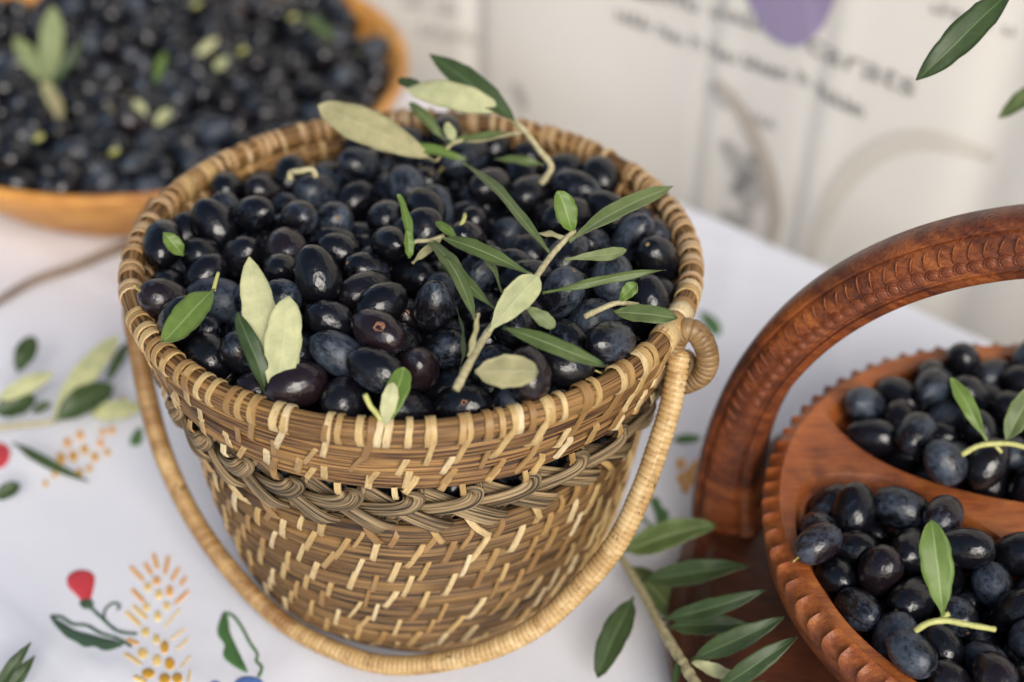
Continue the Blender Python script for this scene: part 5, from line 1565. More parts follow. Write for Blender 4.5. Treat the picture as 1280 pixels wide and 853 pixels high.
BOWL_SHOWN = '''
-2497 4066 354 25 -42 -87 -6 894 1174;-2295 4084 386 15 41 66 60 927 1396;-3016 5263 445 26 -41 54 68 1006 1311;-2443 4559 398 98 -8 -5 -19 948 1435;-1521 3476 508 47 -40 -8 -78 863 1124;-2724 2826 501 29 -47 66 -50 1005 1449;
-881 3844 543 3 60 56 56 942 1362;-1303 4752 450 11 6 -90 42 988 1359;-3507 4905 582 79 -57 -20 12 894 1173;-2379 2575 456 15 52 67 52 989 1379;-1756 2672 475 51 -49 58 40 931 1346;-1587 2904 553 45 29 34 -77 874 1155;
-2629 4781 414 6 -69 9 71 1001 1498;-2588 3287 512 84 -53 -11 -3 993 1447;-1862 3156 532 36 -57 -60 42 1001 1497;-1804 3406 522 49 -47 25 -69 957 1301;-1611 3700 541 37 -89 24 -10 882 1250;-1324 3972 555 34 46 26 -78 973 1313;
-1362 4384 555 54 59 -46 37 990 1257;-1744 4914 538 22 57 -61 50 940 1434;-2931 4830 483 28 38 -28 -83 969 1319;-3319 4256 582 58 51 -57 -26 1006 1531;-2539 2698 601 39 -89 -20 9 980 1484;-2002 2985 570 30 31 50 -75 864 1294;
-1420 3073 569 66 30 66 -19 999 1413;-1136 3336 549 61 -22 -62 44 969 1449;-1001 3653 519 78 50 24 -30 988 1443;-989 4325 632 90 14 -3 -42 1000 1282;-1300 5007 565 82 -23 42 -30 1009 1344;-3030 5467 517 95 5 30 -8 1002 1464;
-2607 2539 522 28 -26 -1 92 907 1123;-2168 2598 480 4 37 75 -54 955 1447;-1914 2793 532 30 52 -40 70 900 1300;-1562 2717 507 43 57 7 -70 921 1280;-606 4086 530 6 86 31 -40 859 1285;-898 5166 533 31 16 -33 87 940 1366;
-2398 4252 400 76 -24 -23 -56 970 1276;-2149 3715 499 19 -42 50 74 930 1276;-2184 4247 474 20 76 20 -58 843 1216;-2150 4560 506 24 74 -56 28 1007 1381;-2693 3955 518 89 11 -34 -28 883 1333;-2171 3466 526 29 92 -26 -9 970 1237;
-1782 4533 522 39 -55 48 -56 895 1159;-2235 4749 520 59 26 -76 3 957 1258;-2756 3718 522 39 -17 76 -48 844 1247;-1406 3704 540 80 -24 55 -5 896 1337;-1325 4178 546 43 -24 -41 77 954 1202;-1552 4888 558 65 -39 48 44 942 1432;
-1820 5155 566 46 60 -32 57 1007 1265;-2267 4948 547 89 -39 9 -20 933 1407;-2543 5005 545 95 19 -4 26 890 1105;-2759 4939 493 83 -18 -43 30 903 1280;-3034 4672 499 6 -84 -42 35 883 1123;-3363 4545 528 40 35 -34 78 998 1483;
-3090 3657 588 59 35 -58 44 943 1303;-2931 3346 578 15 42 77 -46 905 1297;-2225 3293 621 5 88 13 45 993 1500;-1233 3154 596 7 83 19 52 918 1197;-1201 3632 563 58 -34 49 -56 891 1261;-1211 3817 556 21 -45 87 -1 956 1289;
-1146 4218 585 25 -17 89 34 855 1290;-1429 5128 645 65 18 -57 48 922 1361;-1550 5269 594 77 36 -54 2 993 1382;-1984 5294 547 10 -13 -56 -82 929 1236;-2507 5438 474 44 63 6 64 924 1197;-3142 4964 554 3 -47 64 -61 976 1277;
-2308 2675 605 56 53 -10 -63 925 1277;-2050 2672 634 24 -68 -39 -57 890 1320;-1791 2939 545 83 -40 -40 -4 995 1519;-1365 2823 514 28 56 59 52 847 1283;-1002 3207 475 23 20 -89 -34 895 1112;-737 3572 553 3 -72 70 1 972 1226;
-647 3824 559 51 6 69 -51 940 1184;-577 4279 569 19 -9 -43 88 853 1081;-930 4814 561 80 -57 17 -11 943 1173;-979 5347 564 25 26 -47 80 910 1162;-3648 5379 534 70 -37 -27 55 890 1181;-2814 2564 547 60 -4 79 15 932 1314;
-2466 2461 628 73 -67 3 -13 990 1519;-2257 2462 604 10 73 -53 -42 983 1350;-1952 2574 503 52 -30 79 6 928 1317;-2592 4246 439 5 -52 -61 60 907 1222;-1972 3714 606 28 63 51 -52 962 1259;-1984 4291 538 62 4 -65 -43 992 1272;
-2864 3998 455 28 -3 44 85 963 1319;-2528 3662 571 42 -63 -39 52 955 1317;-1696 4342 510 16 46 59 65 882 1229;-2026 4735 469 18 58 20 -77 991 1292;-2737 4499 388 7 -86 -14 -48 949 1342;-3094 4056 579 19 72 50 44 1004 1251;
-3008 3854 514 20 -60 5 -77 877 1344;-2413 3399 561 0 48 -12 87 949 1311;-1975 3516 544 9 90 31 29 947 1227;-1588 4081 533 52 0 -56 64 908 1199;-1512 4252 602 18 -76 50 38 997 1432;-1836 4732 553 64 -35 13 67 955 1381;
-1951 4924 565 13 -20 -33 -91 998 1349;-2453 4833 529 20 -20 95 -14 980 1497;-2812 5069 632 42 65 22 59 965 1234;-2712 4632 533 93 7 15 -33 973 1362;-3186 4611 589 36 81 -24 40 964 1333;-2900 4402 512 86 -26 -22 39 988 1258;
-3229 3906 620 44 -55 -39 59 880 1181;-3254 3731 651 44 66 -20 -57 856 1224;-3099 3372 527 4 12 95 -29 897 1173;-2742 3209 590 21 -78 27 53 912 1173;-2085 3169 541 62 63 -46 -9 850 1098;-1836 3868 558 55 -15 17 80 994 1241;
-1064 4531 609 38 1 38 -84 943 1288;-1129 4727 591 51 -41 -72 24 999 1348;-1353 5395 564 27 7 59 -76 999 1264;-2184 5466 538 22 -2 -89 -41 903 1170;-2678 5383 569 68 -47 -52 -21 855 1291;-3227 5413 540 35 59 11 72 853 1306;
-2932 3144 576 42 27 83 25 910 1274;-2538 2911 586 61 -32 67 -27 1005 1394;-2286 2903 631 3 -84 12 52 927 1367;-1703 2763 623 32 28 62 -66 846 1133;-1621 3158 636 49 -26 -78 30 926 1344;-1296 3467 609 19 72 36 56 953 1389;
-1043 3769 667 1 15 -52 84 964 1458;-784 4017 623 56 -71 39 -20 967 1425;-630 4638 584 0 49 54 69 996 1256;-3422 5361 550 62 -61 -12 -48 882 1119;-2884 2750 643 50 -68 -29 -45 1006 1389;-1190 2886 597 24 67 52 -48 875 1261;
-1087 3046 539 73 -20 45 48 892 1265;-879 3258 606 56 -60 -21 53 913 1366'''
BOWL_REST = '''
-2370 4131 217 23 -28 -74 57 947 1380;-2204 4453 220 64 -65 -39 15 1000 1430;-2504 4496 205 37 62 -44 53 845 1097;-2729 4186 215 56 72 -18 -37 946 1202;-2463 3938 210 60 -1 -66 -45 891 1358;-2190 4044 220 56 65 -25 -45 992 1312;
-2014 4311 206 64 -7 67 -37 844 1213;-2011 4804 217 40 -75 1 -53 960 1201;-2328 4839 213 50 64 47 -34 904 1273;-2695 4801 221 59 0 69 -42 998 1515;-2952 4649 218 7 15 -74 65 976 1458;-2946 4257 212 56 45 60 35 900 1361;
-3013 3880 219 24 74 17 -60 957 1470;-2714 3570 217 23 -28 -74 57 942 1397;-2330 3568 218 5 -24 -61 75 983 1251;-2011 3533 207 12 10 -75 65 867 1292;-1805 3874 213 32 31 69 -57 924 1344;-1617 4130 221 69 12 -70 12 1003 1427;
-1695 4524 213 56 -6 79 24 903 1328;-1714 5088 218 2 83 28 49 890 1227;-2097 5149 206 6 64 38 67 845 1182;-2378 5254 210 31 -64 14 -69 901 1287;-2742 5050 224 6 32 -71 62 1005 1531;-3017 4954 216 58 -36 -66 -31 958 1390;
-3176 4685 218 38 -68 -34 52 947 1390;-3352 4334 208 55 32 57 52 879 1267;-3383 4018 210 66 -33 -66 11 896 1153;-3191 3716 211 35 64 -15 -67 882 1329;-2906 3467 212 40 7 -59 69 906 1126;-2589 3267 221 57 -76 -22 -22 979 1331;
-2376 3229 221 20 70 22 -64 1003 1530;-1951 3318 215 60 34 66 -31 946 1206;-1625 3532 221 34 11 -66 -66 1004 1355;-1509 3716 212 59 -40 56 43 912 1213;-1382 4109 212 11 -64 10 75 916 1212;-1392 4458 219 70 -59 -9 -38 973 1272;
-1473 4794 216 54 -61 29 -51 951 1345;-1548 5201 250 26 45 60 -61 892 1243;-1876 5410 256 59 80 14 -1 918 1388;-2206 5464 255 48 -54 -4 -70 960 1368;-2432 5467 245 48 -48 29 67 892 1324;-2754 5300 235 21 -14 46 85 995 1269;
-3095 5233 266 34 -58 72 -18 978 1226;-3375 4952 266 38 44 -66 48 1005 1544;-3508 4768 272 36 32 -12 -86 961 1224;-3553 4374 252 62 -48 -60 -13 947 1180;-3497 4179 247 52 -35 -76 15 989 1260;-3453 3854 228 59 44 59 33 852 1231;
-3319 3544 237 26 -25 77 53 887 1241;-3013 3299 237 10 -76 9 64 965 1243;-2878 3140 251 19 -61 21 -74 942 1230;-2574 3054 239 42 18 -64 -61 852 1089;-2199 3000 259 37 -78 -19 -46 980 1250;-1825 3131 248 54 8 -84 3 907 1156;
-1626 3218 257 80 -15 54 -23 942 1324;-1394 3525 244 60 54 -18 56 991 1366;-1312 3712 232 15 66 26 69 920 1163;-1158 4038 254 0 -91 42 8 885 1166;-1147 4353 240 65 50 40 -40 905 1372;-1166 4657 249 80 -18 53 22 891 1282;
-1358 4974 250 55 25 -80 0 909 1390;-2378 4616 209 2 -35 69 64 854 1199;-2675 4393 222 59 -59 6 -55 994 1317;-2726 3778 216 29 62 4 73 937 1326;-2274 3851 215 33 -14 -44 82 853 1177;-1846 4087 223 28 81 44 28 881 1272;
-1904 4452 218 16 -83 31 -43 868 1233;-2413 5057 223 50 23 75 36 997 1518;-2739 4590 213 74 -58 -16 -30 906 1242;-3064 4474 216 88 -16 -44 -8 862 1219;-3099 4086 218 39 24 -70 55 969 1407;-2915 3687 213 64 59 28 -41 906 1198;
-2532 3486 228 12 -66 -59 45 984 1368;-2220 3392 207 41 -67 -3 62 858 1183;-1829 3618 218 64 -62 41 -18 978 1207;-1626 3931 225 8 53 82 -20 929 1161;-1582 4352 235 34 84 26 34 1002 1444;-1866 4665 220 26 2 66 71 993 1418;
-2175 4967 218 53 0 75 -38 980 1481;-2570 5176 296 54 -58 38 -48 913 1395;-2925 5133 284 41 72 -54 17 954 1212;-3201 4873 211 53 3 65 -55 875 1084;-3273 4515 222 57 46 66 17 999 1241;-3282 4164 218 8 -82 35 -45 868 1206;
-3232 3891 217 60 -22 76 11 905 1246;-3068 3566 226 35 93 -3 9 964 1229;-2771 3332 218 27 56 57 -55 945 1392;-2488 3351 353 19 81 -21 51 893 1222;-2138 3210 235 11 -67 -57 46 1001 1534;-1753 3376 214 25 -64 -19 70 931 1257;
-1545 3602 381 39 -4 92 -2 925 1300;-1415 3917 223 72 1 -62 -32 1004 1318;-1316 4277 238 15 -93 -28 -18 907 1292;-1365 4654 269 6 59 19 78 865 1081;-1583 4952 226 44 -41 -15 -78 988 1230;-1885 5186 234 5 -89 -39 22 1001 1268;
-2207 5256 334 46 60 -37 54 992 1438;-2564 5344 221 50 70 50 3 893 1101;-2944 5351 266 51 -81 4 28 887 1347;-3200 5062 252 8 19 -48 85 952 1223;-3433 4848 418 62 13 -67 -38 867 1140;-3522 4571 254 9 76 28 58 973 1447;
-3544 4266 416 17 -77 7 61 948 1353;-3604 4011 269 57 27 -59 -50 984 1386;-3531 3691 271 27 84 5 48 910 1214;-3180 3415 247 7 21 94 -26 893 1150;-3071 3114 278 49 -85 18 6 880 1093;-2745 3003 294 26 9 -1 -96 920 1164;
-2391 3009 256 4 -3 82 -57 915 1204;-1996 3050 258 60 -61 3 52 906 1292;-1776 3264 382 10 41 -70 -58 1000 1373;-1502 3366 264 95 -27 -13 11 886 1218;-1338 3628 388 44 66 8 61 859 1320;-1199 3861 237 12 48 -66 -57 870 1257;
-1038 4177 276 2 -86 -11 -50 863 1265;-1057 4525 302 6 83 54 -14 890 1187;-1247 4824 266 81 13 -57 2 952 1392;-1425 5110 352 77 8 -61 18 913 1357;-1708 5296 262 42 -73 -37 -38 975 1250;-2059 5331 232 84 7 51 -16 932 1285;
-2327 5435 400 1 -27 -50 -83 952 1284;-2624 5529 278 54 19 -72 39 966 1340;-2833 5514 282 57 75 31 8 917 1321;-3140 5418 310 4 36 21 91 970 1227;-3346 5208 307 15 43 -81 36 975 1429;-3591 4929 293 39 46 51 62 846 1270;
-3685 4695 296 9 23 -34 -91 858 1115;-3769 4397 311 3 47 28 -84 1002 1506;-3696 4213 280 58 -70 -6 -42 918 1346;-3698 3834 300 49 43 -36 -67 975 1325;-3607 3533 306 87 -21 -44 7 898 1174;-3449 3397 283 13 49 -40 -76 858 1216;
-3245 3096 305 50 83 24 -4 860 1062;-2949 2973 287 74 -31 -53 28 868 1072;-2622 2848 303 28 -69 -46 -48 996 1411;-2423 2806 298 47 -18 -70 -50 892 1321;-2053 2865 299 1 -62 -6 -78 964 1308;-1759 2965 308 4 97 -13 22 929 1169;
-1572 3038 298 31 64 6 -71 916 1172;-1332 3302 286 62 32 -23 68 858 1136;-1207 3546 274 83 49 24 -9 900 1167;-998 3770 298 29 -12 -79 -52 918 1375;-983 3999 285 58 50 -60 23 901 1249;-968 4355 287 52 -54 -59 -30 913 1163;
-964 4681 299 53 -40 -71 -24 872 1192;-1066 4926 298 78 43 44 13 857 1218;-1210 5161 319 33 80 45 -21 958 1329;-1503 5420 314 85 -21 -28 -40 896 1274;-1682 5504 296 30 80 2 -52 907 1355;-2018 5568 286 82 34 32 33 871 1184;
-2326 5626 289 68 -69 -22 10 918 1213;-2577 4639 295 89 20 -40 0 851 1178;-2778 3964 228 22 33 -92 8 880 1206;-2437 3813 338 53 20 79 -23 854 1081;-1997 3986 214 46 79 41 -4 871 1145;-1798 4284 230 3 60 64 48 984 1467;
-2212 4682 211 40 -5 59 70 890 1107;-2875 4433 250 7 -23 96 12 1003 1383;-3157 4297 265 57 21 -36 71 949 1415;-2932 3786 366 15 -24 93 22 844 1117;-2660 3453 359 54 -37 59 48 877 1326;-2321 3456 393 60 -60 52 13 948 1366;
-1966 3756 219 78 32 -36 39 901 1240;-1684 3736 281 72 -30 -2 62 895 1179;-1664 4238 370 58 39 41 59 875 1107;-1680 4760 208 0 -23 -72 -65 869 1178;-1803 4913 209 21 0 74 -64 881 1161;-2196 4829 351 61 -3 -59 -53 954 1384;
-2848 4931 334 57 71 6 41 927 1329;-3334 4685 350 8 30 48 82 997 1443;-3329 4253 386 4 21 75 63 968 1260;-3252 4046 346 34 22 86 -32 916 1288;-3110 3723 378 53 46 -61 37 952 1328;-2943 3426 399 49 -68 3 -55 1003 1480;
-2712 3215 360 29 -38 -52 -71 899 1318;-2287 3127 369 23 41 25 -85 925 1278;-1955 3209 360 59 49 60 -22 850 1097;-1679 3433 379 35 60 -15 70 938 1411;-1517 3780 381 10 66 -57 -48 867 1152;-1308 4037 365 8 30 73 -61 922 1170;
-1277 4427 376 15 71 30 61 970 1356;-1553 4646 300 10 -3 -96 26 844 1107;-1694 4990 376 3 65 48 -59 920 1389;-2022 5190 371 39 -24 49 74 914 1271;-2387 5232 386 68 66 4 32 884 1202;-2713 5117 425 26 -24 42 -84 955 1328;
-3048 5014 393 41 -18 -71 -54 956 1275;-3504 4670 432 92 -35 9 -12 855 1075;-3591 4472 428 30 71 25 -59 999 1432;-3661 4119 427 40 57 50 51 854 1187;-3496 3840 398 20 43 30 83 865 1315;-3425 3579 395 47 14 -69 54 997 1482;
-3167 3264 355 82 -26 39 -33 956 1190;-2937 3223 404 84 -32 40 -18 887 1205;-2508 2987 392 75 -17 57 -28 858 1110;-2318 2918 399 35 -72 14 58 875 1137;-1922 2982 411 20 29 64 -68 889 1307;-1523 3177 425 68 66 20 -24 880 1255;
-1334 3442 424 8 -81 12 -56 956 1317;-1157 3706 380 58 68 -5 45 974 1412;-1116 3906 392 6 81 -13 57 885 1098;-1008 4241 445 26 -40 60 64 959 1247;-1089 4778 412 46 -36 -76 29 945 1367;-1217 4963 400 52 -41 -55 -51 887 1183;
-1502 5268 412 24 -58 -39 -67 856 1083;-1861 5291 409 59 -76 -6 28 925 1259;-2073 5393 408 60 51 8 -61 930 1358;-2468 5602 403 7 88 -41 -22 901 1146;-2652 5343 392 68 19 -43 57 879 1261;-3223 4892 396 20 5 -78 -60 944 1424;
-3624 4829 443 23 36 -80 41 956 1291;-3831 4580 359 10 -92 18 -34 979 1304;-3867 4208 381 53 -22 -82 -1 932 1392;-3817 4008 334 57 34 -52 54 954 1361;-3771 3658 366 7 42 -8 -90 984 1257;-3649 3388 403 80 23 43 37 905 1384;
-3386 3221 343 2 77 40 -50 994 1403;-3183 2935 376 21 -30 93 -3 948 1183;-2828 2829 334 92 28 -27 1 956 1270;-2537 2675 394 36 -57 -32 -66 980 1237;-2232 2738 357 87 16 -38 -28 986 1425;-1863 2793 346 26 -37 83 33 904 1371;
-1627 2849 382 37 56 18 -72 964 1302;-1386 3123 318 66 -7 35 -66 934 1272;-1164 3359 336 31 -18 -4 -93 896 1371;-1026 3555 314 69 52 22 -46 870 1140;-867 3880 352 26 95 10 16 866 1098;-844 4151 340 34 -5 -73 -58 986 1497;
-797 4379 366 9 19 -84 -51 933 1223;-892 4822 374 53 31 -8 78 888 1206;-1056 5078 400 18 -22 -15 95 957 1380;-1353 5301 307 86 -40 32 -6 935 1322;-1645 5387 448 21 81 -47 -28 1002 1248;-1839 5617 308 1 -40 70 -59 885 1125;
-2145 5704 335 93 -21 18 -26 982 1403;-2431 5779 359 15 -70 -49 51 908 1371;-2751 5686 339 63 12 -45 -62 974 1270;-3025 5568 334 59 -14 -69 -40 889 1189;-3350 5430 377 91 -26 -32 -8 993 1403;-3509 5114 312 88 -38 -4 -29 876 1197;
-2188 4243 222 31 90 24 20 893 1227;-2702 4083 373 58 -27 65 -41 954 1247;-2614 3908 322 16 -30 -7 -94 918 1199;-2099 3856 282 8 49 -82 -28 875 1285;-2035 4188 339 2 62 -51 60 992 1423;-2073 4606 311 64 55 -44 31 997 1426;
-2909 4078 210 74 25 -59 21 867 1097;-2809 3651 365 16 27 44 -84 963 1313;-2509 3691 220 78 -46 -41 13 976 1243;-2155 3689 219 57 -54 -60 13 947 1277;-1977 3631 384 4 34 -28 -90 975 1319;-1495 3972 412 27 -30 -85 32 956 1463;
-1645 4493 387 65 -6 70 30 959 1259;-1903 4594 395 68 60 -39 15 907 1345;-1973 5005 240 26 3 60 -76 912 1191;-2506 4867 224 94 27 13 14 878 1188;-2821 4705 349 65 45 -27 55 955 1256;-3209 4403 454 70 -21 -7 68 959 1402;
-3319 3768 345 7 -81 -46 36 895 1222;-3125 3520 422 67 -5 -27 -69 918 1312;-2778 3352 475 75 -26 60 -10 859 1112;-2502 3160 365 53 -49 21 -65 876 1117;-2190 3298 404 30 -81 41 29 917 1407;-1888 3454 331 8 -4 24 -97 915 1177;
-1336 3838 400 17 -16 97 0 968 1349;-1457 4175 385 59 14 64 47 1008 1434;-1429 4560 416 17 80 44 -37 991 1456;-1609 4815 373 20 -62 -28 71 1002 1305;-1882 5043 407 71 32 -13 62 961 1288;-2182 5035 398 28 32 45 -79 938 1158;
-2539 5210 484 63 77 -8 1 937 1350;-2893 5083 464 52 -57 -46 -43 868 1286;-3053 4787 344 52 -78 34 -8 940 1176;-3404 4449 357 47 63 42 -44 934 1249;-3439 4035 378 40 -39 58 60 898 1142;-3575 3682 456 46 32 -83 5 914 1268;
-3297 3433 388 4 -40 -53 -75 872 1183;-3051 3045 468 54 -84 3 6 954 1447;-2402 2798 494 0 96 -4 -28 878 1186;-2100 3021 420 56 -77 -25 -18 919 1327;-1678 3069 459 33 -78 -51 15 960 1286;-1360 3247 477 4 -35 57 74 919 1347;
-1132 3509 455 15 64 -52 -54 866 1275;-1118 4074 473 43 36 0 83 980 1464;-968 4450 463 69 15 -71 -3 967 1436;-1427 4912 409 85 -47 -9 21 929 1310;-1688 5189 424 43 4 63 64 921 1158;-1898 5495 437 2 -91 0 -42 875 1180;
-2291 5642 483 53 14 -48 68 1004 1436;-2679 5548 463 23 10 -96 -10 909 1173;-2835 5396 436 4 60 54 -59 999 1410;-3206 5282 424 58 -34 -68 -30 868 1100;-3700 4642 496 27 -67 43 54 1006 1274;-3757 4319 511 35 49 75 26 999 1403;
-3627 3949 438 54 -49 17 -67 853 1156;-3794 3495 459 19 -54 -78 26 907 1330;-3569 3185 428 39 63 -53 42 991 1374;-3388 3021 411 65 4 66 -37 1004 1362;-3018 2840 400 12 56 79 -21 992 1264;-2744 2663 404 72 -11 -67 -16 848 1164;
-2029 2706 400 21 -7 48 85 890 1297;-1257 2981 448 10 50 14 -85 895 1162;-973 3386 404 12 -64 -37 -66 926 1159;-874 3594 396 36 -54 -70 -29 892 1251;-723 3946 420 48 -57 41 52 878 1308;-681 4224 431 7 -23 -71 66 877 1267;
-794 4592 395 25 32 50 77 975 1453;-887 4992 451 38 21 90 9 947 1330;-1061 5258 421 33 -37 -87 -6 849 1280;-1340 5210 478 25 -50 65 51 873 1276;-1719 5575 462 79 21 34 -47 890 1307;-1954 5753 383 3 -79 59 15 902 1118;
-2241 5851 411 37 32 -45 75 844 1072;-2599 5725 439 57 22 39 -69 873 1191;-2951 5752 426 64 -32 20 67 997 1509;-3223 5572 402 7 97 9 22 916 1241;-3506 5320 394 55 44 58 -40 895 1303;-3595 5036 456 5 -76 -53 38 978 1291;
-3804 4894 405 67 51 -53 14 996 1314;-3958 4425 428 39 -78 32 36 982 1268;-4009 4230 512 88 -28 36 10 1008 1489;-3886 3808 404 2 10 -97 -22 865 1154;-2276 4415 411 27 43 -21 83 1002 1333;-2552 3826 484 42 81 -40 7 896 1271;
-2268 3873 402 61 -10 -72 -33 975 1333;-2106 4002 396 40 31 83 24 1008 1268;-2065 4392 376 26 -71 64 -15 955 1344;-2271 4606 368 11 12 95 -25 858 1222;-2533 4243 220 40 11 56 -71 946 1222;-2627 3669 381 25 -65 66 28 845 1287;
-2272 3686 358 5 53 -25 81 862 1231;-2136 3515 336 57 -41 -44 -56 944 1375;-1681 3870 430 26 -92 12 25 990 1287;-1504 4359 414 32 -57 -37 66 932 1259;-1727 4656 360 14 90 -39 13 850 1251;-1851 4824 369 36 -42 30 -78 997 1368;
-2410 4733 341 51 45 -50 -54 872 1167;-2778 4293 372 80 8 -59 -4 945 1255;-2948 4160 373 73 -3 -68 3 1004 1341;-2764 3845 385 40 -23 26 -85 848 1260;-2356 3258 464 63 24 26 69 852 1159;-1585 4660 501 14 -48 -51 71 994 1272;
-2034 5087 515 63 58 -41 -31 859 1264;-2386 5086 502 34 36 86 -11 893 1125;-2802 5237 542 40 -1 -7 91 894 1113;-3166 4577 383 16 -38 16 90 987 1246;-3211 3893 448 53 -1 -65 -54 863 1142;-3256 3650 496 61 -37 66 24 904 1180;
-2971 3620 461 28 -3 64 72 865 1120;-2142 2826 519 88 6 37 -30 997 1310;-911 4044 487 49 85 -1 21 909 1287;-957 4637 483 31 -10 -93 -16 886 1129;-1555 5095 508 68 18 -68 21 906 1124;-1810 5389 557 78 47 -1 -41 912 1156;
-2059 5581 453 13 -58 -34 -73 848 1079;-2457 5762 550 42 88 8 20 924 1297;-2878 5582 473 4 79 45 -42 849 1233;-3230 5101 428 55 -37 -74 6 860 1162;-3629 4769 631 47 15 -69 -53 992 1469;-3496 4372 566 23 50 57 61 933 1224;
-3821 4123 562 6 -72 -30 62 990 1411;-3736 3742 555 85 4 -8 -52 1009 1256;-3443 3364 504 15 64 -75 8 981 1420;-3264 3311 528 12 49 -86 10 883 1320;-2869 2996 447 74 67 0 -8 947 1373;-1449 2948 408 87 -35 -32 15 947 1364;
-1178 3171 400 17 20 78 -57 1009 1295;-825 3414 510 31 24 -49 78 863 1094;-774 3738 437 5 -6 13 -99 872 1312;-838 4256 516 27 33 -70 58 906 1342;-738 4780 493 56 22 -43 67 911 1239;-1174 5421 473 46 17 54 -68 1006 1455;
-1362 5510 401 56 64 52 6 938 1307;-1722 5772 446 87 1 -9 -48 956 1208;-2078 5878 440 42 -26 -62 -61 857 1130;-2411 5931 483 12 -64 23 -73 928 1319;-2754 5853 458 32 63 -4 -71 999 1361;-3154 5726 477 18 -88 25 -38 891 1288;
-3417 5585 521 16 60 33 -71 947 1275;-3651 5206 406 48 -34 75 -30 861 1067;-3749 4955 580 18 -19 -49 83 883 1337;-3932 4734 478 56 18 -63 -50 1000 1365;-4096 4406 564 70 -4 -32 -64 878 1145;-3974 4038 428 64 47 -56 25 861 1274;
-3933 3636 493 14 -29 57 76 923 1256;-3863 3371 586 44 70 52 -23 992 1449;-3394 3172 534 58 34 72 14 920 1335;-3309 2852 510 13 5 -87 47 965 1224;-2938 2678 463 33 82 44 16 931 1168;-2007 3844 466 4 18 74 -64 920 1259;
-2372 4348 232 90 -29 -25 -22 957 1386;-1866 3787 371 59 0 27 -76 855 1096;-1730 4063 382 25 84 -36 -32 982 1252;-1850 4393 394 41 71 -51 -25 996 1257;-2591 4973 353 15 -1 28 -95 992 1232;-2960 4551 387 15 -59 -66 45 916 1224;
-3139 4215 466 60 39 -69 12 1002 1526;-3058 3982 386 69 8 38 61 979 1253;-2454 3611 400 12 -25 -70 -66 976 1379;-2015 3339 488 53 -6 -80 -28 961 1209;-1771 3621 457 50 68 27 46 991 1436;-1524 4496 571 44 85 -29 -9 906 1359;
-3326 4048 534 33 -65 -27 -62 992 1309;-3360 3789 522 72 36 -58 2 861 1252;-2416 3082 544 23 -97 5 3 970 1370;-1202 4254 402 21 34 42 81 941 1207;-1175 4593 445 10 -62 -57 -54 979 1211;-2539 5597 580 61 14 -46 -63 894 1109;
-3011 5648 578 20 -66 -42 59 928 1156;-3364 4999 505 43 -1 -89 -14 998 1383;-3651 4476 612 67 17 50 52 931 1162;-3513 4114 534 32 52 -3 -79 845 1284;-3796 3934 531 38 52 -72 -26 959 1425;-3579 3517 516 78 -27 -57 -2 850 1091;
-3288 3200 692 86 -42 -27 -3 995 1246;-3146 3187 552 46 -82 31 -16 870 1082;-2676 3043 480 61 -62 33 37 992 1384;-662 4451 492 27 -89 -34 13 1005 1307;-1545 5634 400 30 -68 -9 66 943 1180;-1872 5889 509 57 -50 29 -59 915 1396;
-2110 5721 545 9 -71 -40 -58 898 1161;-2604 5943 566 49 -83 4 26 969 1332;-3070 5837 595 12 -22 87 42 948 1250;-3222 5587 612 77 -4 -58 -27 988 1439;-3788 5091 456 44 5 89 10 845 1128;-3934 4926 542 74 51 40 -18 879 1151;
-3831 4501 536 4 76 -44 48 860 1192;-4016 3855 519 19 -60 -45 -63 893 1170;-3718 3186 559 18 48 -75 -41 993 1362;-3559 3008 529 57 73 27 28 903 1268;-3156 2747 503 15 -40 -62 66 850 1112;-1874 4059 520 73 39 54 14 897 1241;
-2543 4408 367 88 -27 -34 16 871 1214;-1903 3974 366 66 -72 -16 14 891 1127;-1840 4206 427 12 -88 -22 41 869 1198;-2382 4938 370 60 8 51 62 884 1206;-3021 4362 372 51 -10 -51 -69 902 1216;-2589 3501 513 19 -66 52 -51 845 1125;
-2038 4915 385 55 -17 -44 -69 847 1119;-2240 3043 525 48 87 -9 -9 853 1142;-1626 3305 523 8 66 35 66 904 1306;-1094 4923 535 13 62 0 -77 915 1297;-1537 5516 542 24 -30 68 -62 855 1262;-2734 5690 571 99 3 -2 -15 919 1204;
-3467 5176 523 21 -83 9 51 889 1129;-3306 4786 545 27 14 -48 -82 948 1321;-3877 4274 679 62 -75 -2 24 896 1180;-3553 3838 558 8 -74 -28 61 856 1171;-3455 3617 605 24 -78 49 -30 978 1449;-3634 3359 602 66 -42 -62 6 980 1447;
-3130 2903 606 54 6 -74 -40 950 1347;-1173 5171 533 19 -1 72 67 884 1101;-1080 5521 601 7 -46 41 -78 863 1274;-1261 5610 539 86 -14 21 45 897 1178;-1424 5691 540 72 64 -9 -26 910 1270;-1870 5656 536 13 54 42 -72 969 1202;
-3758 5227 569 12 15 -95 -26 952 1350;-4020 4576 545 36 22 31 86 893 1343;-4164 4227 626 70 -67 4 -25 908 1257;-4084 4040 565 60 10 65 -46 874 1225;-3922 3764 644 54 -67 36 -36 949 1204;-3453 2807 618 59 -12 60 -52 860 1218'''



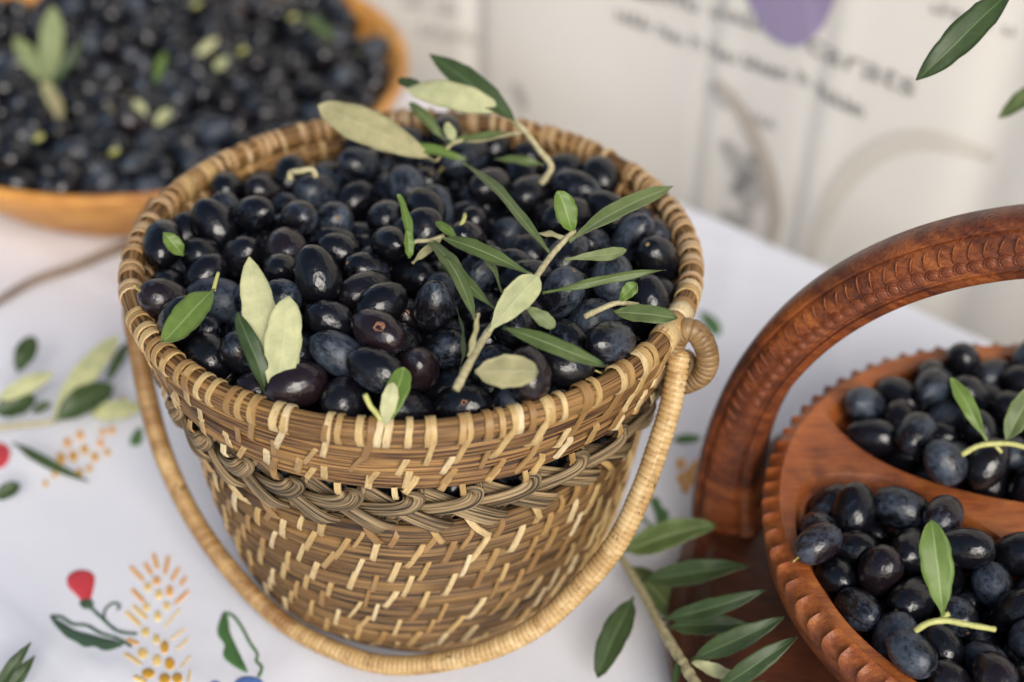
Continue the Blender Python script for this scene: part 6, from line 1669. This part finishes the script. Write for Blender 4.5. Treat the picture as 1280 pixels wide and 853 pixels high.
def olive_geo(nu, nv, seed):
    rd = random.Random(seed)
    egg = rd.uniform(.02, .09)
    sq = rd.uniform(1.9, 2.25)
    tip = rd.uniform(.015, .05)
    V, F = [], []
    zs_ = -np.cos(np.linspace(0, np.pi, nv + 1))
    for i, z in enumerate(zs_):
        r_ = max(0.0, 1 - abs(z) ** sq) ** (1 / 2.0) * (1 - egg * z)
        zz = z + (tip if z > .995 else 0)
        if z < -.985:
            zz += .03
        for k in range(nu):
            a = 2 * math.pi * k / nu
            rr2 = r_ * (1 + .012 * math.sin(2 * a + seed) + .008 * math.sin(3 * a + z * 3))
            V.append((rr2 * math.cos(a), rr2 * math.sin(a), zz))
    for i in range(nv):
        for k in range(nu):
            k2 = (k + 1) % nu
            F.append((i * nu + k, i * nu + k2, (i + 1) * nu + k2, (i + 1) * nu + k))
    return np.array(V), F


OG = [olive_geo(22, 14, s) for s in range(5)]
OGL = olive_geo(14, 9, 3)
olive_meshes = {}
for cls in ('glossy', 'mixed', 'bloomed'):
    olive_meshes[cls] = [mesh('olive', v, f, M['olive_' + cls]) for v, f in OG]
# stalk scar at the stem end, modelled on the unit olive
sv, sf = revolve([(.02, -1.00), (.07, -1.005), (.10, -.99), (.12, -.955), (.09, -.93)], 10)
scar_me = mesh('stalk_scar', sv, sf, M['scar'])
tv, tf, _u_ = tube([(0, 0, -.94), (.02, .01, -1.05), (.10, .03, -1.18), (.2, .02, -1.27)], [.07, .05, .05, .06], 7)
stalk_me = mesh('stalk', tv, tf, M['stalk'])


def rows(s):
    return [[int(x) for x in r_.split()] for r_ in s.replace('\n', '').split(';') if r_.strip()]


def decode(r_):
    q = np.array(r_[3:7], float)
    q /= np.linalg.norm(q)
    return Vector((r_[0] * 1e-4, r_[1] * 1e-4, r_[2] * 1e-4)), Matrix.Identity(3) if False else __import__('mathutils').Quaternion(q.tolist()), r_[7] * 1e-5, r_[8] * 1e-5


LOOK = {'glossy': 'glossy jet-black olive', 'mixed': 'black olive with patches of waxy bloom', 'bloomed': 'dusty blue-grey olive covered in waxy bloom'}
WHERE = {'BASKET': 'in the heap inside the woven basket', 'TRAY': 'in a hollow of the carved wooden tray', 'BOWL': 'in the large bowl behind the basket'}
ro = random.Random(5)
OL_LIST = []
for cname, shown, rest_ in (('BASKET', BASKET_SHOWN, BASKET_REST), ('TRAY', TRAY_SHOWN, TRAY_REST), ('BOWL', BOWL_SHOWN, BOWL_REST)):
    for r_ in rows(shown):
        loc, q, w, l = decode(r_)
        cls = ro.choices(('glossy', 'mixed', 'bloomed'), (.52, .31, .17))[0]
        o = link('olive', ro.choice(olive_meshes[cls]))
        o.location = loc
        o.rotation_mode = 'QUATERNION'
        o.rotation_quaternion = q
        o.scale = (w, w, l)
        OL_LIST.append((o, cls, cname, loc))
        x = ro.random()
        if x < .45:
            link('stalk_scar', scar_me, o)
        if x < .07:
            link('stalk', stalk_me, o)
    acc = []
    V0, F0 = OGL
    for r_ in rows(rest_):
        loc, q, w, l = decode(r_)
        Rm = np.array(q.to_matrix())
        acc.append(((V0 * np.array([w, w, l])) @ Rm.T + np.array(loc), F0, None))
    V, F, _ = merge(acc)
    o = part('olives', V, F, M['olive_mass'], None, True)
    tag(o, {'BASKET': 'mass of black olives below the top layer of the basket', 'TRAY': 'lower black olives filling the hollows of the tray', 'BOWL': 'smaller-showing black olives filling the large bowl behind'}[cname], 'olives', None, 'stuff')

# each olive is singled out by its look and the landmark it lies next to
MARKS = {
    'BASKET': [((512, 300), 'tiny upright sprig'), ((570, 487), 'cut end of the long sprig'), ((700, 260), 'long sprig\'s bright leaf'), ((345, 430), 'upright pale-leaved sprig'), ((235, 395), 'broad left-rim leaf'),
               ((490, 495), 'front-rim leaf pair'), ((790, 388), 'right-rim sprig'), ((684, 212), 'back-rim sprig\'s stalk'), ((214, 305), 'far-left leaf tip'), ((470, 165), 'big yellowish leaf'),
               ((634, 465), 'round ochre leaf'), ((420, 260), 'heap\'s left middle'), ((240, 240), 'left-rim binding')],
    'TRAY': [((1165, 715), 'broad leaf'), ((1225, 555), 'rear sprig'), ((985, 625), 'front hollow\'s pointed end'), ((1050, 490), 'rear hollow\'s left end'), ((1260, 840), 'bottom right corner')],
    'BOWL': [((65, 80), 'grey-green sprig'), ((175, 135), 'small green leaf'), ((203, 147), 'yellow-green leaf fragment'), ((200, 85), 'narrow standing leaf'), ((258, 58), 'central green leaf'), ((276, 80), 'rounded yellow leaf'),
             ((397, 36), 'dark green leaf'), ((480, 90), 'right rim'), ((90, 250), 'front rim'), ((330, 150), 'basket\'s back rim'), ((10, 190), 'left picture edge')]}
INW = {'BASKET': 'in the basket', 'TRAY': 'in the tray', 'BOWL': 'in the bowl'}
DIRN = ['right of', 'upper right of', 'above', 'upper left of', 'left of', 'lower left of', 'below', 'lower right of']
ORD = ['', 'second-nearest ', 'third-nearest ', 'fourth-nearest ', 'fifth-nearest ', 'sixth-nearest ', 'seventh-nearest ', 'eighth-nearest ', 'ninth-nearest ', 'tenth-nearest ']
LOOK2 = {'glossy': 'glossy black olive', 'mixed': 'half-bloomed black olive', 'bloomed': 'dusty blue-grey olive'}
buckets = {}
for o, cls, cname, loc in OL_LIST:
    d = loc - CAM_POS
    x, y = 640 + FPX * d.dot(_r2) / d.dot(_f), 426.5 - FPX * d.dot(_u2) / d.dot(_f)
    dist, (mx_, my_), mk = min((math.hypot(x - m[0][0], y - m[0][1]), m[0], m[1]) for m in MARKS[cname])
    dr = DIRN[int(round(math.atan2(my_ - y, x - mx_) / (math.pi / 4))) % 8]
    buckets.setdefault((cls, cname, dr, mk), []).append((dist, o))
for (cls, cname, dr, mk), L_ in buckets.items():
    L_.sort(key=lambda q: q[0])
    for i, (_, o) in enumerate(L_):
        pre = 'nearest ' if len(L_) > 1 and i == 0 else ORD[i]
        tag(o, pre + LOOK2[cls] + ' ' + dr + ' the ' + mk + ' ' + INW[cname], 'olive', 'olives ' + INW[cname])

# torn, dried skin on a few olives
tv, tf = [], []
for i in range(4):
    for k in range(11):
        a = k * 2 * math.pi / 11
        r_ = (1 - i / 3.3) * ro.uniform(.72, 1.12)
        tv.append((r_ * math.cos(a), r_ * math.sin(a), .10 + ro.uniform(-.2, .18) * (i > 0)))
for i in range(3):
    for k in range(11):
        k2 = (k + 1) % 11
        tf.append((i * 11 + k, i * 11 + k2, (i + 1) * 11 + k2, (i + 1) * 11 + k))
t = NT('torn_skin')
n_ = t.noise(t.coord('Object'), 3.0, 4, .7)
t.set(Base_Color=t.ramp(n_, [(.3, (.06, .025, .018)), (.5, (.20, .085, .05)), (.7, (.34, .21, .12))]), Roughness=.85)
torn_me = mesh('torn_skin', tv, tf, t.m, False)
for px_, py_, sz in ((487, 388, .0028), (508, 402, .0018), (612, 508, .0017)):
    ray = px_ray(px_, py_).normalized()
    best = None
    for o, cls, cname, loc in OL_LIST:
        if cname != 'BASKET':
            continue
        d = loc - CAM_POS
        off = (d - ray * d.dot(ray)).length
        if off < .012 and (best is None or d.length < best[0]):
            best = (d.length, o)
    if best:
        o = best[1]
        mw = Matrix.LocRotScale(o.location, o.rotation_quaternion, o.scale)
        inv = mw.inverted()
        dl_ = (inv.to_3x3() @ ((CAM_POS - o.location).normalized() + Vector((.1, .05, .25)))).normalized()
        nw = (mw.to_3x3().inverted().transposed() @ dl_).normalized()
        pw = mw @ (dl_ * .985)
        ch = link('torn_skin', torn_me, o)
        ch.matrix_parent_inverse = inv
        ch.matrix_basis = Matrix.LocRotScale(pw, nw.to_track_quat('Z', 'Y'), Vector((sz, sz, sz * .8)))

# ================================================================== leaves and twigs
CAMV = CAM_POS


def leaf_geo(B, T, width, side='top', prof=(.75, .85), fold_=.22, bend=.08, roll=0.0, tw=0.0, upmix=.3, nl=16, petiole=.05):
    B, T = Vector(B), Vector(T)
    d = T - B
    L = d.length
    d.normalize()
    tocam = (CAMV - (B + T) / 2).normalized()
    nn = tocam * (1 - upmix) + Vector((0, 0, 1)) * upmix
    nn = (nn - d * nn.dot(d)).normalized()
    sgn = 1 if side == 'top' else -1
    a_, b_ = prof
    tm = a_ / (a_ + b_)
    mx = tm ** a_ * (1 - tm) ** b_
    ts = np.linspace(0, 1, nl + 1)
    cross_ = [-1, -.72, -.36, -.07, 0, .07, .36, .72, 1]
    nc = len(cross_)
    top, U = [], []
    seedp = B.x * 91 + B.y * 57
    tw += .45 * math.sin(seedp * 7.3 + T.x * 300)
    bend += .03 * math.sin(seedp * 13.1 + T.y * 211)
    for i, t_ in enumerate(ts):
        if t_ < petiole:
            w = .0007
        else:
            tt = (t_ - petiole) / (1 - petiole)
            w = width / 2 * (max(tt, 1e-4) ** a_ * max(1 - tt, 1e-4) ** b_) / mx
            w *= 1 + .035 * math.sin(t_ * 23 + seedp * 5) + .02 * math.sin(t_ * 41 + seedp)
            w = max(w, .00035 if t_ > .97 else .0007)
        ang = roll + tw * (t_ - .5)
        n2 = nn * math.cos(ang) + d.cross(nn) * math.sin(ang)
        sd = d.cross(n2).normalized()
        c = B + d * (L * t_) + n2 * (bend * L * math.sin(math.pi * t_)) + sd * (.012 * L * math.sin(3.1 * t_ + seedp))
        for x in cross_:
            wav = .0005 * math.sin(t_ * 15 + x * 2 + seedp) * abs(x) + .0004 * math.sin(t_ * 7 + seedp * 3) * x
            top.append(c + sd * (w * x * math.cos(fold_ * .8)) + n2 * (sgn * (w * abs(x) * fold_ * (1 if side == 'top' else 1)) + wav))
            U.append((t_ * 1.0, x * .5 + .5))
    n2 = nn
    th = .00032
    V = [p + n2 * th / 2 for p in top] + [p - n2 * th / 2 for p in top]
    F, FM = [], []
    m = len(top)
    s_front, s_back = (0, 1) if side == 'top' else (1, 0)
    for i in range(nl):
        for k in range(nc - 1):
            a = i * nc + k
            F.append((a, a + nc, a + nc + 1, a + 1))
            FM.append(s_front)
            F.append((m + a, m + a + 1, m + a + nc + 1, m + a + nc))
            FM.append(s_back)
    edge = [i * nc for i in range(nl + 1)]
    edge2 = [i * nc + nc - 1 for i in range(nl + 1)]
    for E_ in (edge, edge2):
        for i in range(nl):
            F.append((E_[i], E_[i + 1], m + E_[i + 1], m + E_[i]))
            FM.append(s_back)
    k0 = list(range(nc))
    kn = list(range(nl * nc, nl * nc + nc))
    for row in (k0, kn):
        for i in range(nc - 1):
            F.append((row[i], row[i + 1], m + row[i + 1], m + row[i]))
            FM.append(s_back)
    return np.array([tuple(p) for p in V]), F, np.array(U + U), FM


def P3(q):
    """(x, y, 'z', h) on a level plane, or (x, y, 'd', depth)"""
    return on_z(q[0], q[1], q[3]) if q[2] == 'z' else at_depth(q[0], q[1], q[3])


def leaf(parent, b, t_, wpx, top='mid', under='under', side='top', name='leaf', **kw):
    B, T = P3(b), P3(t_)
    dep = (depth_of(B) + depth_of(T)) / 2
    V, F, U, FM = leaf_geo(B, T, wpx / FPX * dep, side, **kw)
    return part(name, V, F, [M['leaf_' + top], M['leaf_' + under]], parent, True, U, FM, origin=None if parent is not None else B)


def stem(parent, pts, r0, r1, mat='stem', name='stem'):
    P = [P3(p) if len(p) == 4 else Vector(p) for p in pts]
    pl, s = resample(catmull(P, 8), .0012)
    rad = np.linspace(r0, r1, len(pl)) * (1 + .10 * np.sin(s * 420) ** 8 + rng.normal(0, .03, len(pl)))
    V, F, U = tube(pl, rad, 9)
    return part(name, V, F, M[mat], parent, True, U)


def zz(z):
    return lambda x, y, dz=0.0: (x, y, 'z', z + dz)


OB, EL, LA = (1.0, .5), (.62, .62), (.72, .9)
# ---- main sprig lying on the basket's olives
g = zz(.201)
tA = empty('olive_sprig', P3(g(570, 487)), 'long olive sprig with pale stem and many leaves lying across the basket olives', 'olive sprig')
stem(tA, [g(570, 487, -.004), g(588, 452), g(610, 415), g(634, 386, .003), g(660, 360, .005), (685, 325, 'z', .208), (702, 305, 'z', .210), (718, 289, 'z', .212)], .0017, .0012)
leaf(tA, g(690, 322, .007), g(580, 205, .006), 17, 'mid', 'grey', upmix=.5, fold_=.3, roll=.25)
leaf(tA, g(713, 303, .010), g(840, 232, .012), 25, 'mid', 'under', fold_=.22, bend=.03, roll=-.2)
leaf(tA, g(718, 293, .010), (697, 239, 'z', .228), 29, 'light', 'under', prof=(.8, .6), fold_=.15)
leaf(tA, g(707, 325, .007), g(783, 313, .004), 16, 'mid', 'grey', side='under', prof=(.9, .5), bend=.12, roll=.5)
leaf(tA, g(712, 300, .009), g(664, 293, .009), 12, 'mid', 'ochre', side='under', prof=(.9, .5), bend=.1, roll=.6)
leaf(tA, g(678, 365, .004), g(832, 339, .008), 13, 'mid', 'grey', bend=-.07, roll=.75, tw=.5)
leaf(tA, g(612, 416, .002), (672, 344, 'z', .217), 38, 'mid', 'under', side='under', prof=(.95, .55), fold_=.12, bend=.06, petiole=.03)
leaf(tA, g(655, 383, .002), g(694, 409, -.003), 19, 'mid', 'grey', side='under', prof=(.8, .45), bend=.15)
leaf(tA, g(628, 411, .002), g(757, 456, .002), 21, 'mid', 'under', prof=EL, bend=.05, roll=.15)
leaf(tA, g(594, 464, .002), g(673, 466, .004), 43, 'mid', 'ochre', side='under', prof=(.55, .5), fold_=.08, bend=.05, petiole=.04)
leaf(tA, g(664, 345, .006), g(553, 296, .008), 20, 'mid', 'under', prof=(.8, .7), fold_=.25, bend=.05)
leaf(tA, g(572, 301, .003), g(545, 278, .005), 12, 'light', 'under', prof=EL)
leaf(tA, g(619, 384, .004), g(548, 323, .004), 19, 'mid', 'grey', prof=(.85, .55), bend=.05, roll=-.3)
leaf(tA, g(596, 405, .0), g(535, 301, -.002), 22, 'mid', 'under', prof=EL, roll=.35)
leaf(tA, g(627, 366, .002), g(584, 315, -.002), 10, 'mid', 'grey', roll=.8)
leaf(tA, g(585, 446, .004), (599, 392, 'z', .214), 9, 'mid', 'ochre', side='under', roll=.6)
leaf(tA, g(574, 462, .0), g(572, 386, -.003), 6, 'dark', 'under', roll=.9)
# ---- small sprig left of it
g = zz(.197)
tB = empty('olive_sprig', P3(g(553, 295)), 'tiny sprig with two narrow upright green leaves in the middle of the basket', 'olive sprig')
stem(tB, [g(555, 295, .004), g(538, 301, .003), g(518, 303, .002), g(514, 318)], .0011, .0008, 'stem')
leaf(tB, g(514, 320), (497, 243, 'z', .216), 14, 'light', 'under', prof=EL, roll=.5)
leaf(tB, g(512, 323), (509, 287, 'z', .208), 14, 'light', 'under', prof=EL, roll=.3)
leaf(tB, g(516, 330, -.002), g(551, 298, .004), 11, 'mid', 'ochre', side='under', prof=EL)
# ---- bare stalk
g = zz(.196)
tC = stem(None, [g(566, 293), g(575, 284, .004), g(580, 274, .006), g(581, 268, .006)], .0012, .0009, 'stem_green', 'bare_stalk')
tag(tC, 'short curved bare olive stalk beside the tiny sprig in the basket', 'stalk')
g = zz(.193)
tS = stem(None, [g(362, 226), g(364, 216, .003), g(376, 214, .005), g(390, 212, .005), (395, 222, 'z', .194)], .0016, .0014, 'stem', 'bare_stalk')
tag(tS, 'bent tan scrap of dry stalk lying near the back left rim of the basket', 'stalk')
# ---- sprig at the right rim
g = zz(.194)
tD = empty('olive_sprig', P3(g(731, 396)), 'small sprig with one broad green leaf touching the right rim of the basket', 'olive sprig')
stem(tD, [g(731, 396, -.002), g(752, 386, .002), g(772, 379, .004), g(798, 381, .002)], .0014, .0009)
leaf(tD, g(766, 391, .002), g(847, 398, .008), 24, 'mid', 'under', prof=(.6, .55), bend=.06)
leaf(tD, g(774, 378, .004), (796, 354, 'z', .206), 18, 'light', 'under', prof=(.8, .45))
# ---- sprig over the back rim (reaching up, towards the wall)
tE = empty('olive_sprig', P3((678, 228, 'z', .190)), 'olive sprig with large pale leaves rising over the back rim of the basket', 'olive sprig')
de = depth_of(P3((678, 228, 'z', .190)))
g = lambda x, y, dd=0.0: (x, y, 'd', de + dd)
stem(tE, [g(676, 230), g(689, 209, -.002), g(674, 188, -.002), g(656, 164, 0), g(640, 150, .002), g(624, 137, .004)], .0017, .0012)
leaf(tE, g(648, 158), g(538, 66, .02), 32, 'dark', 'under', fold_=.2, bend=.05)
leaf(tE, g(634, 141, .003), g(508, 110, .012), 36, 'mid', 'under', side='under', prof=EL, fold_=.1)
leaf(tE, g(545, 202, .002), g(397, 132, .0), 46, 'mid', 'ochre', side='under', prof=(.8, .62), fold_=.12)
leaf(tE, g(582, 199, .002), g(498, 183, .004), 18, 'light', 'grey', prof=LA, roll=.4)
leaf(tE, g(557, 174, .01), g(511, 130, .02), 15, 'mid', 'under', prof=EL)
leaf(tE, g(569, 177, .004), g(557, 154, .006), 14, 'mid', 'under', side='under', prof=EL)
leaf(tE, g(680, 207, .0), g(618, 199, .004), 13, 'mid', 'under', prof=EL, roll=.3)
leaf(tE, g(648, 168, .002), g(545, 184, .008), 12, 'mid', 'under', prof=LA, roll=.5)
leaf(tE, g(536, 112, .014), g(497, 102, .02), 14, 'dark', 'under', prof=EL)
stem(tE, [g(656, 164), g(648, 167, .002), g(636, 168, .003), g(600, 176, .006), g(569, 178, .004), g(545, 202, .003)], .0010, .0007)
# ---- sprig of pale leaves standing at the front left rim
g = lambda x, y, dd=0.0: (x, y, 'd', depth_of(on_z(345, 500, .186)) + dd)
tF = empty('olive_sprig', P3(g(343, 504)), 'upright sprig of three pale leaves and one dark leaf at the front left rim', 'olive sprig')
stem(tF, [g(341, 500, .014), g(342, 492, .012), g(344, 484, .010)], .0014, .0010)
leaf(tF, g(343, 504, .014), g(314, 321, .022), 44, 'mid', 'under', side='under', prof=(.72, .62), fold_=.1, bend=.05)
leaf(tF, g(342, 504, .012), g(363, 371, .012), 46, 'mid', 'under', side='under', prof=(.68, .55), fold_=.1, bend=.05)
leaf(tF, g(349, 504, .015), g(367, 428, .016), 30, 'mid', 'under', side='under', prof=EL, fold_=.1)
leaf(tF, g(333, 502, .013), g(298, 391, .016), 25, 'dark', 'under', prof=EL, roll=.2)
# ---- loose leaves in the basket
g = zz(.196)
tG = empty('loose_olive_leaf', P3(g(268, 362)), 'broad glossy green leaf with yellow stalk near the left rim of the basket', 'olive leaf')
leaf(tG, g(269, 362, .002), g(202, 428, .0), 38, 'light', 'under', prof=EL, bend=.05)
stem(tG, [g(267, 364, .001), g(269, 354, .003), g(273, 341, .005)], .0009, .0008, 'stem_green')
tH = leaf(None, g(229, 320, -.004), (204, 291, 'z', .203), 21, 'light', 'under', prof=EL, name='loose_olive_leaf')
tag(tH, 'short green leaf tip poking up at the far left inside the basket', 'olive leaf')
tI = empty('olive_sprig', P3((488, 530, 'z', .186)), 'little pair of overlapping leaves, one pale, at the front centre rim', 'olive sprig')
g = lambda x, y, dd=0.0: (x, y, 'd', depth_of(on_z(490, 528, .188)) + dd)
leaf(tI, g(484, 534, .013), g(504, 459, .018), 30, 'light', 'under', prof=(.7, .5))
leaf(tI, g(481, 534, .011), g(491, 478, .008), 21, 'mid', 'under', side='under', prof=(.7, .5), fold_=.1)
stem(tI, [g(477, 526, .012), g(470, 516, .011), g(463, 508, .010), (456, 493, 'd', depth_of(on_z(490, 528, .188)) + .008)], .0011, .0011, 'stem_green')
# ---- sprig on the table, bottom right
tJ = empty('olive_sprig', on_z(868, 853, .02), 'large olive sprig with dark leaves lying between basket and tray', 'olive sprig')
g = zz(.03)
stem(tJ, [(772, 690, 'z', .012), (800, 735, 'z', .018), (830, 790, 'z', .026), (868, 853, 'z', .032), (884, 884, 'z', .034)], .0019, .0027)
leaf(tJ, (779, 688, 'z', .018), (895, 658, 'z', .040), 38, 'mid', 'under', prof=(.62, .7), roll=-.1)
leaf(tJ, (802, 724, 'z', .022), (937, 708, 'z', .042), 31, 'dark', 'under', prof=LA)
leaf(tJ, (790, 708, 'z', .010), (854, 782, 'z', .012), 32, 'mid', 'under', prof=EL)
leaf(tJ, (828, 776, 'z', .028), (957, 736, 'z', .055), 24, 'dark', 'under', prof=LA, roll=.3)
leaf(tJ, (834, 786, 'z', .026), (934, 778, 'z', .036), 29, 'dark', 'under', prof=LA)
leaf(tJ, (864, 827, 'z', .032), (979, 770, 'z', .058), 29, 'dark', 'under', prof=LA, roll=.2)
leaf(tJ, (893, 865, 'z', .034), (996, 795, 'z', .060), 27, 'dark', 'under', prof=LA, roll=.2)
leaf(tJ, (864, 828, 'z', .032), (920, 846, 'z', .036), 18, 'light', 'under', side='under', prof=EL, roll=.5)
leaf(tJ, (791, 746, 'z', .019), (748, 848, 'z', .008), 35, 'dark', 'under', prof=(.65, .6))
leaf(tJ, (884, 880, 'z', .034), (956, 852, 'z', .034), 12, 'dark', 'under', prof=LA)
leaf(tJ, (847, 824, 'z', .030), (843, 864, 'z', .028), 10, 'dark', 'under', prof=LA)
# ---- sprig on the table, left
tK = empty('olive_sprig', on_z(0, 545, .004), 'blurred olive sprig lying on the tablecloth left of the basket', 'olive sprig')
stem(tK, [(-30, 545, 'z', .006), (0, 535, 'z', .007), (34, 531, 'z', .008), (66, 527, 'z', .009), (100, 510, 'z', .010), (136, 480, 'z', .012)], .0018, .0010)
leaf(tK, (21, 467, 'z', .016), (43, 421, 'z', .026), 26, 'dark', 'under', prof=EL)
leaf(tK, (-6, 500, 'z', .014), (67, 466, 'z', .022), 22, 'mid', 'under', side='under', prof=EL)
leaf(tK, (-8, 517, 'z', .008), (45, 497, 'z', .010), 32, 'dark', 'under', prof=EL)
leaf(tK, (66, 522, 'z', .010), (148, 420, 'z', .030), 30, 'mid', 'under', side='under', prof=EL)
leaf(tK, (68, 526, 'z', .010), (142, 483, 'z', .014), 36, 'dark', 'under', prof=EL)
leaf(tK, (133, 480, 'z', .012), (160, 428, 'z', .020), 14, 'dark', 'grey', prof=EL)
leaf(tK, (17, 553, 'z', .006), (111, 603, 'z', .004), 13, 'dark', 'under', prof=LA, roll=.3)
leaf(tK, (-8, 625, 'z', .005), (25, 605, 'z', .008), 20, 'dark', 'under', prof=EL)
leaf(tK, (40, 516, 'z', .009), (64, 504, 'z', .012), 13, 'dark', 'under', prof=EL)
leaf(tK, (112, 520, 'z', .005), (178, 508, 'z', .006), 26, 'light', 'under', side='under', prof=EL)
# ---- leaves at the bottom left corner
tL = empty('olive_sprig', on_z(-6, 868, .004), 'two pointed dark green leaves at the bottom left corner of the table', 'olive sprig')
leaf(tL, (-8, 866, 'z', .006), (39, 803, 'z', .022), 17, 'dark', 'under', prof=LA)
leaf(tL, (4, 872, 'z', .006), (44, 820, 'z', .018), 17, 'dark', 'under', prof=LA)
stem(tL, [(-30, 900, 'z', .004), (-14, 880, 'z', .005), (4, 868, 'z', .006)], .0014, .0010)
# ---- sprigs in the bowl
g = zz(.070)
tM = empty('olive_sprig', P3(g(64, 105)), 'grey-green blurred leaf sprig standing in the large bowl', 'olive sprig')
stem(tM, [g(72, 150, -.006), g(66, 120), g(62, 100)], .0014, .0010, 'stem')
gd = lambda x, y, dd=0.0: (x, y, 'd', depth_of(on_z(64, 105, .070)) + dd)
leaf(tM, gd(60, 104), gd(68, 8, -.01), 30, 'mid', 'grey', side='under', prof=EL)
leaf(tM, gd(56, 104), gd(18, 46, -.008), 24, 'mid', 'grey', side='under', prof=EL)
leaf(tM, gd(66, 108), gd(104, 52, .0), 14, 'dark', 'grey', prof=LA)
leaf(tM, gd(78, 150, -.004), gd(55, 101, -.006), 18, 'mid', 'ochre', side='under', prof=(.5, .5))
for i, (b, t_, w, c, lab) in enumerate((
        ((182, 145), (168, 125), 13, 'light', 'small green leaf at the bowl centre, left of its yellowish neighbour'),
        ((194, 158), (212, 136), 14, 'light', 'yellow-green leaf fragment in the bowl nearest the basket rim'),
        ((193, 105), (208, 66), 11, 'light', 'narrow green leaf standing among the olives in the middle of the bowl'),
        ((245, 70), (272, 48), 12, 'light', 'green leaf in the bowl above the small yellow leaf'),
        ((268, 88), (284, 72), 13, 'light', 'small rounded yellow leaf right of centre in the bowl'),
        ((375, 22), (420, 50), 17, 'mid', 'dark green leaf near the right rim of the bowl'))):
    o = leaf(None, g(b[0], b[1], -.004), g(t_[0], t_[1], .004), w, c, 'under' if 'yellow' in lab else 'grey', side='under' if 'yellow' in lab else 'top', prof=EL, name='loose_olive_leaf', fold_=.1)
    tag(o, lab, 'olive leaf')
# ---- pale flecks added to stand in for light glints on the bowl's olives
for x, y, lab in ((245, 6, 'near the top edge of the picture'), (366, 22, 'left of the dark green leaf'), (303, 64, 'right of the rounded yellow leaf'), (143, 190, 'near the front rim'), (48, 172, 'below the grey-green sprig')):
    o = stem(None, [g(x - 3, y + 2, -.001), g(x, y, .003), g(x + 4, y - 2, .002)], .0024, .0019, 'stem_green', 'glint_fleck')
    tag(o, 'tiny yellow-green glint fleck in the large bowl, ' + lab, 'stalk', 'glint flecks on the bowl olives')
# ---- leaves on the tray
g = zz(.112)
tN = empty('olive_sprig', P3(g(1243, 556)), 'sprig with bright green leaf on the olives of the rear tray hollow', 'olive sprig')
stem(tN, [g(1202, 569, -.002), g(1222, 558, .002), g(1243, 555, .003), g(1268, 556, .003), g(1300, 566, .001)], .0013, .0011, 'stem_green')
stem(tN, [g(1243, 556, .002), g(1252, 566, -.001)], .0010, .0008, 'stem_green')
leaf(tN, g(1235, 556, .002), (1189, 472, 'z', .134), 21, 'light', 'under', prof=(.8, .6), petiole=.14)
leaf(tN, g(1256, 553, .002), (1296, 482, 'z', .134), 30, 'mid', 'under', prof=EL)
g = zz(.110)
tO = empty('olive_sprig', P3(g(1180, 775)), 'single broad green leaf on a short stalk in the front tray hollow', 'olive sprig')
stem(tO, [g(1144, 789, -.002), g(1160, 779, .002), g(1182, 776, .003), g(1210, 781, .003), g(1244, 787, .001)], .0013, .0011, 'stem_green')
stem(tO, [g(1176, 778, .002), g(1181, 770, .003), g(1187, 767, .004)], .0014, .0010, 'stem_green')
leaf(tO, g(1180, 772, .003), (1163, 650, 'z', .142), 40, 'light', 'under', prof=(.75, .62), fold_=.16, petiole=.08)
# ---- hanging branch tip at the top right, near the camera's focus
tP = empty('hanging_olive_branch', at_depth(1330, -70, .63), 'dark narrow olive leaves hanging into the top right corner', 'olive branch')
g = lambda x, y, dd=0.0: (x, y, 'd', .63 + dd)
stem(tP, [g(1420, -190, .03), g(1350, -110, .01), g(1300, -50), g(1272, -14)], .0024, .0012)
leaf(tP, g(1272, -14), g(1144, 99, .0), 40, 'dark', 'under', prof=(.7, .75), fold_=.12, bend=.02)
stem(tP, [g(1350, -110, .01), g(1340, -20, .05), g(1322, 70, .09), g(1308, 100, .105)], .0012, .0008)
leaf(tP, g(1308, 100, .105), g(1248, 149, .12), 22, 'mid', 'under', prof=LA)
# ---- dry twig on the cloth
tQ = stem(None, [(-20, 388, 'z', .003), (40, 352, 'z', .004), (95, 333, 'z', .0045), (130, 318, 'z', .004), (160, 306, 'z', .003)], .0022, .0030, 'twig_bark', 'dry_twig')
tag(tQ, 'thin brown dry twig on the cloth in front of the large bowl', 'twig')
